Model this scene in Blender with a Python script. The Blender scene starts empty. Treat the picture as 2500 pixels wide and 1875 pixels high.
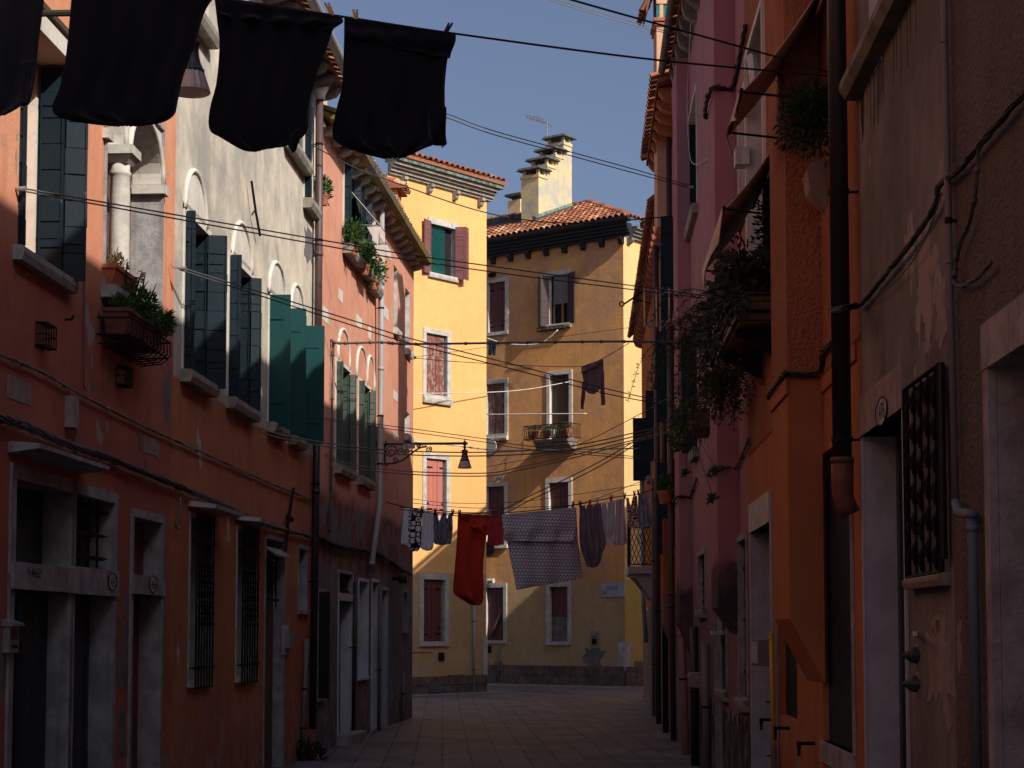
import bpy, bmesh, math, random
from mathutils import Vector, Matrix
from math import sin, cos, tan, pi, radians, sqrt
random.seed(7)
R = random.Random(11)
SC = bpy.context.scene
COL = SC.collection

# ------------------------------------------------------------------ camera
F, CX, HOR, CAMZ = 4400.0, 1250.0, 1540.0, 1.65
PITCH = radians(4.0)
AXY = HOR - F * tan(PITCH)
cam = bpy.data.cameras.new('camera')
camo = bpy.data.objects.new('camera', cam); COL.objects.link(camo)
cam.sensor_width = 36.0
cam.lens = 36.0 * F / 2500.0
cam.shift_y = (AXY - 937.5) / 2500.0
cam.clip_start = 0.1; cam.clip_end = 2000
camo.location = (0, 0, CAMZ)
camo.rotation_euler = (pi / 2 + PITCH, 0, 0)
SC.camera = camo

def ray(px, py):
    xc = (px - CX) / F; yc = (AXY - py) / F
    return Vector((xc, cos(PITCH) - yc * sin(PITCH), sin(PITCH) + yc * cos(PITCH)))
def pt(px, py, y):
    r = ray(px, py); t = y / r.y
    return Vector((r.x * t, y, CAMZ + r.z * t))

# ------------------------------------------------------------------ walls as measuring planes
class Wall:
    def __init__(s, x0, y0, dx, dy, nx, ny):
        l = math.hypot(dx, dy)
        s.O = Vector((x0, y0, 0)); s.D = Vector((dx / l, dy / l, 0))
        n = Vector((-s.D.y, s.D.x, 0))
        if n.x * nx + n.y * ny < 0: n = -n
        s.N = n
    def P(s, u, z, d=0.0):
        v = s.O + s.D * u + s.N * d
        return Vector((v.x, v.y, z))
    def hit(s, px, py, d=0.0):
        r = ray(px, py)
        den = r.x * s.N.x + r.y * s.N.y
        o = s.O + s.N * d
        t = (o.x * s.N.x + o.y * s.N.y) / den
        p = r * t
        return ((p.x - s.O.x) * s.D.x + (p.y - s.O.y) * s.D.y, CAMZ + p.z)
    def u(s, px, py=1000, d=0.0): return s.hit(px, py, d)[0]
    def z(s, px, py, d=0.0): return s.hit(px, py, d)[1]
    def at(s, px, py, d=0.0):
        h = s.hit(px, py, d); return s.P(h[0], h[1], d)
    def uy(s, y): return (y - s.O.y) / s.D.y
    def rect(s, x0, x1, yt, yb, d=0.0, ref=0):
        """pixel columns x0,x1; rows top/bottom measured at column x0 (ref=0) or x1 (ref=1)"""
        a, b = s.u(x0, (yt + yb) / 2, d), s.u(x1, (yt + yb) / 2, d)
        xr = x1 if ref else x0
        zt, zb = s.z(xr, yt, d), s.z(xr, yb, d)
        return (min(a, b), max(a, b), min(zt, zb), max(zt, zb))

WL = Wall(-3.95, 0, .0523, 1, 1, 0)
WL3 = Wall(-2.661, 24.64, .0755, 1, 1, 0)
WA = Wall(-.702, 49.05, .648, .761, 1, -1)
WB = Wall(3.362, 53.8, -.794, .608, -1, -1)
WS = Wall(3.362, 53.8, .608, .794, 1, -1)
WR = Wall(1.416, 0, .04, 1, -1, 0)

# ------------------------------------------------------------------ mesh builder
ORI = {}
def lerp2(a, b, t): return (a[0] + (b[0] - a[0]) * t, a[1] + (b[1] - a[1]) * t)
class MB:
    def __init__(s):
        s.v = []; s.f = []; s.c = []; s.uv = None
    def add(s, vs, fs, c=None):
        n = len(s.v); s.v.extend(Vector(p) for p in vs)
        for f in fs:
            s.f.append([i + n for i in f]); s.c.append(R.random() if c is None else c)
        return s
    def quad(s, a, b, c, d): return s.add([a, b, c, d], [(0, 1, 2, 3)])
    def hexa(s, p, c=None):
        return s.add(p, [(0, 3, 2, 1), (4, 5, 6, 7), (0, 1, 5, 4), (1, 2, 6, 5), (2, 3, 7, 6), (3, 0, 4, 7)], R.random() if c is None else c)
    def wbox(s, W, u0, u1, z0, z1, d0, d1, c=None):
        return s.hexa([W.P(u0, z0, d0), W.P(u1, z0, d0), W.P(u1, z0, d1), W.P(u0, z0, d1),
                       W.P(u0, z1, d0), W.P(u1, z1, d0), W.P(u1, z1, d1), W.P(u0, z1, d1)], c)
    def box(s, x0, x1, y0, y1, z0, z1, c=None):
        return s.hexa([(x0, y0, z0), (x1, y0, z0), (x1, y1, z0), (x0, y1, z0),
                       (x0, y0, z1), (x1, y0, z1), (x1, y1, z1), (x0, y1, z1)], c)
    def pbox(s, W, a, b, t, z0, z1, c=None):
        """upright panel between plan points a=(u,d) and b=(u,d) of wall W, thickness t"""
        du, dd = b[0] - a[0], b[1] - a[1]; l = math.hypot(du, dd) or 1
        nu, nd = -dd / l * t / 2, du / l * t / 2
        q = [(a[0] + nu, a[1] + nd), (b[0] + nu, b[1] + nd), (b[0] - nu, b[1] - nd), (a[0] - nu, a[1] - nd)]
        return s.hexa([W.P(u, z0, d) for u, d in q] + [W.P(u, z1, d) for u, d in q], c)
    def planks(s, W, a, b, t, z0, z1, n=6, core=True):
        """panel of n horizontal boards with open joints on a thinner core"""
        if core: s.pbox(W, a, b, t * .5, z0 + .004, z1 - .004)
        h = (z1 - z0) / n
        for i in range(n):
            e = R.uniform(0, .012); j = R.uniform(-.005, .005); g0 = .007 if n > 1 else 0
            s.pbox(W, (a[0] + j, a[1] + j), (b[0] + j, b[1] + j), t - e, z0 + i * h + (g0 if i else 0), z0 + (i + 1) * h - (g0 if i < n - 1 else 0))
        if n > 1:
            l = math.hypot(b[0] - a[0], b[1] - a[1]) or 1
            for f in (.06, .94):
                c0 = (lerp2(a, b, max(0, f - .03)), lerp2(a, b, min(1, f + .03))); s.pbox(W, c0[0], c0[1], t + .012, z0 + .01, z1 - .01)
        return s
    def vplanks(s, W, u0, u1, z0, z1, d0, d1, n=4):
        w = (u1 - u0) / n
        s.wbox(W, u0, u1, z0 + .002, z1 - .002, d0, d0 + (d1 - d0) * .6)
        for i in range(n):
            s.wbox(W, u0 + i * w + .004, u0 + (i + 1) * w - .004, z0, z1, d0 + .001, d1)
        return s
    def prism(s, W, poly, d0, d1):
        n = len(poly)
        vs = [W.P(u, z, d0) for u, z in poly] + [W.P(u, z, d1) for u, z in poly]
        fs = [tuple(range(n)), tuple(range(2 * n - 1, n - 1, -1))] + [(i, (i + 1) % n, (i + 1) % n + n, i + n) for i in range(n)]
        return s.add(vs, fs, R.random())
    def tube(s, pts, r, n=6, caps=True):
        pts = [Vector(p) for p in pts]; m = len(pts)
        if m < 2: return s
        rs = r if isinstance(r, (list, tuple)) else [r] * m
        T = []
        for i in range(m):
            t = pts[min(i + 1, m - 1)] - pts[max(i - 1, 0)]
            T.append(t.normalized() if t.length > 1e-9 else Vector((0, 0, 1)))
        up = Vector((0, 0, 1)) if abs(T[0].z) < .9 else Vector((1, 0, 0))
        nrm = T[0].cross(up).normalized()
        vs = []
        for i in range(m):
            nrm = (nrm - T[i] * nrm.dot(T[i]))
            nrm = nrm.normalized() if nrm.length > 1e-9 else T[i].orthogonal().normalized()
            bn = T[i].cross(nrm)
            for k in range(n):
                a = 2 * pi * k / n
                vs.append(pts[i] + (nrm * cos(a) + bn * sin(a)) * rs[i])
        fs = [(i * n + k, i * n + (k + 1) % n, (i + 1) * n + (k + 1) % n, (i + 1) * n + k) for i in range(m - 1) for k in range(n)]
        if caps: fs += [tuple(range(n - 1, -1, -1)), tuple(range((m - 1) * n, m * n))]
        return s.add(vs, fs, R.random())
    def lathe(s, c, prof, n=16):
        c = Vector(c); vs = []
        for r, z in prof:
            for k in range(n):
                a = 2 * pi * k / n; vs.append(c + Vector((r * cos(a), r * sin(a), z)))
        m = len(prof)
        fs = [(i * n + k, i * n + (k + 1) % n, (i + 1) * n + (k + 1) % n, (i + 1) * n + k) for i in range(m - 1) for k in range(n)]
        fs += [tuple(range(n - 1, -1, -1)), tuple(range((m - 1) * n, m * n))]
        return s.add(vs, fs, R.random())
    def leaf(s, p, d, w, l, up=None):
        d = d.normalized(); sd = d.cross(up or Vector((R.uniform(-1, 1), R.uniform(-1, 1), R.uniform(-1, 1))))
        if sd.length < 1e-5: sd = d.orthogonal()
        sd.normalize(); nn = sd.cross(d) * l * .12
        return s.add([p, p + d * l * .5 + sd * w * .5 + nn, p + d * l, p + d * l * .5 - sd * w * .5 + nn], [(0, 1, 2, 3)])
    def build(s, name, mat, parent=None, smooth=False, recalc=True):
        me = bpy.data.meshes.new(name)
        if parent is not None: o = ORI[parent.name]
        else:
            xs = [p.x for p in s.v]; ys = [p.y for p in s.v]; zs = [p.z for p in s.v]
            o = Vector(((min(xs) + max(xs)) / 2, (min(ys) + max(ys)) / 2, min(zs)))
        me.from_pydata([tuple(p - o) for p in s.v], [], s.f)
        at = me.attributes.new('rnd', 'FLOAT', 'FACE')
        at.data.foreach_set('value', s.c)
        if s.uv:
            ul = me.uv_layers.new(name='UVMap')
            for l in me.loops: ul.data[l.index].uv = s.uv[l.vertex_index]
        if recalc:
            bm = bmesh.new(); bm.from_mesh(me); bmesh.ops.recalc_face_normals(bm, faces=bm.faces); bm.to_mesh(me); bm.free()
        if smooth:
            me.polygons.foreach_set('use_smooth', [True] * len(me.polygons))
        me.materials.append(mat)
        ob = bpy.data.objects.new(name, me); COL.objects.link(ob)
        if parent is not None: ob.parent = parent
        else: ob.location = o
        ORI[ob.name] = o
        return ob

def tag(o, label=None, cat=None, group=None, kind=None):
    if label: o['label'] = label
    if cat: o['category'] = cat
    if group: o['group'] = group
    if kind: o['kind'] = kind
    return o
def thing(name, label, cat, loc, group=None):
    e = bpy.data.objects.new(name, None); COL.objects.link(e)
    e.empty_display_size = .2; e.location = Vector(loc); ORI[e.name] = Vector(loc)
    return tag(e, label, cat, group)

def smooth_path(pts, n=8):
    pts = [Vector(p) for p in pts]
    if len(pts) < 3:
        return [pts[0].lerp(pts[-1], i / n) for i in range(n + 1)]
    out = []
    P = [2 * pts[0] - pts[1]] + pts + [2 * pts[-1] - pts[-2]]
    for i in range(1, len(P) - 2):
        a, b, c, d = P[i - 1], P[i], P[i + 1], P[i + 2]
        for k in range(n):
            t = k / n
            out.append(.5 * ((2 * b) + (c - a) * t + (2 * a - 5 * b + 4 * c - d) * t * t + (3 * b - a - 3 * c + d) * t ** 3))
    out.append(pts[-1])
    return out

# ------------------------------------------------------------------ materials
class G:
    def __init__(s, name):
        s.m = bpy.data.materials.new(name); s.m.use_nodes = True
        s.t = s.m.node_tree; s.t.nodes.clear()
        s.o = s.t.nodes.new('ShaderNodeOutputMaterial'); s.b = s.t.nodes.new('ShaderNodeBsdfPrincipled')
        s.t.links.new(s.b.outputs[0], s.o.inputs[0])
        s._pos = None
    def n(s, t): return s.t.nodes.new('ShaderNode' + t)
    def put(s, sock, v):
        if v is None: return
        if hasattr(v, 'is_linked'): s.t.links.new(v, sock)
        else:
            if isinstance(v, (tuple, list)) and len(v) == 3 and sock.type == 'RGBA': v = (*v, 1)
            sock.default_value = v
    def pos(s):
        if not s._pos: s._pos = s.n('NewGeometry').outputs['Position']
        return s._pos
    def uv(s): return s.n('TexCoord').outputs['UV']
    def mapv(s, v, sc, rot=(0, 0, 0)):
        m = s.n('Mapping'); s.put(m.inputs['Vector'], v); m.inputs['Scale'].default_value = sc; m.inputs['Rotation'].default_value = rot
        return m.outputs[0]
    def noise(s, scale, detail=4, rough=.55, vec=None):
        k = s.n('TexNoise'); s.put(k.inputs['Vector'], vec or s.pos()); k.inputs['Scale'].default_value = scale
        k.inputs['Detail'].default_value = detail; k.inputs['Roughness'].default_value = rough
        return k.outputs['Fac']
    def ramp(s, f, a, b, smooth=True):
        k = s.n('MapRange'); k.interpolation_type = 'SMOOTHSTEP' if smooth else 'LINEAR'
        s.put(k.inputs['Value'], f); k.inputs['From Min'].default_value = a; k.inputs['From Max'].default_value = b
        return k.outputs[0]
    def mix(s, f, a, b, mode='MIX'):
        k = s.n('Mix'); k.data_type = 'RGBA'; k.blend_type = mode
        s.put(k.inputs[0], f); s.put(k.inputs[6], a); s.put(k.inputs[7], b)
        return k.outputs[2]
    def math(s, op, a, b=None, c=None):
        k = s.n('Math'); k.operation = op; s.put(k.inputs[0], a); s.put(k.inputs[1], b); s.put(k.inputs[2], c)
        return k.outputs[0]
    def vm(s, op, a, b=None, out=0):
        k = s.n('VectorMath'); k.operation = op; s.put(k.inputs[0], a); s.put(k.inputs[1], b)
        return k.outputs[out]
    def sep(s, v):
        k = s.n('SeparateXYZ'); s.put(k.inputs[0], v); return k.outputs
    def rnd(s):
        k = s.n('Attribute'); k.attribute_name = 'rnd'; return k.outputs['Fac']
    def bump(s, h, strength=.3, dist=.02):
        k = s.n('Bump'); s.put(k.inputs['Height'], h); k.inputs['Strength'].default_value = strength; k.inputs['Distance'].default_value = dist
        s.t.links.new(k.outputs[0], s.b.inputs['Normal'])
    def fin(s, col, rough=.85, metal=0, spec=.3):
        s.put(s.b.inputs['Base Color'], col); s.put(s.b.inputs['Roughness'], rough)
        s.b.inputs['Metallic'].default_value = metal; s.b.inputs['Specular IOR Level'].default_value = spec
        return s.m

def dk(c, k): return tuple(x * k for x in c)

def plaster(name, a, b, low=None, zb=0, zamp=1.0, zsoft=.12, peel=None, pth=.66, pamt=1, streak=.5, bump=.35, grain=90, gstr=.35, mid=None, zmid=0, smooth_low=False):
    """weathered lime plaster: patches a/b, optional lower band, peeled patches down to render"""
    g = G(name)
    big = g.noise(.55, 5, .6); med = g.noise(2.6, 6, .65); fine = g.noise(grain, 2, .6)
    st = g.noise(1.0, 4, .6, g.mapv(g.pos(), (5, 5, .28)))
    mixv = g.math('ADD', g.math('MULTIPLY', big, .55), g.math('MULTIPLY', med, .45))
    col = g.mix(g.ramp(mixv, .36, .62), a, b)
    z = g.sep(g.pos())[2]
    zz = g.math('ADD', z, g.math('MULTIPLY', g.math('SUBTRACT', g.noise(1.7, 6, .65), .5), zamp))
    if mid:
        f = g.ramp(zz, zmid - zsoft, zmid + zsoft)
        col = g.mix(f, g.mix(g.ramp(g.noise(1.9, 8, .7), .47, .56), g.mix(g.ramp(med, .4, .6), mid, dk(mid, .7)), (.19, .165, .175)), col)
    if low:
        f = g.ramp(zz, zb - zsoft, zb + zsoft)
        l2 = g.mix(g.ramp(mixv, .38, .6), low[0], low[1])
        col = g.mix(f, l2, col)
    if peel:
        pn = g.noise(1.35, 9, .62, g.mapv(g.pos(), (1, 1, .6)))
        pf = g.ramp(pn, pth, pth + .012)
        pf = g.math('MULTIPLY', pf, pamt)
        col = g.mix(pf, col, g.mix(med, dk(peel, .7), peel))
    else: pf = None
    col = g.mix(g.math('MULTIPLY', g.ramp(st, .5, .78), streak), col, dk(a, .45))
    # grime rising from the ground and small pits
    gr = g.ramp(g.math('ADD', z, g.math('MULTIPLY', big, 1.2)), 1.3, .2)
    col = g.mix(g.math('MULTIPLY', gr, .45), col, (.05, .045, .045))
    salt = g.math('MULTIPLY', g.ramp(g.math('ADD', z, g.math('MULTIPLY', med, 1.6)), 2.3, 1.0), g.ramp(g.noise(3.1, 7, .7), .47, .62))
    col = g.mix(g.math('MULTIPLY', salt, .5), col, (.38, .36, .355))
    pit = g.noise(14, 3, .5)
    col = g.mix(g.math('MULTIPLY', g.ramp(pit, .68, .74), .5), col, dk(a, .35))
    h = g.math('ADD', g.math('MULTIPLY', fine, gstr), g.math('MULTIPLY', med, .8))
    h = g.math('ADD', h, g.math('MULTIPLY', pit, .25))
    if smooth_low: h = g.math('MULTIPLY', h, g.math('ADD', g.math('MULTIPLY', f, .88), .12))
    if pf: h = g.math('SUBTRACT', h, g.math('MULTIPLY', pf, .5))
    g.bump(h, bump, .03)
    return g.fin(col, .92, 0, .15)

def stone(name, a, b, rough=.85, scale=6, bump=.3):
    g = G(name)
    n1 = g.noise(scale, 7, .65); n2 = g.noise(scale * 9, 4, .6); st = g.noise(1, 4, .6, g.mapv(g.pos(), (9, 9, .6)))
    col = g.mix(g.ramp(n1, .36, .64), a, b)
    col = g.mix(g.math('MULTIPLY', g.ramp(st, .55, .75), .55), col, dk(a, .35))
    col = g.mix(g.math('MULTIPLY', g.ramp(n2, .62, .72), .4), col, dk(a, .5))
    g.bump(g.math('ADD', n1, g.math('MULTIPLY', n2, .5)), bump, .02)
    return g.fin(col, rough, 0, .25)

def paint(name, a, wear=None, wth=.63, rough=.5, grain=True, var=.35, metal=0, spec=.4):
    """painted wood or metal with per-board variation, scuffs and worn spots"""
    g = G(name)
    n1 = g.noise(9, 6, .65); n2 = g.noise(1, 6, .6, g.mapv(g.pos(), (30, 30, 2.5) if grain else (20, 20, 20)))
    col = g.mix(g.math('MULTIPLY', g.rnd(), var), a, dk(a, .45))
    col = g.mix(g.math('MULTIPLY', n1, var), col, dk(a, 1.5))
    if wear: col = g.mix(g.ramp(g.math('ADD', g.math('MULTIPLY', n1, .5), g.math('MULTIPLY', n2, .5)), wth - .03, wth + .02), col, wear)
    g.bump(g.math('ADD', n2, n1), .25, .006)
    return g.fin(col, g.math('ADD', rough - .12, g.math('MULTIPLY', n1, .3)), metal, spec)

def fabric(name, a, b=None, scale=220, fleck=0):
    g = G(name)
    w = g.noise(scale, 2, .5); n = g.noise(5, 4, .6)
    col = g.mix(g.ramp(n, .3, .7), a, b or dk(a, .75))
    g.bump(g.math('ADD', w, n), .25, .004)
    m = g.fin(col, .95, 0, .1)
    g.b.inputs['Sheen Weight'].default_value = .15
    return m

def leafmat(name, a, b, c=None):
    g = G(name)
    col = g.mix(g.rnd(), a, b)
    if c: col = g.mix(g.ramp(g.rnd(), .86, .93), col, c)
    m = g.fin(col, .55, 0, .3)
    # a little light through the blades
    tr = g.n('BsdfTranslucent'); g.put(tr.inputs[0], col)
    mx = g.n('MixShader'); mx.inputs[0].default_value = .22
    g.t.links.new(g.b.outputs[0], mx.inputs[1]); g.t.links.new(tr.outputs[0], mx.inputs[2]); g.t.links.new(mx.outputs[0], g.o.inputs[0])
    return m

def flat(name, a, rough=.6, metal=0, spec=.3):
    g = G(name); n = g.noise(12, 5, .6)
    return g.fin(g.mix(g.ramp(n, .35, .65), a, dk(a, .72)), rough, metal, spec)

M = {}
M['red_wall'] = plaster('red_plaster', (.71, .345, .225), (.62, .265, .165), low=((.45, .165, .11), (.34, .12, .088)), zb=4.35, zamp=.25, zsoft=.35, peel=(.38, .355, .345), pth=.635, streak=.45, grain=70)  # sunlight put into the colour: paler above the shade line, redder below
M['cream_wall'] = plaster('cream_plaster', (.68, .62, .515), (.345, .335, .32), low=((.51, .205, .105), (.40, .15, .082)), zb=3.98, zamp=.12, zsoft=.03, peel=(.62, .585, .52), pth=.65, streak=.42, gstr=.25)
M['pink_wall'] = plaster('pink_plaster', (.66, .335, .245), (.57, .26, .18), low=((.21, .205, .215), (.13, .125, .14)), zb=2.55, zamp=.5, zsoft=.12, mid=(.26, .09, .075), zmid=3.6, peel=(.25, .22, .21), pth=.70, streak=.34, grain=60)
M['yellow_wall'] = plaster('yellow_plaster', (.79, .465, .18), (.74, .405, .155), low=((.54, .39, .19), (.47, .33, .155)), zb=3.18, zamp=.0, zsoft=.015, streak=.14, bump=.16, gstr=.3)
M['ochre_wall'] = plaster('ochre_plaster', (.74, .375, .135), (.52, .285, .15), low=((.51, .375, .20), (.44, .315, .165)), zb=3.14, zamp=.0, zsoft=.015, streak=.3, bump=.9, gstr=.35)
M['ochre_side'] = plaster('ochre_side_plaster', (.76, .51, .23), (.70, .45, .20), low=((.62, .44, .14), (.55, .37, .11)), zb=3.17, zamp=.0, zsoft=.015, streak=.2, bump=.25)  # paler copy of the ochre, brightness of the sunlit flank put into the colour
M['grey_wall'] = plaster('grey_plaster', (.26, .242, .235), (.125, .116, .112), peel=(.40, .36, .335), pth=.625, streak=.75, gstr=.3)
M['dark_wall'] = plaster('dark_stucco', (.16, .135, .125), (.11, .093, .088), streak=.5, bump=.7, grain=45, gstr=1.0)
M['orange_wall'] = plaster('orange_stucco', (.37, .15, .08), (.29, .112, .062), low=((.43, .16, .068), (.36, .13, .058)), zb=3.15, zamp=.02, zsoft=.02, streak=.35, bump=.8, grain=42, gstr=1.1, smooth_low=True)
M['rose_wall'] = plaster('rose_plaster', (.42, .205, .23), (.36, .165, .19), low=((.25, .135, .145), (.16, .11, .125)), zb=2.0, zamp=1.1, zsoft=.35, streak=.4, bump=.25)
M['rose_breast'] = plaster('sooty_rose_plaster', (.42, .205, .23), (.36, .165, .19), low=((.16, .085, .09), (.045, .04, .045)), zb=2.25, zamp=.9, zsoft=.10, streak=.4, bump=.25)
M['rose_dark'] = plaster('tarred_plinth', (.05, .045, .05), (.035, .03, .035), peel=(.30, .26, .26), pth=.62, streak=.3)
M['rust_wall'] = plaster('rust_plaster', (.47, .15, .05), (.36, .10, .036), low=((.20, .15, .12), (.30, .12, .06)), zb=2.2, zamp=.8, zsoft=.1, peel=(.36, .22, .12), pth=.68, streak=.5)
M['chimney_yellow'] = plaster('chimney_plaster', (.72, .56, .24), (.40, .40, .38), streak=.35, bump=.4)
M['peach'] = plaster('peach_plaster', (.66, .42, .29), (.58, .35, .23), streak=.25, bump=.4)
M['stone'] = stone('istrian_stone', (.55, .53, .49), (.40, .385, .37))
M['greystone'] = stone('grey_stone', (.36, .355, .365), (.23, .225, .24), bump=.55)
M['bluestone'] = stone('pale_painted_jamb', (.42, .455, .51), (.33, .36, .41), bump=.4)
M['cornicestone'] = stone('grey_cornice_stone', (.36, .33, .285), (.22, .20, .18), bump=.5)
M['paleblue'] = stone('pale_chipped_jamb', (.60, .62, .66), (.46, .48, .52), scale=3, bump=.4)
M['darkstone'] = stone('weathered_cornice', (.22, .205, .19), (.12, .115, .11), bump=.5)
M['rubble'] = stone('plinth_rubble', (.20, .145, .105), (.085, .075, .07), scale=3.2, bump=.9)
M['white'] = stone('white_limewash', (.68, .65, .60), (.56, .54, .50), scale=3, bump=.2)
M['navy'] = paint('navy_shutter_paint', (.009, .020, .031), (.14, .13, .11), .645, spec=.2)
M['green'] = paint('green_shutter_paint', (.008, .055, .057), (.05, .09, .08), .66, spec=.2)
M['sage'] = paint('sage_shutter_paint', (.055, .08, .064), (.2, .17, .13), .67)
M['maroon'] = paint('maroon_shutter_paint', (.115, .032, .034), (.2, .11, .1), .68)
M['darkplum'] = paint('dark_plum_shutter_paint', (.055, .028, .033), None)
M['plum'] = paint('plum_shutter_paint', (.19, .075, .075), None)
M['salmon'] = paint('salmon_shutter_paint', (.46, .16, .13), (.3, .12, .1), .66)
M['oldred'] = paint('flaking_red_paint', (.20, .07, .055), (.32, .25, .21), .54)
M['black'] = paint('black_paint', (.016, .016, .018), None, rough=.55)
M['darkblue'] = paint('dark_blue_door_paint', (.020, .032, .046), None, rough=.45, var=.5)
M['brownwood'] = paint('old_brown_wood', (.085, .05, .03), (.16, .12, .09), .62)
M['pegwood'] = paint('clothes_peg_wood', (.66, .48, .27), None, rough=.7)
M['bluepeg'] = flat('blue_plastic', (.03, .05, .16), .4)
M['iron'] = paint('wrought_iron', (.010, .010, .012), (.06, .03, .02), .70, rough=.7, grain=False, spec=.15)
M['lampgreen'] = paint('lamp_green_enamel', (.02, .035, .032), None, rough=.45, grain=False)
M['brownpipe'] = paint('brown_drainpipe', (.085, .052, .05), None, rough=.45, grain=False, var=.15)
M['blackpipe'] = paint('black_drainpipe', (.022, .02, .024), None, rough=.4, grain=False, var=.15)
M['greypipe'] = paint('grey_drainpipe', (.33, .33, .33), None, rough=.5, grain=False, var=.15)
M['rosepipe'] = paint('rose_drainpipe', (.40, .19, .18), None, rough=.5, grain=False, var=.1)
M['dullpipe'] = paint('dull_grey_pipe', (.15, .14, .14), (.2, .12, .08), .68, rough=.6, grain=False)
M['bluepipe'] = paint('blue_grey_pipe', (.12, .15, .19), (.2, .12, .08), .7, rough=.6, grain=False)
M['yellowpipe'] = paint('yellow_gas_pipe', (.55, .33, .03), (.12, .06, .02), .67, rough=.45, grain=False, var=.1)
M['terra'] = flat('terracotta', (.42, .155, .085), .8)
M['plasticterra'] = flat('terracotta_plastic', (.17, .065, .048), .6)
M['glass'] = flat('dark_window', (.012, .014, .017), .12, 0, .6)
M['interior'] = flat('dark_interior', (.012, .011, .011), .9)
M['curtain'] = fabric('brown_red_curtain', (.11, .035, .024))
M['orangecurtain'] = fabric('orange_curtain', (.62, .17, .035))
M['blind'] = flat('grey_metal_blind', (.36, .38, .42), .5)
M['greenblind'] = flat('green_slat_blind', (.03, .22, .20), .5)
M['cable'] = flat('grey_cable', (.105, .105, .115), .65)
M['darkcable'] = flat('dark_cable', (.035, .034, .038), .65)
M['rope'] = fabric('weathered_rope', (.22, .19, .16), scale=400)
M['whiterope'] = fabric('white_rope', (.68, .66, .62), scale=400)
M['blackcloth'] = fabric('black_cotton', (.011, .0125, .020), (.007, .008, .014))
M['greyblack'] = fabric('charcoal_cotton', (.022, .024, .034), (.016, .018, .026))
M['redcloth'] = fabric('red_cotton', (.52, .045, .025), (.44, .034, .02))
M['redcloth2'] = fabric('crimson_cotton', (.56, .05, .055), (.47, .04, .045))
M['mauve'] = fabric('mauve_cotton', (.25, .19, .23), (.20, .155, .20))
M['maroonknit'] = fabric('maroon_knit', (.16, .075, .072), (.13, .06, .058))
M['pale'] = fabric('pale_grey_linen', (.72, .76, .84), (.60, .63, .71))
M['lilac'] = fabric('pale_lilac_linen', (.74, .71, .80), (.62, .60, .68))
M['denim'] = fabric('washed_denim', (.36, .42, .55), (.18, .22, .32))
M['bluecloth'] = fabric('dark_blue_cotton', (.035, .04, .085))
M['beigeawning'] = fabric('beige_awning_canvas', (.66, .54, .43), (.54, .43, .34))
M['whiteawning'] = fabric('white_awning_canvas', (.66, .60, .56), (.56, .50, .47))
M['leaf'] = leafmat('green_leaves', (.022, .075, .020), (.055, .135, .028))
M['darkleaf'] = leafmat('dark_leaves', (.016, .036, .012), (.036, .066, .020), (.05, .058, .02))
M['grassleaf'] = leafmat('blade_leaves', (.018, .07, .022), (.04, .11, .03))
M['sageleaf'] = leafmat('grey_green_leaves', (.028, .045, .036), (.058, .078, .062))
M['dryleaf'] = leafmat('dry_leaves', (.17, .10, .05), (.10, .07, .03), (.25, .17, .09))
M['twig'] = flat('brown_twig', (.05, .035, .025), .9)
M['metal'] = flat('grey_galvanised_metal', (.32, .33, .34), .45, .5)
M['black_ink'] = flat('black_paint_lettering', (.012, .012, .014), .8)
M['white_oval'] = flat('white_painted_oval', (.50, .49, .48), .85)
M['letter_white'] = flat('white_plate', (.48, .48, .47), .6)
M['camera_white'] = flat('white_plastic', (.6, .6, .6), .5)

def tilemat(name, moss=False, a=(.50, .175, .085), b=(.22, .095, .06)):
    g = G(name)
    n = g.noise(3.5, 6, .65); r = g.rnd()
    col = g.mix(g.ramp(g.math('ADD', g.math('MULTIPLY', r, .6), g.math('MULTIPLY', n, .4)), .25, .8), b, a)
    col = g.mix(g.ramp(r, .9, .95), col, (.55, .36, .24))
    sp = g.noise(22, 5, .65)
    col = g.mix(g.math('MULTIPLY', g.ramp(sp, .52, .66), .6), col, (.075, .06, .05))
    if moss:
        col = g.mix(g.ramp(g.noise(1.6, 5, .6), .45, .55), col, (.17, .145, .035))
    g.bump(sp, .3, .01)
    return g.fin(col, .88, 0, .2)
M['tiles'] = tilemat('clay_roof_tiles')
M['mosstiles'] = tilemat('mossy_roof_tiles', True)
M['lead'] = stone('lead_flashing', (.10, .115, .115), (.05, .055, .06), bump=.5)
def moss():
    g = G('mossy_gutter_stone')
    n = g.noise(5, 6, .7)
    col = g.mix(g.ramp(n, .4, .6), (.20, .19, .17), (.10, .095, .085))
    col = g.mix(g.ramp(g.noise(1.3, 5, .6), .46, .56), col, (.19, .17, .045))
    g.bump(n, .6, .03)
    return g.fin(col, .92)
M['moss'] = moss()
def copper():
    g = G('weathered_copper_gutter')
    n = g.noise(7, 6, .7)
    col = g.mix(g.ramp(n, .42, .6), (.07, .085, .085), (.16, .25, .21))
    col = g.mix(g.ramp(g.noise(11, 5, .6), .62, .67), col, (.42, .19, .11))
    g.bump(n, .3, .01)
    return g.fin(col, .7)
M['copper'] = copper()
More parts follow.
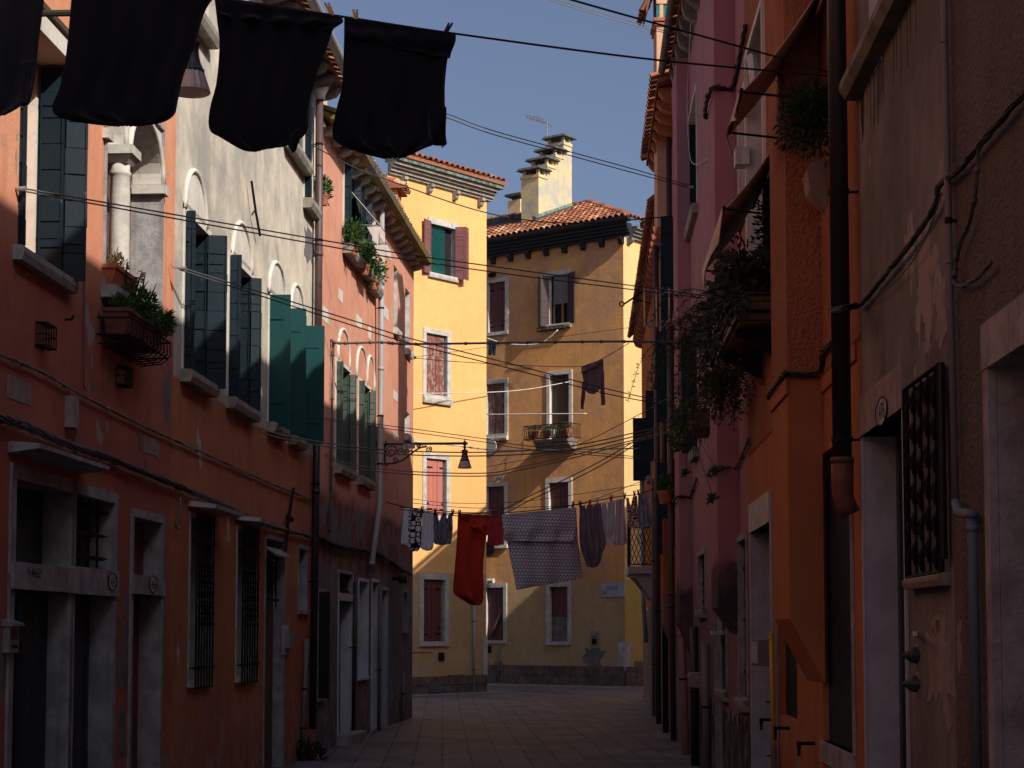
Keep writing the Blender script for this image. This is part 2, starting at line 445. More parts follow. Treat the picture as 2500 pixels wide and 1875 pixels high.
def paving():
    g = G('trachyte_paving')
    p = g.mapv(g.pos(), (1, 1, 1), (0, 0, radians(90 - 2.2)))
    bt = g.n('TexBrick'); g.put(bt.inputs['Vector'], p)
    bt.offset = .5; bt.offset_frequency = 2
    bt.inputs['Color1'].default_value = (.068, .070, .084, 1); bt.inputs['Color2'].default_value = (.14, .135, .148, 1)
    bt.inputs['Mortar'].default_value = (.012, .011, .012, 1)
    bt.inputs['Scale'].default_value = 1; bt.inputs['Mortar Size'].default_value = .017; bt.inputs['Mortar Smooth'].default_value = .35
    bt.inputs['Bias'].default_value = 0; bt.inputs['Brick Width'].default_value = .92; bt.inputs['Row Height'].default_value = .37
    n1 = g.noise(1.1, 6, .6); n2 = g.noise(24, 4, .6)
    col = g.mix(g.ramp(n1, .38, .62), bt.outputs[0], g.mix(.5, bt.outputs[0], (.24, .20, .19)))
    col = g.mix(g.math('MULTIPLY', g.ramp(n2, .58, .7), .45), col, (.045, .04, .042))
    col = g.mix(g.math('MULTIPLY', g.ramp(g.noise(.35, 5, .7), .5, .62), .45), col, (.06, .052, .052))
    col = g.mix(g.math('MULTIPLY', g.ramp(g.noise(5, 3, .5), .66, .7), .6), col, (.30, .28, .27))
    h = g.math('SUBTRACT', g.math('MULTIPLY', g.math('ADD', n2, n1), .25), bt.outputs['Fac'])
    g.bump(h, .5, .015)
    return g.fin(col, g.math('ADD', .55, g.math('MULTIPLY', n1, .3)), 0, .35)
M['paving'] = paving()
M['kerbstone'] = stone('pale_kerb_paving', (.27, .255, .25), (.17, .165, .17), scale=2.2, bump=.3)
M['patch'] = stone('bare_grey_render', (.19, .18, .185), (.13, .125, .13), scale=4, bump=.7)
M['ghost'] = stone('bare_cement_patch', (.33, .28, .26), (.25, .2, .19), scale=8, bump=.6)

def hexcloth():
    g = G('hexagon_print_cotton')
    uv = g.vm('MULTIPLY', g.uv(), (14.6, 14.6, 0))
    r3 = 1.7320508
    def cell(off):
        v = g.vm('ADD', uv, off)
        k = g.n('VectorMath'); k.operation = 'WRAP'; g.put(k.inputs[0], v)
        k.inputs[1].default_value = (1, r3, 1); k.inputs[2].default_value = (0, 0, 0)
        return g.vm('LENGTH', g.vm('SUBTRACT', k.outputs[0], (.5, r3 / 2, 0)), None, 1)
    d = g.math('MINIMUM', cell((0, 0, 0)), cell((.5, r3 / 2, 0)))
    f = g.ramp(d, .435, .47)
    n = g.noise(120, 3, .6)
    col = g.mix(f, g.mix(g.ramp(n, .35, .7), (.80, .86, .95), (.60, .65, .73)), (.006, .009, .022))
    g.bump(g.noise(300, 2, .5), .2, .003)
    return g.fin(col, .95, 0, .1)
M['hexcloth'] = hexcloth()
def stripecloth(name, a, b, freq, warp=.35):
    g = G(name)
    s = g.sep(g.uv()); nz = g.noise(9, 3, .5)
    f = g.math('SINE', g.math('MULTIPLY', g.math('ADD', s[0], g.math('MULTIPLY', nz, warp * .1)), freq))
    return g.fin(g.mix(g.ramp(f, -.15, .15), a, b), .95, 0, .1)
M['stripe'] = stripecloth('striped_navy_cotton', (.02, .025, .06), (.34, .36, .45), 330)
def ringcloth():
    g = G('ring_print_cotton')
    v = g.n('TexVoronoi'); g.put(v.inputs['Vector'], g.uv()); v.inputs['Scale'].default_value = 11; v.inputs['Randomness'].default_value = .55
    d = v.outputs['Distance']; e = g.n('TexVoronoi'); e.feature = 'DISTANCE_TO_EDGE'; g.put(e.inputs['Vector'], g.uv()); e.inputs['Scale'].default_value = 11; e.inputs['Randomness'].default_value = .55
    edge = g.ramp(e.outputs['Distance'], .10, .13)
    col = g.mix(edge, (.015, .018, .035), (.70, .70, .74))
    sel = g.ramp(g.sep(v.outputs['Color'])[0], .5, .52)
    dot = g.mix(sel, (.36, .02, .05), (.03, .035, .06))
    col = g.mix(g.ramp(d, .22, .2), col, dot)
    return g.fin(col, .95, 0, .1)
M['rings'] = ringcloth()
def swirlcloth():
    g = G('paisley_print_cotton')
    w = g.n('TexWave'); w.wave_type = 'RINGS'; g.put(w.inputs['Vector'], g.uv()); w.inputs['Scale'].default_value = 5
    w.inputs['Distortion'].default_value = 9; w.inputs['Detail'].default_value = 2; w.inputs['Detail Scale'].default_value = 2.2
    n = g.noise(7, 3, .6, g.uv())
    col = g.mix(g.ramp(w.outputs[1] if len(w.outputs) > 1 else w.outputs[0], .3, .36), (.14, .05, .055), (.75, .62, .58))
    col = g.mix(g.ramp(n, .56, .6), col, (.42, .10, .10))
    return g.fin(col, .95, 0, .1)
M['swirl'] = swirlcloth()
def meshcloth():
    g = G('teal_bird_mesh')
    return g.fin(g.mix(g.ramp(g.noise(60, 2, .5), .4, .6), (.015, .20, .19), (.01, .12, .12)), .7)
M['mesh'] = meshcloth()
def prismglass():
    g = G('ribbed_lamp_glass')
    p = g.n('TexCoord').outputs['Object']
    n = g.noise(8, 3, .5)
    g.b.inputs['Transmission Weight'].default_value = .35
    return g.fin(g.mix(n, (.62, .52, .53), (.48, .40, .42)), .25, 0, .5)
M['lampglass'] = prismglass()
SUN_EL, SUN_E, SKY_E, SKY_DUST, EXPO = radians(36), 4.5, .095, 4.0, 0.15
SIDE_H = 12.2  # height of the unseen side street house, set for the shade it casts
# ------------------------------------------------------------------ building components
def extr(mb, W, prof, u0, u1):
    n = len(prof)
    vs = [W.P(u0, z, d) for d, z in prof] + [W.P(u1, z, d) for d, z in prof]
    fs = [tuple(range(n)), tuple(range(2 * n - 1, n - 1, -1))] + [(i, (i + 1) % n, (i + 1) % n + n, i + n) for i in range(n)]
    return mb.add(vs, fs, R.random())

def facade(root, W, u0, u1, z1, holes, mat, depth=6, zb=-.1, name='wall', flanks=(True, True), cap=True):
    """front with rectangular openings, two flanks and a back"""
    us = sorted({u0, u1, *[v for h in holes for v in h[:2] if u0 < v < u1]})
    zs = sorted({zb, z1, *[v for h in holes for v in h[2:4] if zb < v < z1]})
    mb = MB(); ix = {}
    def vid(u, z):
        k = (u, z)
        if k not in ix: ix[k] = len(mb.v); mb.v.append(W.P(u, z, 0))
        return ix[k]
    for i in range(len(us) - 1):
        for j in range(len(zs) - 1):
            uc, zc = (us[i] + us[i + 1]) / 2, (zs[j] + zs[j + 1]) / 2
            if any(h[0] < uc < h[1] and h[2] < zc < h[3] for h in holes): continue
            mb.f.append([vid(us[i], zs[j]), vid(us[i + 1], zs[j]), vid(us[i + 1], zs[j + 1]), vid(us[i], zs[j + 1])]); mb.c.append(.5)
    for u, on in ((u0, flanks[0]), (u1, flanks[1])):
        if on: mb.quad(W.P(u, zb, 0), W.P(u, zb, -depth), W.P(u, z1, -depth), W.P(u, z1, 0))
    mb.quad(W.P(u0, zb, -depth), W.P(u1, zb, -depth), W.P(u1, z1, -depth), W.P(u0, z1, -depth))
    if cap: mb.quad(W.P(u0, z1, 0), W.P(u1, z1, 0), W.P(u1, z1, -depth), W.P(u0, z1, -depth))
    # an inner screen so that no daylight leaks through the openings
    return mb.build(name, mat, root, recalc=False)

def opening(root, W, h, rd=.22, rev='stone', sur=0.0, proud=.03, name='window', bottom=True, back='pane', backmat='glass', top=None):
    """recessed opening: reveal + flat stone surround as the part, its infill as a sub-part"""
    u0, u1, z0, z1 = h[:4]
    mb = MB()
    for (a, b) in (((u0, z0), (u0, z1)), ((u0, z1), (u1, z1)), ((u1, z1), (u1, z0)), ((u1, z0), (u0, z0))):
        mb.quad(W.P(a[0], a[1], 0), W.P(b[0], b[1], 0), W.P(b[0], b[1], -rd - .01), W.P(a[0], a[1], -rd - .01))
    if sur:
        e = .0015; t = sur if top is None else top
        mb.wbox(W, u0 - sur, u0, z0, z1, e, proud); mb.wbox(W, u1, u1 + sur, z0, z1, e, proud)
        mb.wbox(W, u0 - sur, u1 + sur, z1, z1 + t, e, proud + .004)
        if bottom: mb.wbox(W, u0 - sur, u1 + sur, z0 - sur * .8, z0, e, proud + .03)
    part = mb.build(name, M[rev], root, recalc=False)
    if back:
        q = MB(); q.wbox(W, u0 - .02, u1 + .02, z0 - .02, z1 + .02, -rd - .06, -rd)
        q.build(back, M[backmat], part)
    return part

def sill(part, W, h, over=.08, proud=.14, ht=.11, mat='stone', name='sill'):
    mb = MB()
    extr(mb, W, [(.002, h[2] - ht), (proud * .8, h[2] - ht), (proud, h[2] - ht * .55), (proud, h[2] - .012), (proud - .02, h[2]), (-.05, h[2] + .002)], h[0] - over, h[1] + over)
    return mb.build(name, M[mat], part)

def shutter(part, W, a, b, z0, z1, mat, n=7, t=.04, mid=True, name='shutter'):
    """a board shutter standing between plan points a and b (u,d)"""
    mb = MB()
    mb.planks(W, a, b, t, z0, z1, n)
    if mid:
        du, dd = b[0] - a[0], b[1] - a[1]; l = math.hypot(du, dd); nu, nd = -dd / l, du / l
        for s in (-1, 1):
            for f in (.18, .82):   # strap hinges
                z = z0 + (z1 - z0) * f; o = s * (t / 2 + .004)
                mb.pbox(W, (a[0] + nu * o, a[1] + nd * o), (a[0] + du * .8 + nu * o, a[1] + dd * .8 + nd * o), .008, z - .015, z + .015)
    return mb.build(name, M[mat], part)

def arch_pts(uc, hw, zs, rise, n=14, pointed=0.0):
    out = []
    for i in range(n + 1):
        a = pi * i / n
        out.append((uc - hw * cos(a), zs + rise * sin(a) ** (1 - pointed * .3)))
    return out

def blind_arch(root, W, u0, u1, zb, zs, rise, fill='white', ring='white'):
    uc, hw = (u0 + u1) / 2, (u1 - u0) / 2
    pts = arch_pts(uc, hw, zs, rise)
    mb = MB(); mb.prism(W, [(u1, zb), (u0, zb)] + pts, .0015, .012)
    p = mb.build('blind_arch', M[fill], root)
    r = MB(); r.tube([W.P(u0, zb, .012)] + [W.P(u, z, .012) for u, z in pts] + [W.P(u1, zb, .012)], .026, 8)
    r.build('moulding', M[ring], p, smooth=True)
    return p

PATCH = {}
def patch(mb, W, px0, px1, py0, py1, d=.006, jit=.3, n=14, d0=.0015):
    """irregular patch of bare render on a wall plane"""
    a = W.hit(px0, (py0 + py1) / 2); b = W.hit(px1, (py0 + py1) / 2)
    zt, zb = W.z((px0 + px1) / 2, py0), W.z((px0 + px1) / 2, py1)
    uc, hw, zc, hz = (a[0] + b[0]) / 2, (b[0] - a[0]) / 2, (zt + zb) / 2, (zt - zb) / 2
    poly = []
    if jit <= .1:
        e = lambda: R.uniform(-.06, .06)
        poly = [(uc - hw * (1 + e()), zc - hz * (1 + e())), (uc + hw * (1 + e()), zc - hz * (1 + e())), (uc + hw * (1 + e()), zc + hz * (1 + e())), (uc - hw * (1 + e()), zc + hz * (1 + e()))]
    for i in range(n if jit > .1 else 0):
        t = 2 * pi * i / n; k = 1 + R.uniform(-jit, jit * .3)
        sx = abs(cos(t)) ** .6 * (1 if cos(t) > 0 else -1); sz = abs(sin(t)) ** .6 * (1 if sin(t) > 0 else -1)
        poly.append((uc + hw * sx * k, zc + hz * sz * k))
    mb = MB(); mb.prism(W, poly, d0, d); PATCH.setdefault('list', []).append(mb)
def flush(name, mat, root):
    for mb in PATCH.pop('list', []): mb.build(name, M[mat], root)

def tiles(mb, W, u0, u1, over, run, z, slope, pitch=.205, row=.40, lim=None, r=.088):
    """rows of half-round clay tiles running up the slope from the eave"""
    L = sqrt(1 + slope * slope); cs, sn = 1 / L, slope / L
    nu = max(1, int(round((u1 - u0) / pitch))); p = (u1 - u0) / nu
    for i in range(nu):
        uc = u0 + (i + .5) * p
        a, smax = (0, run * L) if lim is None else lim(uc)
        s = a
        while s < smax - .05:
            s1 = min(s + row + .05, smax)
            cj = R.random(); ju = R.uniform(-.008, .008); jz = R.uniform(0, .012)
            vs = []
            for ss, rr, lift in ((s - .02, r, .022 + jz), (s1, r * .84, .0)):
                for k in range(6):
                    t = pi * k / 5
                    dn = rr * sin(t) * .95 + lift
                    d = over - ss * cs + dn * sn; zz = z + ss * sn + dn * cs
                    vs.append(W.P(uc + ju - rr * cos(t), zz, d))
            mb.add(vs, [(k, k + 1, k + 7, k + 6) for k in range(5)], cj)
            # thickness of the open end
            ve = []
            for rr in (r, r * .80):
                for k in range(6):
                    t = pi * k / 5; dn = rr * sin(t) * .95 + .022 + jz
                    ve.append(W.P(uc + ju - rr * cos(t), z + (s - .02) * sn + dn * cs, over - (s - .02) * cs + dn * sn))
            mb.add(ve, [(k, k + 1, k + 7, k + 6) for k in range(5)], cj)
            s += row
    # pan layer under the cover tiles
def roof(root, W, u0, u1, z, over, run, slope, mat='tiles', corb=.55, eavemat='darkstone', gutter=None, gmat='greypipe', lim=None, tile=True, corbsize=(.13, .16), slab=.07):
    mb = MB()
    extr(mb, W, [(over, z), (over, z + slab), (over - run, z + slab + run * slope), (over - run, z + run * slope)], u0, u1)
    if tile: tiles(mb, W, u0, u1, over + .05, run, z + slab, slope, lim=lim)
    # rear slope
    extr(mb, W, [(over - run, z + run * slope), (over - run, z + slab + run * slope), (over - 2 * run, z + slab - .0), (over - 2 * run, z)], u0, u1)
    # gable ends
    for u in (u0 + .03, u1 - .03):
        mb.add([W.P(u, z - .05, 0), W.P(u, z + run * slope, over - run), W.P(u, z - .05, over - 2 * run)], [(0, 1, 2)])
    part = mb.build('roof', M[mat], root)
    c = MB()
    if corb:
        n = int((u1 - u0) / corb); cw, ch = corbsize
        for i in range(n):
            u = u0 + (i + .5) * (u1 - u0) / n
            extr(c, W, [(.002, z - .004), (over * .92, z - .004), (over * .92, z - ch * .35), (over * .75, z - ch * .8), (over * .45, z - ch), (.002, z - ch * 1.15)], u - cw / 2, u + cw / 2)
        extr(c, W, [(.002, z - .004), (.05, z - .004), (.05, z - ch * .5), (.002, z - ch * .6)], u0 + .02, u1 - .02)
        c.build('cornice', M[eavemat], root)
    if gutter:
        g = MB(); rr = gutter
        for k in range(5):
            pass
        prof = [(over + .05 + rr + rr * cos(pi + pi * k / 8), z + slab + .02 + rr * sin(pi + pi * k / 8)) for k in range(9)]
        prof += [(over + .05 + rr + rr * .88 * cos(pi + pi * k / 8), z + slab + .02 + rr * .88 * sin(pi + pi * k / 8)) for k in range(8, -1, -1)]
        extr(g, W, prof, u0, u1); g.build('gutter', M[gmat], root)
    return part

def pipe(root, pts, r, mat, clips=(), W=None, name='drainpipe', rad=.3):
    mb = MB(); mb.tube(pts, r, 12)
    for i in range(1, len(pts) - 1):
        mb.lathe(Vector(pts[i]) - Vector((0, 0, r * .6)), [(r * 1.14, 0), (r * 1.14, r * 1.2)], 12)
    p = mb.build(name, M[mat], root, smooth=True)
    if clips:
        for k in clips:
            c = MB()
            a, b = Vector(pts[0]), Vector(pts[-1])
            for i in range(len(pts) - 1):
                lo, hi = sorted((pts[i][2], pts[i + 1][2]))
                if lo <= k <= hi and hi > lo:
                    a, b = Vector(pts[i]), Vector(pts[i + 1]); break
            t = (k - a.z) / (b.z - a.z) if abs(b.z - a.z) > 1e-6 else 0
            q = a.lerp(b, max(0, min(1, t)))
            c.lathe(q - Vector((0, 0, .012)), [(r * 1.12, 0), (r * 1.12, .026)], 12)
            if W: c.tube([q, q - W.N * (r * 2.2 + .03)], .007, 5)
            c.build('pipe_clip', M['iron'], p)
    return p

def chimney(parent, W, u0, u1, d0, d1, z0, z1, mat='peach', cap='tiles', name='chimney', box_over=.08):
    """rendered chimney stack, a tiled cap on short piers"""
    mb = MB(); mb.wbox(W, u0, u1, z0, z1, d0, d1)
    mb.wbox(W, u0 - .04, u1 + .04, z1 - .10, z1 - .03, min(d0, d1) - .04, max(d0, d1) + .04)
    dd0, dd1 = min(d0, d1), max(d0, d1)
    for u in (u0, u1 - .09, (u0 + u1) / 2 - .045):
        for d in (dd0, dd1 - .09): mb.wbox(W, u, u + .09, z1 + .001, z1 + .17, d + .002, d + .088)
    ch = mb.build(name, M[mat], parent)
    t = MB(); o = box_over
    t.wbox(W, u0 - o, u1 + o, z1 + .171, z1 + .20, dd0 - o, dd1 + o)
    zc = z1 + .20; rise = .14
    extr(t, W, [(dd0 - o, zc), (dd1 + o, zc), ((dd0 + dd1) / 2, zc + rise)], u0 - o, u1 + o)
    h = (dd1 - dd0) / 2 + o
    tiles(t, W, u0 - o, u1 + o, dd1 + o + .02, h, zc, rise / h, pitch=.19, row=.22, r=.08)
    return ch, t

def number(W, u, z, txt, h, parent, mat='black_ink', squeeze=.5, d=.006, oval=None, name='house_number'):
    """numerals painted on a lintel; oval=(half width, half height) adds the white oval plate"""
    cu = bpy.data.curves.new(name, 'FONT'); cu.body = txt; cu.size = 1.0; cu.align_x = 'CENTER'; cu.align_y = 'CENTER'; cu.extrude = 0.0
    to = bpy.data.objects.new('letters', cu); COL.objects.link(to)
    dg = bpy.context.evaluated_depsgraph_get(); me = bpy.data.meshes.new_from_object(to.evaluated_get(dg))
    bpy.data.objects.remove(to); bpy.data.curves.remove(cu)
    ys = [v.co.y for v in me.vertices]; xs = [v.co.x for v in me.vertices]
    s = h / (max(ys) - min(ys)); yc = (max(ys) + min(ys)) / 2; xc = (max(xs) + min(xs)) / 2
    side = 1 if (W.D.cross(Vector((0, 0, 1))).dot(W.N) > 0) else -1   # so that the writing reads from the street
    mb = MB()
    mb.v = [W.P(u + side * (v.co.x - xc) * s * squeeze, z + (v.co.y - yc) * s, d + .003) for v in me.vertices]
    mb.f = [list(p.vertices) for p in me.polygons]; mb.c = [.5] * len(mb.f)
    bpy.data.meshes.remove(me)
    if oval:
        a, b = oval; o = MB()
        ring = [(u + a * cos(2 * pi * k / 28), z + b * sin(2 * pi * k / 28)) for k in range(28)]
        o.prism(W, ring, d - .003, d); pl = o.build('number_plate', M['white_oval'], parent)
        r2 = MB(); pts = [W.P(uu, zz, d + .001) for uu, zz in ring]; r2.tube(pts + [pts[0]], .004, 4)
        mb.v, n0 = mb.v, len(mb.v)
        base = len(mb.v); mb.v += r2.v; mb.f += [[i + base for i in f] for f in r2.f]; mb.c += r2.c
        return mb.build(name, M[mat], parent, recalc=False)
    return mb.build(name, M[mat], parent, recalc=False)

def grille(part, W, h, d, nv, nh=3, r=.009, mat='iron', scrolls=0, name='grille'):
    mb = MB(); u0, u1, z0, z1 = h
    for i in range(nv):
        u = u0 + (i + .5) * (u1 - u0) / nv; mb.tube([W.P(u, z0, d), W.P(u, z1, d)], r, 5)
    for j in range(nh):
        z = z0 + (j + .5) * (z1 - z0) / nh if nh > 2 else z0 + (z1 - z0) * (.12 + .72 * j)
        mb.wbox(W, u0 - .03, u1 + .03, z - .014, z + .014, d - .005, d + .012)
        for u in (u0 - .02, u1 + .02): mb.tube([W.P(u, z, d), W.P(u, z, -.02)], .008, 5)
    if scrolls:
        for i in range(nv - 1):
            for zc in scrolls:
                uc = u0 + (i + 1) * (u1 - u0) / nv
                for s in (-1, 1):
                    pts = [W.P(uc + .045 * (1 - t / 10) * cos(1.1 * t * s + pi / 2), zc + s * .05 + .055 * (1 - t / 12) * sin(1.1 * t) * s, d + .014) for t in range(8)]
                    mb.tube(pts, .010, 4)
    return mb.build(name, M[mat], part)

# ------------------------------------------------------------------ LEFT: red house (numbers 1462-1464)
W = WL
L1a, L1b = W.uy(-5), W.u(424, 800)
red = thing('town_house', 'red plastered house with stone column window and three numbered doors', 'house', W.P((W.uy(11) + L1b) / 2, 0))
h_sh = (W.u(35), W.u(152), 4.22, 5.80)
h_bi = (W.u(247), W.u(386), 4.36, 6.10)
d62t = W.rect(33, 170, 1168, 1372); d62 = (d62t[0], d62t[1], -.05, W.z(33, 1438))
d63t = (W.u(181), W.u(279), W.z(181, 1383), W.z(181, 1205)); d63 = (d63t[0], d63t[1], -.05, W.z(181, 1450))
d64t = (W.u(327), W.u(396), W.z(327, 1403), W.z(327, 1262)); d64 = (d64t[0], d64t[1], -.05, W.z(327, 1450))
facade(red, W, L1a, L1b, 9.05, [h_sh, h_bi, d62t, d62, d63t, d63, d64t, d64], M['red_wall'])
roof(red, W, L1a, L1b, 9.0, .42, 3.2, .36, tile=False)
# big shuttered window
p = opening(red, W, h_sh, .27, 'white', 0, back='curtain', backmat='orangecurtain')
mb = MB(); mb.wbox(W, h_sh[0] - .05, h_sh[1] + .05, 5.80, 5.93, .002, .05); mb.build('lintel', M['white'], p)
mb = MB(); extr(mb, W, [(.002, 5.96), (.07, 5.96), (.07, 6.0), (.002, 6.06)], h_sh[0] - .12, h_sh[1] + .1); mb.build('wooden_hood', M['brownwood'], p)
sill(p, W, h_sh, .1, .08, .1, 'greystone')
shutter(p, W, (h_sh[0] + .03, -.12), (h_sh[0] + .02, .04), 4.24, 5.72, 'navy', 8)
shutter(p, W, (h_sh[1] - .04, -.185), (h_sh[1] - .04, -.004), 4.24, 5.78, 'navy', 8)
shutter(p, W, (h_sh[1] - .03, .0), (h_sh[1] + .02, .15), 4.20, 5.76, 'navy', 8)
mb = MB(); mb.wbox(W, h_sh[1] - .09, h_sh[1] - .005, 4.22, 5.80, -.268, -.205); mb.build('casement', M['white'], p); mb = MB(); mb.wbox(W, h_sh[0] + .005, h_sh[0] + .1, 4.22, 5.80, -.268, -.205); mb.build('casement', M['white'], p)
# two-light window with a stone column
p = opening(red, W, h_bi, .27, 'greystone', .03, .02, back='curtain', backmat='curtain', bottom=False)
uc = W.u(292, 550, -.05); zs = 5.62
mb = MB()
for (a, b) in ((h_bi[0], uc - .10), (uc + .10, h_bi[1])):   # spandrel blocks cut to round arches
    pts = arch_pts((a + b) / 2, (b - a) / 2, zs, .40, 14)
    n = len(pts)
    for k in range(n - 1):
        (ua, za), (ub, zb) = pts[k], pts[k + 1]
        for dd in ((-.26, -.002),):
            mb.hexa([W.P(ua, za, dd[0]), W.P(ub, zb, dd[0]), W.P(ub, zb, dd[1]), W.P(ua, za, dd[1]),
                     W.P(ua, 6.10, dd[0]), W.P(ub, 6.10, dd[0]), W.P(ub, 6.10, dd[1]), W.P(ua, 6.10, dd[1])])
mb.wbox(W, uc - .10, uc + .10, zs + .01, 6.10, -.26, -.003)
mb.build('spandrel', M['white'], p)
mb = MB()
for (a, b) in ((h_bi[0], uc - .10), (uc + .10, h_bi[1])):
    pts = arch_pts((a + b) / 2, (b - a) / 2 + .03, zs, .43, 14)
    mb.tube([W.P(u, z, .008) for u, z in pts], .026, 6)
mb.build('archivolt', M['white'], p, smooth=True)
c = W.P(uc, 4.37, -.05)
mb = MB()
mb.lathe(c, [(.105, 0), (.11, .03), (.10, .06), (.088, .10), (.085, .12), (.082, .9), (.079, 1.0), (.082, 1.02), (.09, 1.03), (.09, 1.05), (.079, 1.06), (.079, 1.13)], 18)
mb.build('column', M['stone'], p, smooth=True)
mb = MB()
mb.hexa([W.P(uc - .08, 5.49, -.13), W.P(uc + .08, 5.49, -.13), W.P(uc + .08, 5.49, .03), W.P(uc - .08, 5.49, .03), W.P(uc - .13, 5.55, -.18), W.P(uc + .13, 5.55, -.18), W.P(uc + .13, 5.55, .075), W.P(uc - .13, 5.55, .075)])
mb.wbox(W, uc - .14, uc + .14, 5.551, 5.625, -.26, .085)
mb.build('capital', M['stone'], p)
mb = MB()
mb.wbox(W, h_bi[1] - .06, h_bi[1] + .09, 5.52, 5.60, -.25, .05); mb.build('impost', M['stone'], p)
mb = MB(); mb.wbox(W, h_bi[0] - .09, h_bi[0] + .06, 5.52, 5.60, -.25, .05)
mb.build('impost', M['stone'], p)
sill(p, W, h_bi, .06, .13, .10, 'greystone')
# door 1462
p = opening(red, W, d62t, .2, 'greystone', .10, .02, back='pane', backmat='glass', bottom=False)
mb = MB(); extr(mb, W, [(.002, d62t[3] + .16), (.22, d62t[3] + .19), (.22, d62t[3] + .22), (.002, d62t[3] + .24)], d62t[0] - .15, d62t[1] + .25); mb.build('hood', M['greystone'], p)
dr = opening(red, W, d62, .17, 'greystone', .10, .02, 'door', False, None)
mb = MB(); mb.wbox(W, d62[0] - .10, d62[1] + .10, d62[3], d62t[2], -.21, .045); mb.build('lintel', M['greystone'], dr)
mb = MB(); mb.vplanks(W, d62[0], d62[1], 0, d62[3], -.20, -.15, 7)
mb.build('leaf', M['darkblue'], dr)
mb = MB(); mb.pbox(W, (d62[0] + .45, -.15), (d62[0] + .16, .0), .045, .02, d62[3] - .06); mb.build('open_leaf', M['navy'], dr)
u, z = W.hit(68, 1398); number(W, u, z, '1462', .066, dr, d=.047, squeeze=1.55)
# door 1463
p = opening(red, W, d63t, .2, 'greystone', .085, .02, bottom=False)
grille(p, W, (d63t[0] + .02, d63t[1] - .1, d63t[2], d63t[3]), -.06, 4, 3, .011)
dr = opening(red, W, d63, .2, 'greystone', .085, .02, 'door', False, None)
mb = MB(); mb.wbox(W, d63[0] - .085, d63[1] + .085, d63[3], d63t[2], -.21, .04); mb.build('lintel', M['greystone'], dr)
mb = MB(); mb.planks(W, (d63[0], -.19), (d63[1], -.19), .04, 0, d63[3], 8); mb.build('leaf', M['darkblue'], dr)
u, z = W.hit(261, 1420); number(W, u, z, '1463', .085, dr, d=.045, squeeze=.95, oval=(.125, .068))
# door 1464
p = opening(red, W, d64t, .22, 'greystone', .07, .02, bottom=False)
mb = MB()
mb.vplanks(W, d64t[0], d64t[1], d64t[2], d64t[3], -.18, -.15, 6); mb.wbox(W, d64t[0], d64t[1], d64t[2] + .3, d64t[2] + .33, -.15, -.12); mb.build('boarding', M['maroon'], p)
dr = opening(red, W, d64, .24, 'greystone', .07, .02, 'door', False, None)
mb = MB(); mb.wbox(W, d64[0] - .07, d64[1] + .07, d64[3], d64t[2], -.23, .035); mb.build('lintel', M['greystone'], dr)
mb = MB(); mb.vplanks(W, d64[0], d64[1], 0, d64[3], -.23, -.18, 5); mb.build('leaf', M['maroon'], dr)
u, z = W.hit(363, 1426); number(W, u, z, '1464', .085, dr, d=.04, squeeze=1.0, oval=(.14, .07))
# bare patches, cement niches, scars
mb = MB()
patch(None, W, 15, 75, 925, 980, .004, .1); patch(None, W, 350, 388, 1068, 1110, .004, .1)
flush('cement_patch', 'ghost', red)
mb = MB()
for (a, b, c, d) in ((299, 310, 1450, 1505), (286, 296, 1500, 1520), (398, 417, 900, 1060), (247, 254, 928, 960), (222, 229, 930, 955), (336, 344, 1055, 1110), (284, 318, 1530, 1700), (288, 306, 1700, 1860), (0, 14, 1500, 1740), (352, 360, 1120, 1160)):
    patch(None, W, a, b, c, d, .005, .55, 18)
flush('bare_render', 'patch', red)
def vent_cage(pxa, pxb, pya, pyb, lab):
    a, b, z0, z1 = W.rect(pxa, pxb, pya, pyb)
    t = thing('vent_cage', lab, 'vent', W.P((a + b) / 2, z0), 'caged wall vents')
    b = a + (b - a) * .55
    f = MB(); f.wbox(W, a, b, z0, z1, .002, .012); f.build('backplate', M['maroon'], t)
    g = MB()
    for k in range(5):
        u = a + (b - a) * k / 4; g.tube([W.P(u, z0, .01), W.P(u, z0 - .004, .085), W.P(u, z1, .085), W.P(u, z1 + .004, .01)], .006, 5)
    for z in (z0, z1, (z0 + z1) / 2): g.tube([W.P(a, z, .01), W.P(a, z, .085), W.P(b, z, .085), W.P(b, z, .01)], .006, 5)
    g.build('bars', M['iron'], t)
vent_cage(84, 128, 787, 842, 'small iron vent cage beside the dark navy shuttered window')
vent_cage(281, 312, 893, 938, 'small iron vent cage under the terracotta window box')

# ------------------------------------------------------------------ LEFT: cream and orange house
L2a, L2b = L1b, W.u(775, 1200)
cream = thing('town_house', 'house with cream plaster and dark shutters above an orange ground floor', 'house', W.P((L2a + L2b) / 2, 0))
zt, zb = 5.57, 4.08
wins = [(447, 507, 'navy', .10, .16, .19), (557, 613, 'navy', .125, .14, .115), (656, 688, 'green', .25, .05, .30), (709, 731, 'green', .2, .05, .33)]
holes = []; spec = []
for a, b, m, no, fi, fo in wins:
    hh = (W.u(a, 750), W.u(b, 750), zb, zt); holes.append(hh); spec.append((hh, m, no, fi, fo))
g1 = W.rect(462, 512, 1262, 1668); g2 = W.rect(577, 622, 1292, 1657)
sw = W.rect(728, 748, 1338, 1490)
dd_ = (W.u(646, 1500), W.u(691, 1500), -.05, W.z(646, 1312))
up = [(W.u(694, 430), W.u(738, 430), 7.72, 8.7), (W.u(742, 430), W.u(762, 430), 7.3, 8.7), (W.u(455, 300), W.u(500, 300), 7.55, 8.7)]
facade(cream, W, L2a, L2b, 9.15, holes + [g1, g2, sw, dd_] + up, M['cream_wall'])
roof(cream, W, L2a, L2b, 9.1, .34, 3.2, .36, tile=True, gutter=.07, gmat='greypipe')
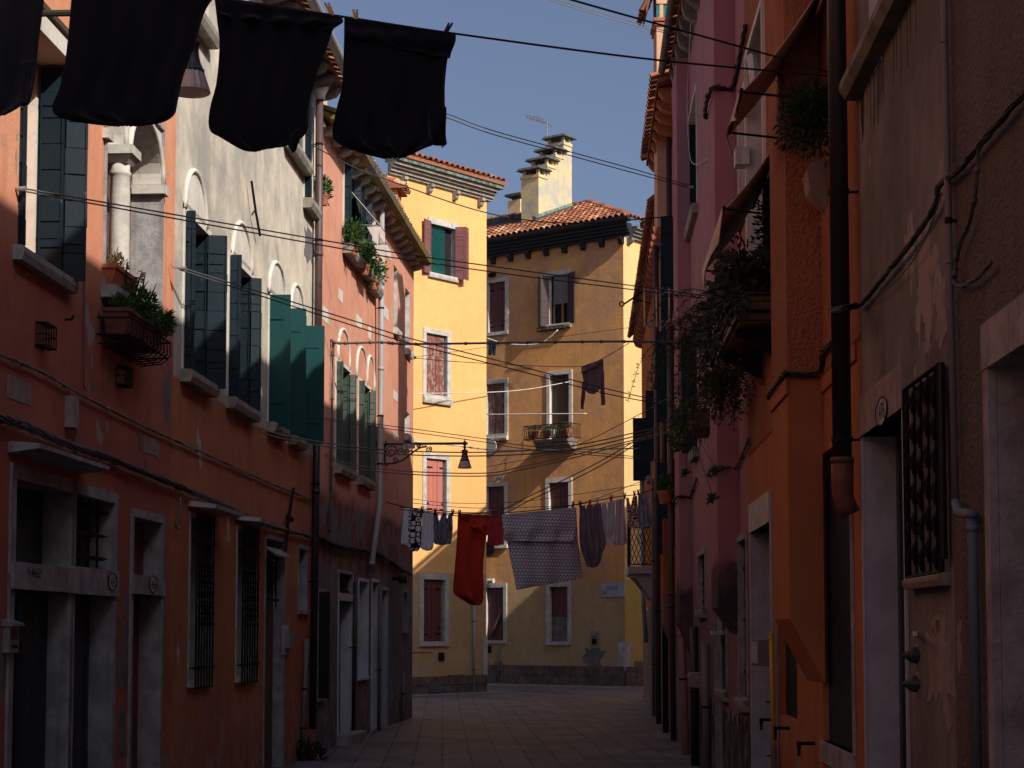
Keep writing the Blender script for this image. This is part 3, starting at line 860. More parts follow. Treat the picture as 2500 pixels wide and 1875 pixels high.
for hh, m, no, fi, fo in spec:
    p = opening(cream, W, hh, .22, 'white', .05, .015, back='pane', backmat='glass', bottom=False)
    shutter(p, W, (hh[0] + .03, -.14), (hh[0] + .03, no), zb - .04, zt + .02, m, 9 if m == 'navy' else 1)
    shutter(p, W, (hh[1] - .03, -fi), (hh[1] - .03, -.002), zb - .02, zt, m, 8 if m == 'navy' else 1)
    shutter(p, W, (hh[1] - .04, .004), (hh[1], fo), zb - .04, zt, m, 8 if m == 'navy' else 1)
    sill(p, W, hh, .08, .12, .12, 'cornicestone')
for (a, b) in ((447, 500), (565, 612), (655, 697), (708, 742)):
    blind_arch(cream, W, W.u(a, 560), W.u(b, 560), zt + .1, 5.60, .46)
for k, hh in enumerate(up):
    p = opening(cream, W, hh, .2, 'white', .05, .015, back='pane', backmat='glass', bottom=False)
    sill(p, W, hh, .08, .14, .13, 'cornicestone')
    if k < 2: shutter(p, W, (hh[0] + .02, -.1), (hh[0] - .02, .10), hh[2], hh[3], 'navy', 5)
for gg, nm in ((g1, 0), (g2, 1)):
    p = opening(cream, W, gg, .2, 'stone', .05, .012, back='pane', backmat='glass')
    zc = (gg[2] + gg[3]) / 2
    grille(p, W, (gg[0] + .02, gg[1] - .02, gg[2] - .06, gg[3] + .05), .05, 7, 2, .011, scrolls=(zc - .14, zc - .04, zc + .16, zc + .26))
    q = MB(); extr(q, W, [(.002, gg[3] + .10), (.27, gg[3] + .075), (.28, gg[3] + .115), (.002, gg[3] + .155)], gg[0] - .12, gg[1] + .30); q.build('hood', M['stone'], p)
dr = opening(cream, W, dd_, .16, 'greystone', .06, .015, 'door', False, None)
zl = W.z(646, 1480)
q = MB(); q.wbox(W, dd_[0], dd_[1], -.0, zl, -.16, -.12); q.build('leaf', M['brownwood'], dr)
q = MB(); q.wbox(W, dd_[0], dd_[1], zl + .01, dd_[3], -.16, -.13); q.build('pane', M['glass'], dr)
grille(dr, W, (dd_[0] + .02, dd_[1] - .2, zl, dd_[3] - .1), -.03, 4, 2, .008, scrolls=(zl + .25, zl + .45))
q = MB(); extr(q, W, [(-.02, dd_[3] - .12), (.10, dd_[3] - .2), (.10, dd_[3] - .18), (-.02, dd_[3] - .09)], dd_[0] + .1, dd_[1] - .05); q.build('hood', M['greystone'], dr)
p = opening(cream, W, sw, .18, 'greystone', .06, .012)
# drainpipe with hopper at the joint of the two houses
ux = W.u(779, 500)
ptop = W.at(780, 235, .10); pm = W.at(778, 620, .09); pb = W.at(768, 1200, .09)
hp = pipe(cream, [ptop, pm, W.at(776, 880, .09)], .052, 'brownpipe', (8.2, 6.9, 5.6), W)
pipe(cream, [W.at(775, 885, .085), W.at(771, 1200, .085), W.at(763, 1780, .085)], .05, 'blackpipe', (3.6, 2.3, 1.2), W)
q = MB(); tp = W.at(783, 222, .12)
q.lathe(tp - Vector((0, 0, .10)), [(.06, -.02), (.07, .05), (.12, .16), (.15, .30), (.15, .40), (.12, .40)], 16)
q.build('rainwater_hopper', M['white'], hp, smooth=True)
pipe(cream, [W.at(748, 1560, .05), W.at(744, 1680, .05), W.at(738, 1845, .05)], .03, 'dullpipe', (.9, .4), W)
# iron rod fixed to the plaster
q = MB(); q.tube([W.at(614, 442, .06), W.at(625, 520, .07), W.at(635, 575, .06)], .014, 6); q.tube([W.at(625, 510, .06), W.at(625, 510, 0)], .01, 5)
q.build('iron_rod', M['iron'], cream)
q = MB()
for (a, b, c, d) in ((730, 765, 290, 420), (740, 770, 560, 650)): patch(None, W, a, b, c, d, .004, .5, 18)
flush('bare_render', 'patch', cream)

# ------------------------------------------------------------------ LEFT: pink house
W = WL3
L3a, L3b = 0.0, W.u(1008, 1300)
pink = thing('town_house', 'salmon pink house with moss edged eaves and a decayed grey ground floor', 'house', W.P((L3a + L3b) / 2, 0))
zt, zb = 5.56, 4.06
lowpx = [(819, 853), (874, 902)]
low = [(W.u(a, 1000), W.u(b, 1000), zb, zt) for a, b in lowpx]
upp = [(W.u(838, 500), W.u(864, 500), 7.40, 8.62), (W.u(872, 500), W.u(892, 500), 7.40, 8.58), (W.u(899, 550), W.u(913, 550), 7.30, 8.5)]
dk1 = W.rect(776, 789, 1445, 1705); d1t = (W.u(826, 1420), W.u(859, 1420), W.z(826, 1447), W.z(826, 1398)); d1 = (d1t[0], d1t[1], -.05, W.z(826, 1466))
gw = W.rect(874, 896, 1418, 1655); d2 = (W.u(907, 1500), W.u(922, 1500), -.05, W.z(907, 1420)); d3 = (W.u(930, 1500), W.u(944, 1500), -.05, W.z(930, 1440))
fw = W.rect(983, 993, 1445, 1540)
nich = [W.rect(961, 970, 645, 800), W.rect(989, 1000, 700, 850), W.rect(988, 1000, 1000, 1058)]
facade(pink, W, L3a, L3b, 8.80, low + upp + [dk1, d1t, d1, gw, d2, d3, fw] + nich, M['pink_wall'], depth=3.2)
roof(pink, W, L3a, L3b + .05, 8.72, .24, 1.75, .42, 'mosstiles', corb=.55, eavemat='cornicestone', corbsize=(.085, .13))
q = MB(); extr(q, W, [(.24, 8.73), (.33, 8.75), (.36, 8.83), (.30, 8.86), (.24, 8.80)], L3a, L3b + .05); q.build('mossy_gutter', M['moss'], pink)
for k, hh in enumerate(low):
    p = opening(pink, W, hh, .2, 'white', .05, .015, bottom=False)
    shutter(p, W, (hh[0] + .03, -.12), (hh[0] + .04, .10), zb - .02, zt, 'sage', 8)
    shutter(p, W, (hh[1] - .03, -.14), (hh[1] - .03, -.002), zb - .02, zt, 'sage', 8)
    shutter(p, W, (hh[1] - .02, .004), (hh[1] + .02, .10), zb - .02, zt - .03, 'sage', 8)
    sill(p, W, hh, .08, .12, .14, 'cornicestone')
for (a, b, zs) in ((823, 851, 5.72), (869, 894, 5.72), (894, 912, 5.72)):
    blind_arch(pink, W, W.u(a, 870), W.u(b, 870), zt + .03, zs, .40, 'pink_wall', 'white')
for k, hh in enumerate(upp):
    p = opening(pink, W, hh, .2, 'white', .06, .02, bottom=False)
    if k < 2:
        shutter(p, W, (hh[0] + .02, -.06), (hh[0] + .03, .12), hh[2], hh[3], 'navy', 7)
        shutter(p, W, (hh[1] - .03, -.12), (hh[1] - .03, -.002), hh[2], hh[3], 'green', 7)
        shutter(p, W, (hh[1] - .02, .004), (hh[1] + .02, .11), hh[2], hh[3] - .02, 'navy', 7)
    sill(p, W, hh, .08, .16, .15, 'cornicestone')
for i, hh in enumerate(nich):
    p = opening(pink, W, hh, .10, 'stone', 0, name='blocked_window', back='infill', backmat='ghost')
    sill(p, W, hh, .03, .09, .12, 'stone')
p = opening(pink, W, dk1, .10, 'greystone', .05, .015, back='boarding', backmat='black')
shutter(p, W, (dk1[0], .0), (dk1[0] - .03, .16), dk1[2], dk1[3], 'black', 1)
p = opening(pink, W, d1t, .18, 'greystone', .05, .02, bottom=False); grille(p, W, d1t, -.05, 4, 2, .008)
for hh in (d1, d2, d3):
    dr = opening(pink, W, hh, .22, 'paleblue' if hh is not d3 else 'bluestone', .05, .02, 'door', False, None)
    q = MB(); q.vplanks(W, hh[0], hh[1], 0, hh[3], -.21, -.17, 4); q.build('leaf', M['darkblue'], dr)
    if hh is d1:
        q = MB(); q.wbox(W, hh[0] - .05, hh[1] + .05, hh[3], d1t[2], -.2, .03); q.build('lintel', M['stone'], dr)
        q = MB(); q.wbox(W, hh[0] - .1, hh[1] + .1, -.05, .14, .003, .22); q.build('doorstep', M['greystone'], dr)
for hh in (gw, fw):
    opening(pink, W, hh, .18, 'paleblue' if hh is gw else 'greystone', .05, .02)
q = MB()
for (a, b, c, d) in ((826, 836, 706, 736), (787, 804, 752, 788), (869, 883, 772, 800), (898, 906, 798, 828), (960, 970, 955, 977), (960, 972, 1058, 1074), (936, 948, 750, 778)): patch(None, W, a, b, c, d, .005, .08, 8)
flush('cement_patch', 'white', pink)
q = MB()
for (a, b, c, d) in ((800, 830, 1230, 1370), (835, 862, 1270, 1370), (868, 890, 1240, 1330), (803, 812, 1100, 1180)): patch(None, W, a, b, c, d, .005, .55, 20)
flush('bare_render', 'patch', pink)
# grey drainpipe
pipe(pink, [W.at(932, 480, .12), W.at(930, 900, .10), W.at(927, 1230, .10), W.at(908, 1375, .10), W.at(905, 1395, .06)], .048, 'greypipe', (7.0, 5.2, 4.4), W)
q = MB(); a = W.hit(919, 1080); q.wbox(W, a[0] - .16, a[0] + .16, 4.78, 5.02, .003, .12); q.build('junction_box', M['metal'], pink)
pipe(pink, [W.at(867, 1420, .05), W.at(863, 1800, .05)], .03, 'blackpipe', (1.4,), W)
pipe(pink, [W.at(929, 1430, .05), W.at(925, 1790, .05)], .03, 'dullpipe', (1.0,), W)
pipe(pink, [W.at(985, 1640, .04), W.at(983, 1760, .04)], .03, 'dullpipe', (.5,), W)
# small terracotta chimney near the end of the roof
zc = W.z(965, 455)
ch, t = chimney(pink, W, W.uy(32.55), W.uy(33.1), -.50, -.04, 8.5, W.z(965, 466), 'pink_wall', box_over=.1)
t.build('tiled_cap', M['tiles'], ch)
ch, t = chimney(pink, W, W.uy(25.2), W.uy(25.8), -.55, -.12, 8.9, 9.85, 'chimney_yellow', box_over=.1)
t.build('tiled_cap', M['tiles'], ch)
# ------------------------------------------------------------------ classical eave cornice
def cornice(root, W, u0, u1, z, steps, mod=1.05, msz=(.16, .2, .24), mat='darkstone', end0=True):
    mb = MB(); zz = z
    for (d, h) in steps:
        mb.wbox(W, u0, u1, zz, zz + h - .003, .002, d); zz += h
    c = mb.build('cornice', M[mat], root)
    n = int(round((u1 - u0) / mod)); w, h, dp = msz
    for i in range(n):
        u = u0 + (i + .5) * (u1 - u0) / n
        q = MB()
        extr(q, W, [(.002, z - .003), (dp, z - .003), (dp, z - h * .35), (dp * .7, z - h * .5), (dp * .6, z - h * .8), (dp * .35, z - h), (.002, z - h)], u - w / 2, u + w / 2)
        q.build('modillion', M[mat], c)
    return c, zz

def flatwin(root, W, px0, px1, py0, py1, sur=.12, rd=.12, ref=0, **k):
    hh = W.rect(px0, px1, py0, py1, ref=ref)
    return hh, lambda mat='stone', back='pane', backmat='glass': opening(root, W, hh, rd, mat, sur, .02, back=back, backmat=backmat)

def closed_leaves(part, W, hh, d, mat, split=.5, n=3, straps=True):
    um = hh[0] + (hh[1] - hh[0]) * split
    for k, (a, b) in enumerate(((hh[0] + .004, um - .004), (um + .004, hh[1] - .004))):
        mb = MB(); mb.vplanks(W, a, b, hh[2] + .005, hh[3] - .005, d - .04, d, max(1, round(n * (b - a) / (hh[1] - hh[0]) * 2)))
        s = mb.build('shutter', M[mat], part)
        if straps:
            q = MB()
            for f in (.12, .22, .85):
                z = hh[2] + (hh[3] - hh[2]) * f; w = (b - a) * (.6 if f != .22 else .3)
                if k == 0: q.wbox(W, a, a + w, z - .02, z + .02, d + .001, d + .012)
                else: q.wbox(W, b - w, b, z - .02, z + .02, d + .001, d + .012)
            q.build('strap_hinge', M['iron'], s)

# ------------------------------------------------------------------ yellow corner house (nearer)
W = WA
A0 = W.u(960, 1400)
A0 = -3.9; zA = W.z(1187, 490)
yel = thing('corner_house', 'sunlit yellow corner house behind the lamp with red shutters and a stone cornice', 'house', W.P(-1.5, 0))
wa1 = W.rect(1050, 1110, 545, 665)
wa2 = W.rect(1040, 1091, 812, 962)
wa3 = W.rect(1040, 1089, 1118, 1258)
wa4 = W.rect(1033, 1085, 1414, 1566)
hA = [wa1, wa2, wa3, wa4]
facade(yel, W, A0, 0, zA, hA, M['yellow_wall'], depth=6)
p = opening(yel, W, wa1, .14, 'stone', .0, back='pane', backmat='interior')
q = MB(); q.wbox(W, wa1[0] - .10, wa1[1] + .10, wa1[3], wa1[3] + .16, .002, .03); q.build('lintel', M['stone'], p)
sill(p, W, wa1, .1, .09, .13, 'stone')
q = MB()
for k in range(34):
    z = wa1[2] + .02 + k * (wa1[3] - wa1[2] - .04) / 34
    extr(q, W, [(-.10, z), (-.075, z + .022), (-.072, z + .03), (-.10, z + .008)], wa1[0] + .03, wa1[0] + (wa1[1] - wa1[0]) * .68)
q.build('slatted_blind', M['greenblind'], p)
wd = wa1[1] - wa1[0]
for (a, b, n) in (((wa1[0] - .01, .03), (wa1[0] - .33, .10), 8), ((wa1[1] + .16, .25), (wa1[1] + .34, .18), 8), ((wa1[1] - .0, .02), (wa1[1] + .15, .25), 8)):
    shutter(p, W, a, b, wa1[2] - .05, wa1[3] + .06, 'plum', n, .035)
p = opening(yel, W, wa2, .12, 'stone', .13, .025, backmat='interior')
closed_leaves(p, W, (wa2[0], wa2[1] - .06, wa2[2], wa2[3]), -.05, 'oldred', .58, 2, False)
sill(p, W, (wa2[0] - .1, wa2[1] + .1, wa2[2] - .09, 0), .04, .10, .14, 'stone')
p = opening(yel, W, wa3, .12, 'stone', .14, .025, backmat='interior')
closed_leaves(p, W, (wa3[0], wa3[1] - .08, wa3[2], wa3[3]), -.045, 'salmon', .68, 2)
p = opening(yel, W, wa4, .14, 'stone', .16, .03, backmat='interior')
closed_leaves(p, W, (wa4[0], wa4[1] - .09, wa4[2], wa4[3]), -.05, 'maroon', .5, 2)
c, zc = cornice(yel, W, A0, .18, zA, [(.07, .07), (.13, .09), (.20, .07), (.28, .09)], .95, (.13, .24, .2), 'cornicestone')
q = MB(); q.wbox(W, A0, .32, zc, zc + .12, -.1, .36); q.build('gutter', M['copper'], yel)
W2 = Wall(W.P(.0, 0).x, W.P(.0, 0).y, W.N.x, W.N.y, W.D.x, W.D.y)   # right flank of the house
q = MB(); zz = zA
for (d, h) in [(.07, .07), (.13, .09), (.20, .07), (.28, .09)]:
    q.wbox(W2, -5.5, .002, zz, zz + h - .004, .003, .10 + d * .6); zz += h
q.build('side_cornice', M['cornicestone'], c)
mb = MB()
extr(mb, W, [(.40, zc + .10), (.40, zc + .19), (-2.6, zc + 1.25), (-2.6, zc + 1.15)], A0, .40)
tiles(mb, W, A0, .30, .42, 3.0, zc + .19, .355, lim=lambda u: (0, min(3.2, max(.0, (.36 - u) * 1.06))))
mb.build('roof', M['tiles'], yel)
# plinth
q = MB()
q.wbox(W, A0, -.001, -.05, .455, .001, .03)
x = A0
while x < -.02:
    w = min(R.uniform(.35, .75), -x)
    q.wbox(W, x, x + w - .006, -.05, .22 + R.uniform(-.02, .0), .002, .05 + R.uniform(-.015, .01))
    q.wbox(W, x + .1, min(0, x + .1 + w) - .012, .23, .47 + R.uniform(-.03, .03), .002, .045 + R.uniform(-.015, .01)); x += w
q.build('plinth', M['rubble'], yel)
q = MB(); q.wbox(W, -.16, .03, .42, 1.42, .002, .03); q.build('corner_stone', M['stone'], yel)
pipe(yel, [W.at(1157, 1470, .06), W.at(1157, 1690, .06)], .035, 'greypipe', (1.9, .6), W)
q = MB(); q.wbox(W, A0 + .2, W.u(1055, 1588), W.z(1020, 1592), W.z(1020, 1586), .002, .03); q.build('ledge', M['yellow_wall'], yel)
q = MB(); a = W.rect(1070, 1084, 1593, 1614); q.wbox(W, *a, .002, .02); q.build('vent_plate', M['iron'], yel)
q = MB(); a = W.rect(1044, 1073, 1672, 1690)
for k in range(5): q.wbox(W, a[0], a[1], a[2] + k * .045, a[2] + k * .045 + .03, .05, .075)
q.build('vent_grille', M['bluepipe'], yel)

# ------------------------------------------------------------------ ochre corner house with the stepped chimney (farther)
W = WB
zB = W.z(1525, 578); B1 = 9.5
och = thing('corner_house', 'ochre corner house with black cornice, tiled hip roof and stepped chimney', 'house', W.P(2.0, 0))
uL = lambda px, py: W.u(px, py)
def brect(x0, x1, yt, yb):
    return W.rect(x1, x0, yt, yb, ref=0)
b11 = brect(1193, 1234, 686, 808); b12 = brect(1341, 1388, 668, 788)
b21 = brect(1189, 1233, 934, 1058); b22 = brect(1343, 1390, 912, 1075)
b31 = brect(1189, 1232, 1186, 1330); b32 = brect(1341, 1389, 1176, 1330)
b41 = brect(1188, 1230, 1434, 1563); b42 = brect(1343, 1387, 1432, 1566)
hB = [b11, b12, b21, b22, b31, b32, b41, b42]
facade(och, W, 0, B1, zB, hB, M['ochre_wall'], depth=.4, cap=False, flanks=(False, True))
facade(och, WS, .0, 9.0, zB + .0, [], M['ochre_side'], depth=.4, name='side_wall', cap=False, flanks=(False, True))
q = MB(); q.quad(W.P(.3, zB, -.1), W.P(B1, zB, -.1), W.P(B1, zB, -9), W.P(.3, zB, -9)); q.build('attic_floor', M['brownwood'], och)
# u grows to the left in this wall; index 0 is the right jamb
p = opening(och, W, b11, .12, 'stone', .13, .03, backmat='interior'); closed_leaves(p, W, (b11[0] + .06, b11[1], b11[2], b11[3]), -.06, 'maroon', .45, 2)
p = opening(och, W, b12, .14, 'stone', .0, backmat='interior')
q = MB(); q.wbox(W, b12[0] - .08, b12[1] + .18, b12[3], b12[3] + .14, .002, .04); q.build('lintel', M['stone'], p)
sill(p, W, b12, .1, .10, .14, 'stone')
q = MB(); n = 26; zz0 = b12[2] + (b12[3] - b12[2]) * .42
for k in range(n):
    z = zz0 + k * (b12[3] - zz0) / n
    extr(q, W, [(-.09, z), (-.06, z + .02), (-.055, z + .035), (-.09, z + .012)], b12[0] + .05, b12[1] - .12)
q.build('slatted_blind', M['blind'], p)
q = MB(); 
for (a, b) in ((b12[0] + .05, b12[0] + .10), (b12[0] + .26, b12[0] + .33), (b12[1] - .14, b12[1] - .09)): q.wbox(W, a, b, b12[2], zz0, -.12, -.09)
q.build('casement', M['terra'], p)
for (a, b) in (((b12[1] + .01, .02), (b12[1] + .17, .22)), ((b12[1] + .17, .22), (b12[1] + .34, .08)), ((b12[0] - .01, .02), (b12[0] - .30, .10))):
    shutter(p, W, a, b, b12[2] - .04, b12[3] + .02, 'darkplum', 8, .035)
q = MB()   # iron flower rack below
for dz, dd in ((-.16, .1), (-.22, .22), (-.22, .34), (-.12, .34)): q.tube([W.P(b12[0] - .05, b12[2] + dz, dd), W.P(b12[1] + .25, b12[2] + dz, dd)], .012, 5)
for k in range(7):
    u = b12[0] + k * (b12[1] - b12[0] + .2) / 6; q.tube([W.P(u, b12[2] - .12, .02), W.P(u, b12[2] - .22, .2), W.P(u, b12[2] - .22, .34), W.P(u, b12[2] - .10, .34)], .010, 5)
q.build('flower_rack', M['iron'], p)
p = opening(och, W, b21, .12, 'stone', .13, .03, backmat='interior'); closed_leaves(p, W, (b21[0] + .1, b21[1] - .03, b21[2], b21[3]), -.06, 'oldred', .55, 2, False)
p = opening(och, W, b22, .16, 'white', .12, .03, backmat='interior')
q = MB(); q.vplanks(W, b22[0] + .01, b22[1] - .01, b22[2], b22[3] - .02, -.15, -.12, 3); q.build('shutter', M['brownwood'], p)
sill(p, W, (b21[0] - .1, b21[1] + .1, b21[2] - .1, 0), .04, .12, .12, 'stone')
for bb in (b31, b32):
    p = opening(och, W, bb, .14, 'white', .13, .03, backmat='interior'); closed_leaves(p, W, bb, -.08, 'maroon', .5, 2, False)
p = opening(och, W, b41, .14, 'stone', .13, .035, backmat='interior'); closed_leaves(p, W, b41, -.07, 'maroon', .5, 2, False)
q = MB(); q.pbox(W, (b41[1] - .03, -.04), (b41[0] + .1, -.03), .03, b41[2] + .02, b41[2] + .05)
a, b = W.P(b41[1] - .1, b41[2] + .06, -.045), W.P(b41[0] + .05, b41[2] + 1.0, -.045)
q.tube([a, b], .07, 4); q.build('plank_brace', M['brownwood'], p)
p = opening(och, W, b42, .14, 'stone', .14, .035, backmat='interior')
zm = b42[2] + (b42[3] - b42[2]) * .46
q = MB(); q.vplanks(W, b42[0], b42[1], zm, b42[3], -.12, -.08, 3); q.build('shutter', M['maroon'], p)
q = MB(); q.wbox(W, b42[0], b42[1], b42[2], zm - .01, -.13, -.09); q.build('marble_panel', M['darkstone'], p)
# balcony
bz = b22[2] + .12
bal = MB()
extr(bal, W, [(.002, bz - .10), (.50, bz - .10), (.50, bz - .18), (.44, bz - .20), (.44, bz - .28), (.36, bz - .30), (.34, bz - .38), (.002, bz - .42)], b22[0] - .28, b22[1] + .28)
bal = bal.build('balcony', M['darkstone'], och)
q = MB(); u0, u1 = b22[0] - .45, b22[1] + .55
for z, d in ((bz - .08, .62), (bz + .34, .62)): q.tube([W.P(u0, z, .02), W.P(u0, z, d), W.P(u1, z, d), W.P(u1, z, .02)], .013, 5)
for k in range(26):
    u = u0 + k * (u1 - u0) / 25; q.tube([W.P(u, bz - .08, .62), W.P(u, bz + .12, .68), W.P(u, bz + .34, .62)], .007, 4)
for uu in (u0, u1):
    for k in range(6): q.tube([W.P(uu, bz - .08, .08 + k * .1), W.P(uu, bz + .34, .08 + k * .1)], .007, 4)
q.build('railing', M['iron'], bal)
# cornice, gutter and hip roof
steps = [(.10, .09), (.17, .09), (.24, .09), (.31, .10)]
c, zc = cornice(och, W, -.31, B1, zB, steps, .72, (.15, .22, .2), 'black')
q = MB(); zz = zB
for (d, h) in steps:
    q.wbox(WS, .31, 9.0, zz, zz + h - .004, .002, d); zz += h
q.build('side_cornice', M['darkstone'], c)
for i in range(8):
    u = .25 + i * .8; q = MB()
    extr(q, WS, [(.002, zB - .003), (.2, zB - .003), (.2, zB - .08), (.12, zB - .16), (.002, zB - .22)], u - .07, u + .07); q.build('modillion', M['darkstone'], c)
q = MB()
extr(q, W, [(.30, zc + .0), (.40, zc + .0), (.47, zc + .07), (.48, zc + .15), (.36, zc + .15), (.30, zc + .10)], -.47, B1)
extr(q, WS, [(.30, zc + .0), (.40, zc + .0), (.47, zc + .07), (.48, zc + .15), (.36, zc + .15), (.30, zc + .10)], .47, 9)
q.build('gutter', M['black'], och)
SL = .42; zr = zc + .11; HR = 4.55
def wl(u, s): return W.P(u, zr + s * SL, .36 - s)
mb = MB()
L = sqrt(1 + SL * SL)
mb.add([wl(-.36, 0), wl(B1, 0), wl(B1, HR), wl(HR - .36, HR)], [(0, 1, 2, 3)])
mb.add([wl(-.36, 0), wl(HR - .36, HR), W.P(HR - .36, zr + HR * SL, -9), W.P(-.36, zr, -9)], [(0, 1, 2, 3)])
mb.add([wl(HR - .36, HR), wl(B1, HR), W.P(B1, zr, -9), W.P(HR - .36, zr, -9)], [(0, 1, 2, 3)])
tiles(mb, W, -.36, B1, .40, HR, zr + .03, SL, pitch=.215, row=.42, lim=lambda u: (0, min(HR, max(.15, u + .36)) * L), r=.10)
tiles(mb, WS, -.36, 9.0, .40, HR, zr + .03, SL, pitch=.215, row=.42, lim=lambda u: (0, min(HR, max(.15, u + .36)) * L), r=.10)
n = 16
for k in range(n):   # ridge tiles along the hip
    f0, f1 = k / n, (k + 1.15) / n
    a = W.P(-.36 + HR * f0, zr + HR * SL * f0 + .09, .36 - HR * f0); b = W.P(-.36 + HR * f1, zr + HR * SL * f1 + .07, .36 - HR * f1)
    mb.tube([a, b], [.115, .09], 8, True)
for k in range(10):
    a = W.P(HR - .36 + k * .5, zr + HR * SL + .08, .36 - HR); b = W.P(HR - .36 + k * .5 + .56, zr + HR * SL + .06, .36 - HR); mb.tube([a, b], [.115, .09], 8, True)
rf = mb.build('roof', M['tiles'], och)
# four-flue stepped chimney
ca, s0 = 4.3, 1.5
q = MB(); q2 = MB(); q3 = MB()
zb0 = 13.9; tops = [16.35, 16.78, 17.2, 17.72]
for k, zt_ in enumerate(tops):
    d1 = -s0 - k * .465; d0 = d1 - .465
    q.wbox(W, ca, ca + .70, zb0, zt_, d0 + (.0 if k == 3 else .0), d1 - (.0001 if k else 0))
    q.wbox(W, ca - .03, ca + .73, zt_ + .001, zt_ + .10, d0 - .0, d1 + .03)
    for uu in (ca + .02, ca + .58):
        for d in (d0 + .04, d1 - .12): q.wbox(W, uu, uu + .10, zt_ + .101, zt_ + .27, d, d + .08)
    q2.hexa([W.P(ca - .12, zt_ + .272, d0 - .16), W.P(ca + .82, zt_ + .272, d0 - .16), W.P(ca + .82, zt_ + .272, d1 + .14), W.P(ca - .12, zt_ + .272, d1 + .14),
             W.P(ca - .06, zt_ + .36, d0 - .1), W.P(ca + .76, zt_ + .36, d0 - .1), W.P(ca + .76, zt_ + .36, d1 + .08), W.P(ca - .06, zt_ + .36, d1 + .08)])
ch = q.build('chimney', M['chimney_yellow'], rf)
q2.build('chimney_cap', M['lead'], ch)
q3.wbox(W, ca - .06, ca + .76, zr + (s0 - .1) * SL, zr + (s0 + .3) * SL + .16, -s0 + .0, -s0 + .10)
a0, a1 = W.P(ca - .05, zr + (s0 + .2) * SL + .2, -s0 + .3), W.P(ca - .05, zr + (s0 + 2.2) * SL + .16, -s0 - 1.75)
q3.tube([a0, a1], .09, 5); q3.build('flashing', M['copper'], ch)
zz = W.z(1268, 492, -5.7); q = MB(); q.wbox(W, 8.0, 8.55, 14.2, zz, -6.0, -5.4); ch2 = q.build('chimney', M['chimney_yellow'], rf)
q = MB(); q.wbox(W, 7.92, 8.63, zz + .14, zz + .22, -6.1, -5.3); q.wbox(W, 8.1, 8.45, zz + .001, zz + .139, -5.9, -5.5); q.build('chimney_cap', M['lead'], ch2)
q = MB(); q.wbox(W, 5.4, 7.4, zr + .9, zr + 1.45, -3.0, -2.2); q.build('dormer', M['lead'], rf)
# plinth, bare render, boxes
q = MB(); x = 0; q.wbox(W, 0.0, B1, -.05, .585, .001, .04)
while x < B1:
    w = R.uniform(.4, .9)
    q.wbox(W, x, x + w - .006, -.05, .30 + R.uniform(-.04, 0), .002, .07 + R.uniform(-.02, .01)); q.wbox(W, x, x + w * .97 - .006, .31, .60 + R.uniform(-.05, .02), .002, .06 + R.uniform(-.02, .01)); x += w
q.wbox(WS, .0, 6, -.05, .58, .002, .06)
q.build('plinth', M['rubble'], och)
q = MB()
patch(None, W, 1424, 1478, 1572, 1638, .006, .5, 22); patch(None, W, 1436, 1466, 1580, 1630, .007, .3, 16)
patch(None, W, 1205, 1232, 1612, 1632, .005, .5, 16)
patch(None, WS, 1547, 1570, 1612, 1632, .006, .5, 16); flush('bare_render', 'patch', och)
q = MB(); q.wbox(W, -.03, W.u(1511, 1600), W.z(1520, 1637), W.z(1520, 1568), .002, .03); q.wbox(WS, .031, .30, W.z(1520, 1637), W.z(1520, 1568), .002, .03); q.build('corner_stone', M['stone'], och)
# marble street plaque
h = (W.u(1526, 1430) + .01, W.u(1468, 1430), W.z(1500, 1457), W.z(1500, 1425))
pl = thing('street_plaque', 'pale stone street name plaque at the corner of the ochre house', 'plaque', W.P((h[0] + h[1]) / 2, h[2]))
q = MB(); q.wbox(W, h[0], h[1], h[2], h[3], .002, .035); q.build('slab', M['bluestone'], pl)
uc = (h[0] + h[1]) / 2
number(W, uc, h[3] - .12, 'CALE', .10, pl, d=.036, squeeze=1.15, name='lettering')
number(W, h[1] - .14, h[2] + .13, 'DE', .12, pl, d=.036, squeeze=.9, name='lettering')
# water tap niche, vents, lamps, cable
t = thing('meter_box', 'grey wall box with a handle on the ochre house near its corner', 'meter box', W.at(1450, 1575))
a = brect(1443, 1462, 1541, 1575)
q = MB(); q.wbox(W, *a, .002, .04); q.build('casing', M['metal'], t)
q = MB(); q.wbox(W, a[0] + .06, a[1] - .06, a[2] + .03, a[2] + .2, .041, .05); q.tube([W.P(a[0] + .1, a[2] + .25, .04), W.P(a[0] + .1, a[2] + .27, .1), W.P(a[1] - .1, a[2] + .27, .1), W.P(a[1] - .1, a[2] + .25, .04)], .012, 6); q.build('door_handle', M['iron'], t)
q = MB(); a = brect(1187, 1200, 1577, 1594); q.wbox(W, *a, .002, .03); q.build('vent_plate', M['iron'], och)
q = MB(); a = brect(1190, 1215, 1652, 1666)
for k in range(4): q.wbox(W, a[0], a[1], a[2] + k * .045, a[2] + k * .045 + .03, .07, .09)
q.build('vent_grille', M['bluepipe'], och)
pipe(och, [W.at(1217, 1580, .06), W.at(1216, 1664, .09)], .03, 'dullpipe')
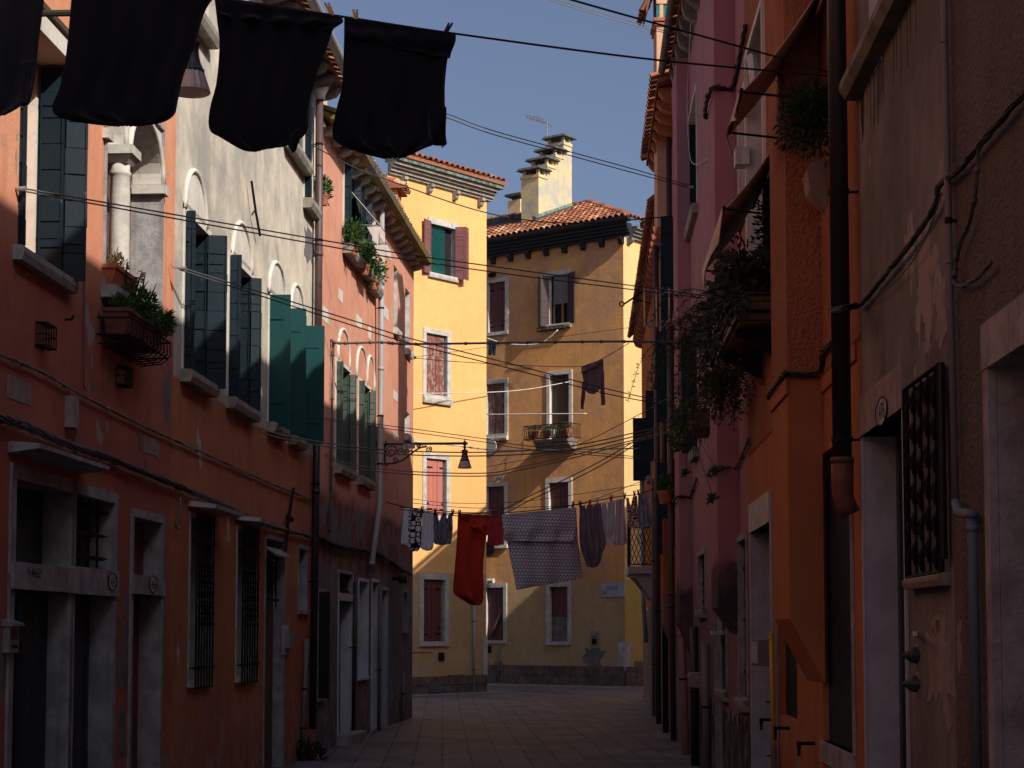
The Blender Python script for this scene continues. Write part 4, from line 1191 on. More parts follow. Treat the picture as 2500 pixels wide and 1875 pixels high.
# ------------------------------------------------------------------ RIGHT: grey house next to the camera
W = WR
def rrect(x0, x1, yt, yb, ref=0): return W.rect(x0, x1, yt, yb, ref=ref)
ys = lambda px, py=1000: W.u(px, py)
R1a, R1m, R1b = W.uy(-6), ys(2322), ys(2107)
grey = thing('town_house', 'grey brown house with an oval number, iron window cage and dark stucco corner', 'house', W.P((R1m + R1b) / 2, 0))
dn = (ys(2213, 1400), min(ys(2110, 1400), R1b - .025), -.05, W.z(2110, 1066))
gr = (ys(2312), ys(2226), W.z(2226, 1412), W.z(2226, 952))
dw = (W.uy(5.2), ys(2440, 1300), -.05, W.z(2440, 893))
uw = (ys(2155, 100), ys(2122, 100), 4.35, 5.6)
facade(grey, W, R1m, R1b, 9.3, [dn, gr, uw], M['grey_wall'])
facade(grey, W, R1a, R1m - .0005, 9.3, [dw], M['dark_wall'], name='stucco_wall')
roof(grey, W, R1a, R1b, 9.25, .40, 3.4, .38, tile=False)
dr = opening(grey, W, dn, .17, 'bluestone', .05, .012, 'door', False, None)
q = MB(); q.wbox(W, dn[0], dn[1], 0, dn[3], -.22, -.165)
for f in (.12, .5, .88): q.wbox(W, dn[0] + (dn[1] - dn[0]) * f - .04, dn[0] + (dn[1] - dn[0]) * f + .04, .02, dn[3], -.164, -.14)
q.build('leaf', M['darkblue'], dr)
q = MB(); q.wbox(W, dn[0] - .05, dn[1] + .05, dn[3], dn[3] + .20, -.16, .02); q.build('lintel', M['ghost'], dr)
u, z = W.hit(2165, 1012); number(W, u, z + .015, '1476', .08, dr, d=.024, squeeze=.95, oval=(.16, .064))
p = opening(grey, W, gr, .2, 'ghost', 0, back='pane', backmat='interior')
q = MB(); u0, u1, z0, z1 = gr
for a, b in (((u0, z0), (u0, z1)), ((u1, z0), (u1, z1)), ((u0, z0), (u1, z0)), ((u0, z1), (u1, z1))):
    q.tube([W.P(a[0], a[1], .03), W.P(b[0], b[1], .03)], .011, 4)
n = 5
for i in range(n):
    u = u0 + (i + .5) * (u1 - u0) / n
    q.tube([W.P(u, z0, .03), W.P(u, z1, .03)], .006, 5)
    for j in range(6):
        zc = z0 + (j + .5 + .25 * (i % 2)) * (z1 - z0) / 6.4
        for s in (-1, 1):
            q.tube([W.P(u + s * (.004 + .026 * sin(t * .62)), zc - .045 + .018 * t, .034 + .012 * sin(t * .62)) for t in range(6)], .0055, 4)
        q.lathe(W.P(u, zc - .05, .034), [(.004, 0), (.011, .005), (.011, .014), (.004, .02)], 6)
q.wbox(W, u0 - .07, u0, z0 + .05, z1, .02, .035)
q.build('window_cage', M['iron'], p)
sill(p, W, gr, .02, .05, .05, 'ghost')
dr = opening(grey, W, dw, .25, 'greystone', .085, .03, 'doorway', False, None, top=.16)
q = MB(); q.wbox(W, dw[0] - .2, dw[1], 0, dw[3], -.3, -.25); q.build('leaf', M['darkblue'], dr)
p = opening(grey, W, uw, .14, 'white', 0, back='pane', backmat='blind')
q = MB()
a, b = ys(2200, 20, ), ys(2095, 210)
zt = W.z(2095, 208)
extr(q, W, [(.002, zt - .085), (.07, zt - .08), (.10, zt - .04), (.10, zt), (.002, zt + .03)], W.uy(7.4), b)
q.build('sill', M['darkstone'], p)
q = MB()
for k in range(26):
    u = W.uy(7.45) + R.random() * (b - W.uy(7.5)); l = R.uniform(.05, .34); w = R.uniform(.006, .02)
    q.prism(W, [(u - w, zt - .06), (u + w, zt - .06), (u + w * .5, zt - .06 - l * .6), (u, zt - .06 - l), (u - w * .6, zt - .06 - l * .5)], .001, .0025); q.build('drip_stain', M['black'], p); q = MB()
pipe(grey, [W.at(2304, -60, .03), W.at(2306, 100, .03), W.at(2318, 640, .03), W.at(2334, 1232, .03)], .0135, 'dullpipe', (4.9, 3.2), W)
pipe(grey, [W.at(2334, 1228, .035), W.at(2342, 1252, .04), W.at(2370, 1256, .04), W.at(2374, 1290, .035), W.at(2386, 1920, .03)], .019, 'bluepipe')
q = MB()
for (a, b, c, d) in ((2283, 2312, 660, 850), (2252, 2276, 825, 870), (2232, 2240, 890, 930), (2290, 2310, 360, 520)): patch(None, W, a, b, c, d, .002, .5, 24, .0005)
for (a, b, c, d) in ((2262, 2330, 1480, 1780), (2270, 2300, 1500, 1560), (2335, 2350, 1500, 1650)): patch(None, W, a, b, c, d, .0018, .6, 30, .0005)
flush('flaked_plaster', 'ghost', grey)
t = thing('wall_bracket', 'small pale bracket projecting beside the dark blue doorway at right', 'bracket', W.at(2235, 1547))
q = MB(); q.tube([W.at(2235, 1547, 0), W.at(2235, 1547, .09)], .009, 6); q.lathe(W.at(2235, 1547, .09) - Vector((0, 0, .01)), [(.011, 0), (.011, .02)], 8); q.build('arm', M['stone'], t)
for k, py in enumerate((1600, 1670)):
    t = thing('bell_push', ('upper' if k == 0 else 'lower') + ' of two dark cone shaped bells beside the blue jamb', 'door bell', W.at(2240, py), 'cone shaped bells')
    q = MB(); a = W.at(2243, py, 0); n = W.N
    q.tube([a, a + n * .03, a + n * .07], [.038, .034, .004], 10); q.build('cone', M['lampgreen'], t)
    q = MB(); q.wbox(W, W.hit(2243, py)[0] - .03, W.hit(2243, py)[0] + .03, W.hit(2243, py)[1] - .05, W.hit(2243, py)[1] + .05, .001, .006); q.build('backplate', M['ghost'], t)

# ------------------------------------------------------------------ RIGHT: orange house with chimney breast
R2a, R2b = R1b, ys(1827, 1200)
ora = thing('town_house', 'orange house with rough stucco top, corbelled chimney breast and dark shutters', 'house', W.P((R2a + R2b) / 2, 0))
w1 = (ys(2084, 1500), ys(2006, 1500), W.z(2050, 1826), W.z(2033, 1090))
w2 = (ys(1946, 1650), ys(1902, 1650), W.z(1944, 1762), 2.45)
d4 = (ys(1886, 1600), ys(1838, 1600), -.05, W.z(1838, 1300))
u5 = (ys(1870, 400), W.uy(15.1), 4.3, 6.5)
facade(ora, W, R2a, R2b, 9.3, [w1, w2, d4, u5], M['orange_wall'])
roof(ora, W, R2a, R2b, 9.25, .40, 3.4, .38, tile=False)
p = opening(ora, W, w1, .07, 'orange_wall', 0, back='shutter', backmat='navy', bottom=False)
q = MB(); q.wbox(W, w1[0] + .01, w1[1] - .05, w1[2], w1[3] - .12, -.07, -.03)
q.build('shutter', M['navy'], p)
q = MB(); zz = w1[2] + .22; q.wbox(W, w1[0] + .02, w1[0] + .22, zz, zz + .035, -.03, -.018); q.build('strap_hinge', M['iron'], p)
q = MB(); q.wbox(W, w1[0] - .03, w1[1] + .02, w1[2] - .12, w1[2], -.05, .02); q.build('sill', M['greystone'], p)
q = MB(); q.wbox(W, w1[0] - .045, w1[0] - .02, w1[2], w1[3] - .3, .002, .018); q.build('frame_strip', M['greystone'], p)
p = opening(ora, W, w2, .05, 'orange_wall', 0, back='shutter', backmat='navy')
q = MB(); q.wbox(W, w2[1] + .003, w2[1] + .12, w2[2] - 1.0, w2[3], .002, .012); q.build('frame_strip', M['ghost'], p)
dr = opening(ora, W, d4, .16, 'bluestone', .07, .015, 'door', False, None)
q = MB(); q.wbox(W, d4[0], d4[1], 0, d4[3], -.2, -.16); q.build('leaf', M['darkblue'], dr)
q = MB(); q.wbox(W, d4[0], d4[1] + .06, d4[3], d4[3] + .24, -.1, .02); q.build('lintel', M['stone'], dr)
p = opening(ora, W, u5, .2, 'white', .06, .03, back='pane', backmat='glass')
q = MB(); pts = arch_pts((u5[0] + u5[1]) / 2 + .3, .3, 6.0, .4); q.tube([W.P(u, z, .02) for u, z in pts], .04, 6)
q.wbox(W, u5[1] - .05, u5[1] + .12, 5.6, 5.75, .002, .12); q.build('moulding', M['white'], p)
def breast(root, y0, y1, d, zlow, ztaper, ztop, mat, name='chimney_breast'):
    """projecting flue: a flat box whose foot slopes back into the wall"""
    q = MB(); u0, u1 = W.uy(y0), W.uy(y1)
    extr(q, W, [(.002, zlow), (d, ztaper), (d, ztop), (.002, ztop)], u0, u1)
    return q.build(name, M[mat], root)
ub0, ub1 = 10.62, 11.5
zt = W.z(1910, 1512, .2)
breast(ora, ub0, ub1, .205, W.z(1985, 1662), zt, 9.24, 'orange_wall')
# standing seams where the smooth paint begins, cable shelf
q = MB()
for (a, b, d) in ((W.uy(ub0 - .02), W.uy(ub1), .207), (W.uy(9.25), W.uy(ub0 - .03), .002)):
    q.wbox(W, a, b, 3.05, 3.145, d, d + .012)
q.build('string_course', M['orange_wall'], ora)
# black downpipe with terracotta foot
pm = W.at(2051, 700, .10)
px_ = W.hit(2051, 700, .10)
dp = pipe(ora, [W.P(px_[0], 9.1, .10), W.P(px_[0], 2.48, .10)], .049, 'blackpipe', (5.2, 3.9, 2.62), W)
q = MB(); q.tube([W.P(px_[0], 2.52, .10), W.P(px_[0], 2.40, .10), W.P(px_[0], 2.34, .10), W.P(px_[0], 2.29, .085), W.P(px_[0], 2.24, .06)], [.056, .056, .054, .052, .05], 14)
q.lathe(W.P(px_[0], 2.50, .10), [(.06, 0), (.06, .03)], 14); q.build('terracotta_elbow', M['plasticterra'], dp, smooth=True)
# stone bracket on the wall behind the pipe
q = MB(); a = W.hit(2012, 470); extr(q, W, [(.002, a[1] - .12), (.10, a[1] - .02), (.12, a[1] + .10), (.10, a[1] + .14), (.002, a[1] + .16)], a[0] - .15, a[0] + .06); q.build('stone_corbel', M['ghost'], ora)
# shutter stays
for k, (px, py) in enumerate(((1891, 1757), (1928, 1778), (1990, 1815))):
    lab = ['farthest of three black shutter stays, beside the yellow gas pipe', 'middle of three black shutter stays, under the dark lower window', 'nearest of three black shutter stays, left of the big shutter sill'][k]
    t = thing('shutter_stay', lab, 'shutter stay', W.at(px, py), 'black shutter stays')
    q = MB(); a = W.at(px, py); n = W.N
    q.tube([a, a + n * .10], .011, 4); q.build('arm', M['iron'], t)
    q = MB(); b = a + n * .10
    q.tube([b + Vector((0, 0, .012)), b - Vector((0, 0, .03)), b - Vector((0, .006, .05)), b - Vector((0, 0, .075))], [.014, .014, .009, .013], 5); q.build('catch', M['iron'], t)
t = thing('gas_pipe', 'yellow gas pipe standing on the orange house beside the white meter', 'gas pipe', W.at(1888, 1900))
a, b = W.at(1883, 1552, .05), W.at(1889, 1822, .05)
q = MB(); q.tube([b, a], .017, 10); q.tube([a, a + Vector((0, 0, .03))], [.022, .004], 10); q.tube([a - Vector((0, 0, .04)), a], .02, 10); q.build('riser', M['yellowpipe'], t, smooth=True)
q = MB(); q.tube([W.at(1890, 1960, .05), b], .022, 10)
for k in range(4): q.lathe(b - Vector((0, 0, .04 + k * .05)), [(.026, 0), (.026, .015)], 10)
q.build('sleeve', M['dullpipe'], t)
q = MB()
for z in (a.z - .5, a.z - .9): q.tube([W.P(W.hit(1886, 1690)[0], z, .05), W.P(W.hit(1886, 1690)[0], z, 0)], .006, 5)
q.build('pipe_clip', M['iron'], t)
t = thing('meter_box', 'white meter box left of the yellow gas pipe', 'meter box', W.at(1872, 1620))
h = (ys(1880, 1595), ys(1864, 1595), W.z(1870, 1625), W.z(1870, 1562))
q = MB(); q.wbox(W, *h, .002, .09); q.build('casing', M['dullpipe'], t)
q = MB(); q.wbox(W, h[0] + .02, h[1] - .02, h[2] + .02, h[3] - .02, .091, .10); q.build('cover', M['bluestone'], t)

# ------------------------------------------------------------------ RIGHT: rose house with chimney breasts
R3a, R3b = R2b, W.uy(24.9)
ros = thing('town_house', 'rose pink house with two corbelled chimney breasts and a black plinth', 'house', W.P((R3a + R3b) / 2, 0))
gA = (ys(1826, 1500), ys(1807, 1500), 1.05, 2.45); gB = (ys(1777, 1640), ys(1757, 1640), 1.05, 2.0)
gC = (ys(1724, 1400), ys(1708, 1400), 1.9, 2.55); gD = (W.uy(18.6), W.uy(19.3), -.05, 2.1)
gE = (W.uy(25.3 - .75), W.uy(24.7), -.05, 2.1)
wq = [(ys(1704, 500), ys(1683, 340), 6.9, 8.35), (ys(1826, 600), ys(1808, 430), 5.35, 6.35), (W.uy(18.6), W.uy(19.5), 4.0, 5.6), (W.uy(22), W.uy(22.8), 3.9, 5.4)]
facade(ros, W, R3a, R3b, 9.5, [gA, gB, gC, gD] + wq, M['rose_wall'])
roof(ros, W, R3a, R3b + .1, 9.46, .20, 3.4, .38, corb=.55, eavemat='darkstone', gutter=.05, gmat='darkstone', corbsize=(.16, .24))
breast(ros, 16.42, 17.3, .195, 1.62, 1.86, 9.25, 'rose_breast')
breast(ros, 23.5, 24.6, .17, 1.35, 1.75, 9.25, 'rose_breast')
for hh in (gA, gB, gC):
    p = opening(ros, W, hh, .15, 'greystone', .06, .02); grille(p, W, (hh[0], hh[1], hh[2], hh[3]), -.04, 4, 3, .008)
    sill(p, W, hh, .06, .06, .1, 'ghost')
dr = opening(ros, W, gD, .18, 'greystone', .07, .02, 'door', False, None)
q = MB(); q.vplanks(W, gD[0], gD[1], 0, gD[3], -.17, -.13, 4); q.build('leaf', M['darkblue'], dr)
for k, hh in enumerate(wq):
    p = opening(ros, W, hh, .16, 'white', .05, .02)
    if k == 0:
        shutter(p, W, (hh[1] + .02, .03), (hh[1] + .34, .05), hh[2], hh[3], 'navy', 6)
        shutter(p, W, (hh[1] - .03, -.10), (hh[1] - .03, .10), hh[2], hh[3], 'navy', 6)
    if k == 3: shutter(p, W, (hh[1] - .03, -.10), (hh[1] - .0, .17), hh[2], hh[3], 'navy', 6)
    sill(p, W, hh, .06, .09, .12, 'ghost')
q = MB()
for (a, b) in ((R3a, W.uy(16.4)), (W.uy(16.4), W.uy(18.5)), (W.uy(19.4), W.uy(22.5))):
    pts = [(a, -.1), (b, -.1)]; n = 40
    pts += [(b + (a - b) * k / n, .78 + .08 * sin(k * .7) + R.uniform(-.05, .05) * (3 if R.random() > .85 else 1)) for k in range(n + 1)]
    q.prism(W, pts, .0015, .012)
q.build('plinth', M['rose_dark'], ros)
pipe(ros, [W.P(W.uy(24.75), 9.2, .12), W.P(W.uy(24.75), 8.5, .10), W.P(W.uy(24.75), 3.1, .10)], .055, 'rosepipe', (8, 5.5, 3.9, 2.6), W)
pipe(ros, [W.P(W.uy(24.75), 3.1, .10), W.P(W.uy(24.4), 1.6, .10), W.P(W.uy(24.2), .0, .06)], .052, 'rosepipe', (2.4, 1.0), W)
pipe(ros, [W.P(W.uy(20.2), 1.5, .06), W.P(W.uy(20.2), -.05, .06)], .045, 'dullpipe', (.8,), W)
pipe(ros, [W.P(W.uy(22.3), 1.7, .06), W.P(W.uy(22.3), -.05, .06)], .05, 'blackpipe', (.9,), W)
q = MB(); extr(q, W, [(.002, .98), (.18, 1.0), (.20, 1.12), (.17, 1.16), (.002, 1.16)], W.uy(21.0), W.uy(21.5)); q.build('stone_bracket', M['ghost'], ros)
q = MB(); a = W.hit(1765, 1545); q.wbox(W, a[0] - .2, a[0] + .1, a[1] - .02, a[1] + .02, .002, .12); q.build('stone_shelf', M['stone'], ros)

# ------------------------------------------------------------------ RIGHT: rust house and far orange house
R4a, R4m, R4b = R3b, W.uy(29.6), W.uy(43.6)
rus = thing('town_house', 'rust red house past the rose one, with black shutters and a tall chimney', 'house', W.P((R4a + R4m) / 2, 0))
hs = [(W.uy(25.6), W.uy(26.5), 6.3, 7.8), (W.uy(27.6), W.uy(28.4), 5.0, 6.4), (W.uy(27.6), W.uy(28.4), 2.9, 4.3), (W.uy(26.3), W.uy(27.2), -.05, 2.1)]
facade(rus, W, R4a, R4m, 9.42, hs, M['rust_wall'])
rp = roof(rus, W, R4a + .12, R4m, 9.38, .36, 3.4, .36, corb=.55, eavemat='terra', gutter=None, corbsize=(.16, .18))
for k, hh in enumerate(hs[:3]):
    p = opening(rus, W, hh, .15, 'greystone', .05, .015)
    shutter(p, W, (hh[1] - .02, .0), (hh[1] + .0, .26), hh[2] - .05, hh[3], 'navy', 6)
    shutter(p, W, (hh[0] + .02, -.1), (hh[0] - .0, .10), hh[2] - .05, hh[3], 'navy', 6)
    sill(p, W, hh, .06, .1, .12, 'ghost')
dr = opening(rus, W, hs[3], .15, 'greystone', .06, .02, 'door', False, None)
q = MB(); q.vplanks(W, hs[3][0], hs[3][1], 0, 2.1, -.15, -.11, 4); q.build('leaf', M['darkblue'], dr)
q = MB(); extr(q, W, [(.002, 1.35), (.18, 1.75), (.18, 3.4), (.002, 3.4)], W.uy(28.1), W.uy(29.0)); q.build('chimney_breast', M['rust_wall'], rus)
pipe(rus, [W.P(W.uy(26.0 + 1.2), 9.2, .10), W.P(W.uy(27.2), 2.2, .10), W.P(W.uy(27.2), -.05, .08)], .045, 'brownpipe', (6, 4, 2), W)
pipe(rus, [W.P(W.uy(29.4), 9.2, .10), W.P(W.uy(29.4), -.05, .10)], .05, 'blackpipe', (6, 4, 2), W)
# tall chimney rising behind the rose eave
cw = Wall(W.P(W.uy(28.0), 0).x, 28.0, 1, 0, 0, -1)     # a frame facing the camera
ux0, ux1 = cw.u(1603, 100), cw.u(1605, 100) + .62
q = MB(); zc = cw.z(1610, 48)
q.wbox(cw, ux0, ux1, 8.0, zc, -.62, 0); ch = q.build('chimney', M['peach'], rp)
q = MB(); q.wbox(cw, ux0 - .03, ux1 + .03, zc - .10, zc - .055, -.65, .03); q.wbox(cw, ux0 - .05, ux1 + .05, zc - .03, zc + .02, -.67, .05); q.build('brick_course', M['terra'], ch)
zn = cw.z(1610, 9)
q = MB(); q.wbox(cw, ux0 + .0, ux1 - .0, zc + .022, zn, -.60, -.02); q.build('bird_mesh', M['mesh'], ch)
q = MB()
for k in range(3):
    u = ux0 + .05 + k * .17; q.wbox(cw, u, u + .06, zc + .021, zn + .001, -.06, -.012)
q.wbox(cw, ux0, ux1, zn + .002, zn + .5, -.62, 0); q.build('chimney_head', M['peach'], ch)
q = MB(); zc2 = zn + .28
extr(q, cw, [(.1, zc2 + .6), (.1, zc2 + .66), (-.75, zc2 + .66), (-.75, zc2 + .6)], ux0 - .2, ux1 + .2)
WT = Wall(cw.P(ux0, 0).x, 28.0, 0, 1, -1, 0)
extr(q, WT, [(.0, zc2 + .14), (.16, zn - .17), (.17, zn - .10), (.0, zc2 + .22)], -.05, .67)
tiles(q, WT, -.05, .67, .17, .18, zn - .12, 2.4, pitch=.17, row=.3)
q.build('tiled_cap', M['tiles'], ch)

far = thing('town_house', 'last orange house on the right with iron balcony, before the ochre corner house', 'house', W.P((R4m + R4b) / 2, 0))
hs = [(W.uy(33.2), W.uy(34.0), 4.9, 6.2), (W.uy(37.6), W.uy(38.4), 4.9, 6.2), (W.uy(33.0), W.uy(33.8), -.05, 2.1), (W.uy(35.2), W.uy(36.0), 1.0, 2.3), (W.uy(36.4), W.uy(37.3), 2.95, 4.6), (W.uy(39.5), W.uy(40.3), -.05, 2.1)]
facade(far, W, R4m + .0, R4b, 8.75, hs, M['rust_wall'], depth=6)
roof(far, W, R4m, R4b + .1, 8.7, .21, 4.6, 1.0, corb=.6, eavemat='terra', corbsize=(.16, .18))
for k, hh in enumerate(hs[:2]):
    p = opening(far, W, hh, .15, 'greystone', .05, .015)
    shutter(p, W, (hh[1] - .02, .0), (hh[1] + .0, .36 if k else .24), hh[2] - .05, hh[3], 'navy', 6); sill(p, W, hh, .06, .1, .12, 'ghost')
for k in (2, 5):
    hh = hs[k]; dr = opening(far, W, hh, .15, 'stone', .06, .02, 'door', False, None)
    q = MB(); q.vplanks(W, hh[0], hh[1], 0, hh[3], -.15, -.11, 4); q.build('leaf', M['brownwood'], dr)
p = opening(far, W, hs[3], .15, 'stone', .06, .02); grille(p, W, hs[3], -.03, 5, 3, .008)
hh = hs[4]
p = opening(far, W, hh, .15, 'stone', .06, .02)
bal = MB(); b0, b1 = W.uy(35.6), W.uy(37.9)
extr(bal, W, [(.002, 2.78), (.52, 2.78), (.54, 2.84), (.54, 2.92), (.002, 2.92)], b0, b1)
for u in (b0 + .1, b1 - .22):
    extr(bal, W, [(.002, 2.77), (.48, 2.77), (.36, 2.66), (.22, 2.46), (.10, 2.30), (.002, 2.26)], u, u + .14)
bal = bal.build('balcony', M['stone'], far)
q = MB()
for z in (2.96, 3.82): q.tube([W.P(b0, z, .02), W.P(b0, z, .50), W.P(b1, z, .50), W.P(b1, z, .02)], .014, 5)
def lattice(A, B, n):
    for k in range(-4, n + 1):
        for s in (1, -1):
            pts = []
            for t in range(2):
                f = (k + (0 if s > 0 else 4) + s * 4 * t) / n; pts.append((f, 2.96 + .86 * t))
            (f0, za), (f1, zb_) = pts
            if f0 == f1: continue
            def cl(f, z):
                return (f, z)
            # clip to 0..1
            seg = []
            for (f, z, g, y) in ((f0, za, f1, zb_), (f1, zb_, f0, za)):
                if f < 0: z = z + (y - z) * (0 - f) / (g - f); f = 0
                if f > 1: z = z + (y - z) * (1 - f) / (g - f); f = 1
                seg.append((f, z))
            if 2.9 < seg[0][1] < 3.9 and 2.9 < seg[1][1] < 3.9: q.tube([A(seg[0]), A(seg[1])], .007, 4)
lattice(lambda s: W.P(b0, s[1], .02 + .48 * s[0]), None, 6)
lattice(lambda s: W.P(b0 + (b1 - b0) * s[0], s[1], .50), None, 22)
for k in range(3):
    q.tube([W.P(b0 - .01, 3.45 + .11 * cos(t * .5) * (1 - t / 20), .26 + .11 * sin(t * .5) * (1 - t / 20)) for t in range(14)], .009, 4)
q.build('railing', M['iron'], bal)
pipe(far, [W.P(W.uy(32.2), 8.6, .10), W.P(W.uy(32.2), -.05, .10)], .05, 'brownpipe', (6, 4, 2), W)
pipe(far, [W.P(W.uy(38.9), 5.4, .16), W.P(W.uy(38.9), 2.2, .14), W.P(W.uy(39.1), 1.4, .08)], .05, 'greypipe', (4, 3), W)
pipe(far, [W.P(W.uy(35.0), 4.6, .08), W.P(W.uy(35.0), -.05, .08)], .035, 'dullpipe', (3, 1), W)

# ------------------------------------------------------------------ house across the side street (unseen, added to cast shade on the ochre corner house)
WC = Wall(8.2, 44.2, .608, .794, -1, 1)
sid = thing('town_house', 'unseen plain ochre house added across the side street to shade the corner house', 'house', WC.P(6, 0))
facade(sid, WC, 0, 15, SIDE_H, [], M['ochre_side'], depth=8)
roof(sid, WC, -.2, 15.2, SIDE_H - .05, .35, 4.2, .4, tile=False, corb=None)
# ------------------------------------------------------------------ ground
gs = MB(); gs.add([(-300, -150, 0), (300, -150, 0), (300, 450, 0), (-300, 450, 0)], [(0, 1, 2, 3)])
tag(gs.build('street_paving', M['paving'], recalc=False), kind='structure')
gs = MB()
q = [WB.P(-.6, .004, 1.5), WB.P(B1, .004, 1.5), WB.P(B1, .004, -.1), WB.P(-.6, .004, -.1)]
gs.add(q, [(0, 1, 2, 3)])
tag(gs.build('pavement', M['kerbstone'], recalc=False), kind='structure')
gs = MB(); q = [WA.P(-3.9, .008, .9), WA.P(.5, .008, .9), WA.P(.5, .008, -.05), WA.P(-3.9, .008, -.05)]; gs.add(q, [(0, 1, 2, 3)])
tag(gs.build('kerb_strip', M['kerbstone'], recalc=False), kind='structure')
# ------------------------------------------------------------------ street lamps on scrolled brackets
def street_lamp(label, W, u, z, L, sign=None, ext=0.0, sc=1.0):
    t = thing('street_lamp', label, 'street lamp', W.P(u, z - .5), 'bracket street lamps')
    a, b = W.P(u, z, 0), W.P(u, z, L)
    q = MB(); q.tube([a, b + W.N * .05], .021, 8); q.tube([a, W.P(u, z, .05)], .05, 8)
    q.wbox(W, u - .03, u + .03, z - .36, z + .05, .002, .03); q.build('arm', M['lampgreen'], t)
    q = MB()
    P = lambda d, dz: W.P(u, z + dz * sc, d * sc)
    q.tube(smooth_path([P(.02, -.34), P(.18, -.33), P(.34, -.27), P(.48, -.16), P(.62, -.07), P(.74, -.05)], 6), .016, 6)
    def curl(d, dz, r, turns=1.6, s=1, ph=0, th=.010):
        n = 22
        q.tube([P(d + r * (1 - k / n * .8) * cos(ph + s * turns * 2 * pi * k / n), dz + r * (1 - k / n * .8) * sin(ph + s * turns * 2 * pi * k / n)) for k in range(n + 1)], th, 5)
    curl(.12, -.14, .115, 1.7); curl(.12, -.13, .14, 1.0, -1, 2.4, .008); curl(.30, -.12, .085, 1.5, -1, 1); curl(.45, -.08, .06, 1.5, 1, .6); curl(.77, -.10, .055, 1.5, -1, 1.2, .012)
    curl(.60, -.045, .035, 1.2); curl(.20, -.27, .05, 1.3, -1); curl(.05, -.36, .03, 1.2)
    for d in (.3, .42, .55, .66): q.tube([P(d, -.02), P(d + .03, -.07), P(d + .06, -.02)], .008, 5)
    q.build('scroll_bracket', M['lampgreen'], t)
    if ext:
        q = MB(); q.tube([W.P(u, z - .1, L), W.P(u, z - .02, L)], .018, 8); q.build('stem', M['lampgreen'], t)
    c = W.P(u, z - ext, L)
    q = MB(); q.lathe(c, [(.0, .085), (.012, .075), (.006, .06), (.012, .045), (.026, .02), (.03, 0), (.026, -.025), (.018, -.05), (.026, -.055), (.026, -.075), (.019, -.08), (.019, -.105), (.05, -.115), (.06, -.13), (.048, -.145), (.05, -.20), (.062, -.25), (.066, -.258), (.078, -.285), (.084, -.29), (.084, -.31), (.05, -.312)], 20)
    q.build('hood', M['lampgreen'], t, smooth=True)
    q = MB(); n = 36; prof = [(.082, -.305), (.092, -.335), (.104, -.37), (.114, -.40), (.119, -.425), (.115, -.427), (.098, -.36), (.076, -.308)]
    vs = []
    for r, zz in prof:
        for k in range(n):
            rr = r * (1 + (.018 if k % 2 else -.01)); aa = 2 * pi * k / n; vs.append(c + Vector((rr * cos(aa), rr * sin(aa), zz)))
    m = len(prof)
    q.add(vs, [(i * n + k, i * n + (k + 1) % n, (i + 1) * n + (k + 1) % n, (i + 1) * n + k) for i in range(m - 1) for k in range(n)])
    q.build('glass_shade', M['lampglass'], t, smooth=False)
    if sign:
        d0, d1, zz = .33, .54, -.085
        q = MB(); f = -W.D
        pw = Wall(W.P(u, 0, 0).x + f.x * .03, W.P(u, 0, 0).y + f.y * .03, W.N.x, W.N.y, f.x, f.y)
        q.wbox(pw, d0, d1, z + zz, z + zz + .075, 0, .006); pl = q.build('sign_plate', M['letter_white'], t)
        number(pw, (d0 + d1) / 2, z + zz + .0375, sign, .05, pl, d=.007, squeeze=.72, name='lettering')
    return t
street_lamp('dark green street lamp with sign CS L57 on the pink house', WL3, WL3.u(938, 1084), WL3.z(938, 1084), 1.39, 'CS L57')
cu = WL.uy(10.57)
street_lamp('dark green street lamp half hidden behind the black shirts', WL, cu, 5.33, 1.49, None, .07, .5)

# ------------------------------------------------------------------ cables and lines
def line(name, label, cat, pts, r, mat, y0, y1, group=None, n=14, ties=0):
    """pts: image columns/rows along the cable, its depth running from y0 to y1 metres"""
    m = len(pts); x0, x1 = pts[0][0], pts[-1][0]
    P = [pt(px, py, y0 + (y1 - y0) * (px - x0) / (x1 - x0)) for px, py in pts]
    P = smooth_path(P, n)
    q = MB(); q.tube(P, r, 5)
    if ties:
        for k in range(ties):
            i = int((k + .5) / ties * (len(P) - 2)); a, b = P[i], P[i + 1]
            q.tube([a, a + (b - a).normalized() * .03], r * 1.6, 6)
    return tag(q.build(name, M[mat], smooth=True), label, cat, group)
def pair(name, label, cat, pts, dy, r, mat, y0, y1, pulley=None):
    """a looped washing line: two strands round a pulley"""
    t = thing(name, label, cat, pt(pts[0][0], pts[0][1], y0))
    for k, off in enumerate((0, dy)):
        m = len(pts); x0, x1 = pts[0][0], pts[-1][0]
        P = [pt(px, py + off * (1 if 0 < i < m - 1 else .5), y0 + (y1 - y0) * (px - x0) / (x1 - x0)) for i, (px, py) in enumerate(pts)]
        q = MB(); q.tube(smooth_path(P, 12), r, 5); q.build('strand', M[mat], t, smooth=True)
    if pulley:
        for (px, py, y) in pulley:
            c = pt(px, py, y); q = MB()
            q.tube([c - Vector((.035, 0, .0)), c + Vector((.03, 0, 0))], [.014, .02], 8)
            q.tube([c - Vector((.035, 0, 0)), c - Vector((.09, -.01, -.01)), c - Vector((.11, 0, -.04))], .006, 5)
            q.build('pulley', M['metal'], t)
    return t
pair('washing_line', 'looped empty washing line from the pulley by the navy shuttered window to the rose house', 'washing line', [(50, 459), (849, 597), (1000, 622), (1300, 664), (1722, 722)], 13, .006, 'cable', 11.9, 18.8, [(52, 461, 11.9)])
pair('washing_line', 'looped washing line from the cream house pulley down to the trailing plants', 'washing line', [(440, 653), (849, 779), (1000, 826), (1250, 889), (1480, 949), (1640, 985)], 12, .007, 'cable', 16.1, 23.6, [(446, 655, 16.1)])
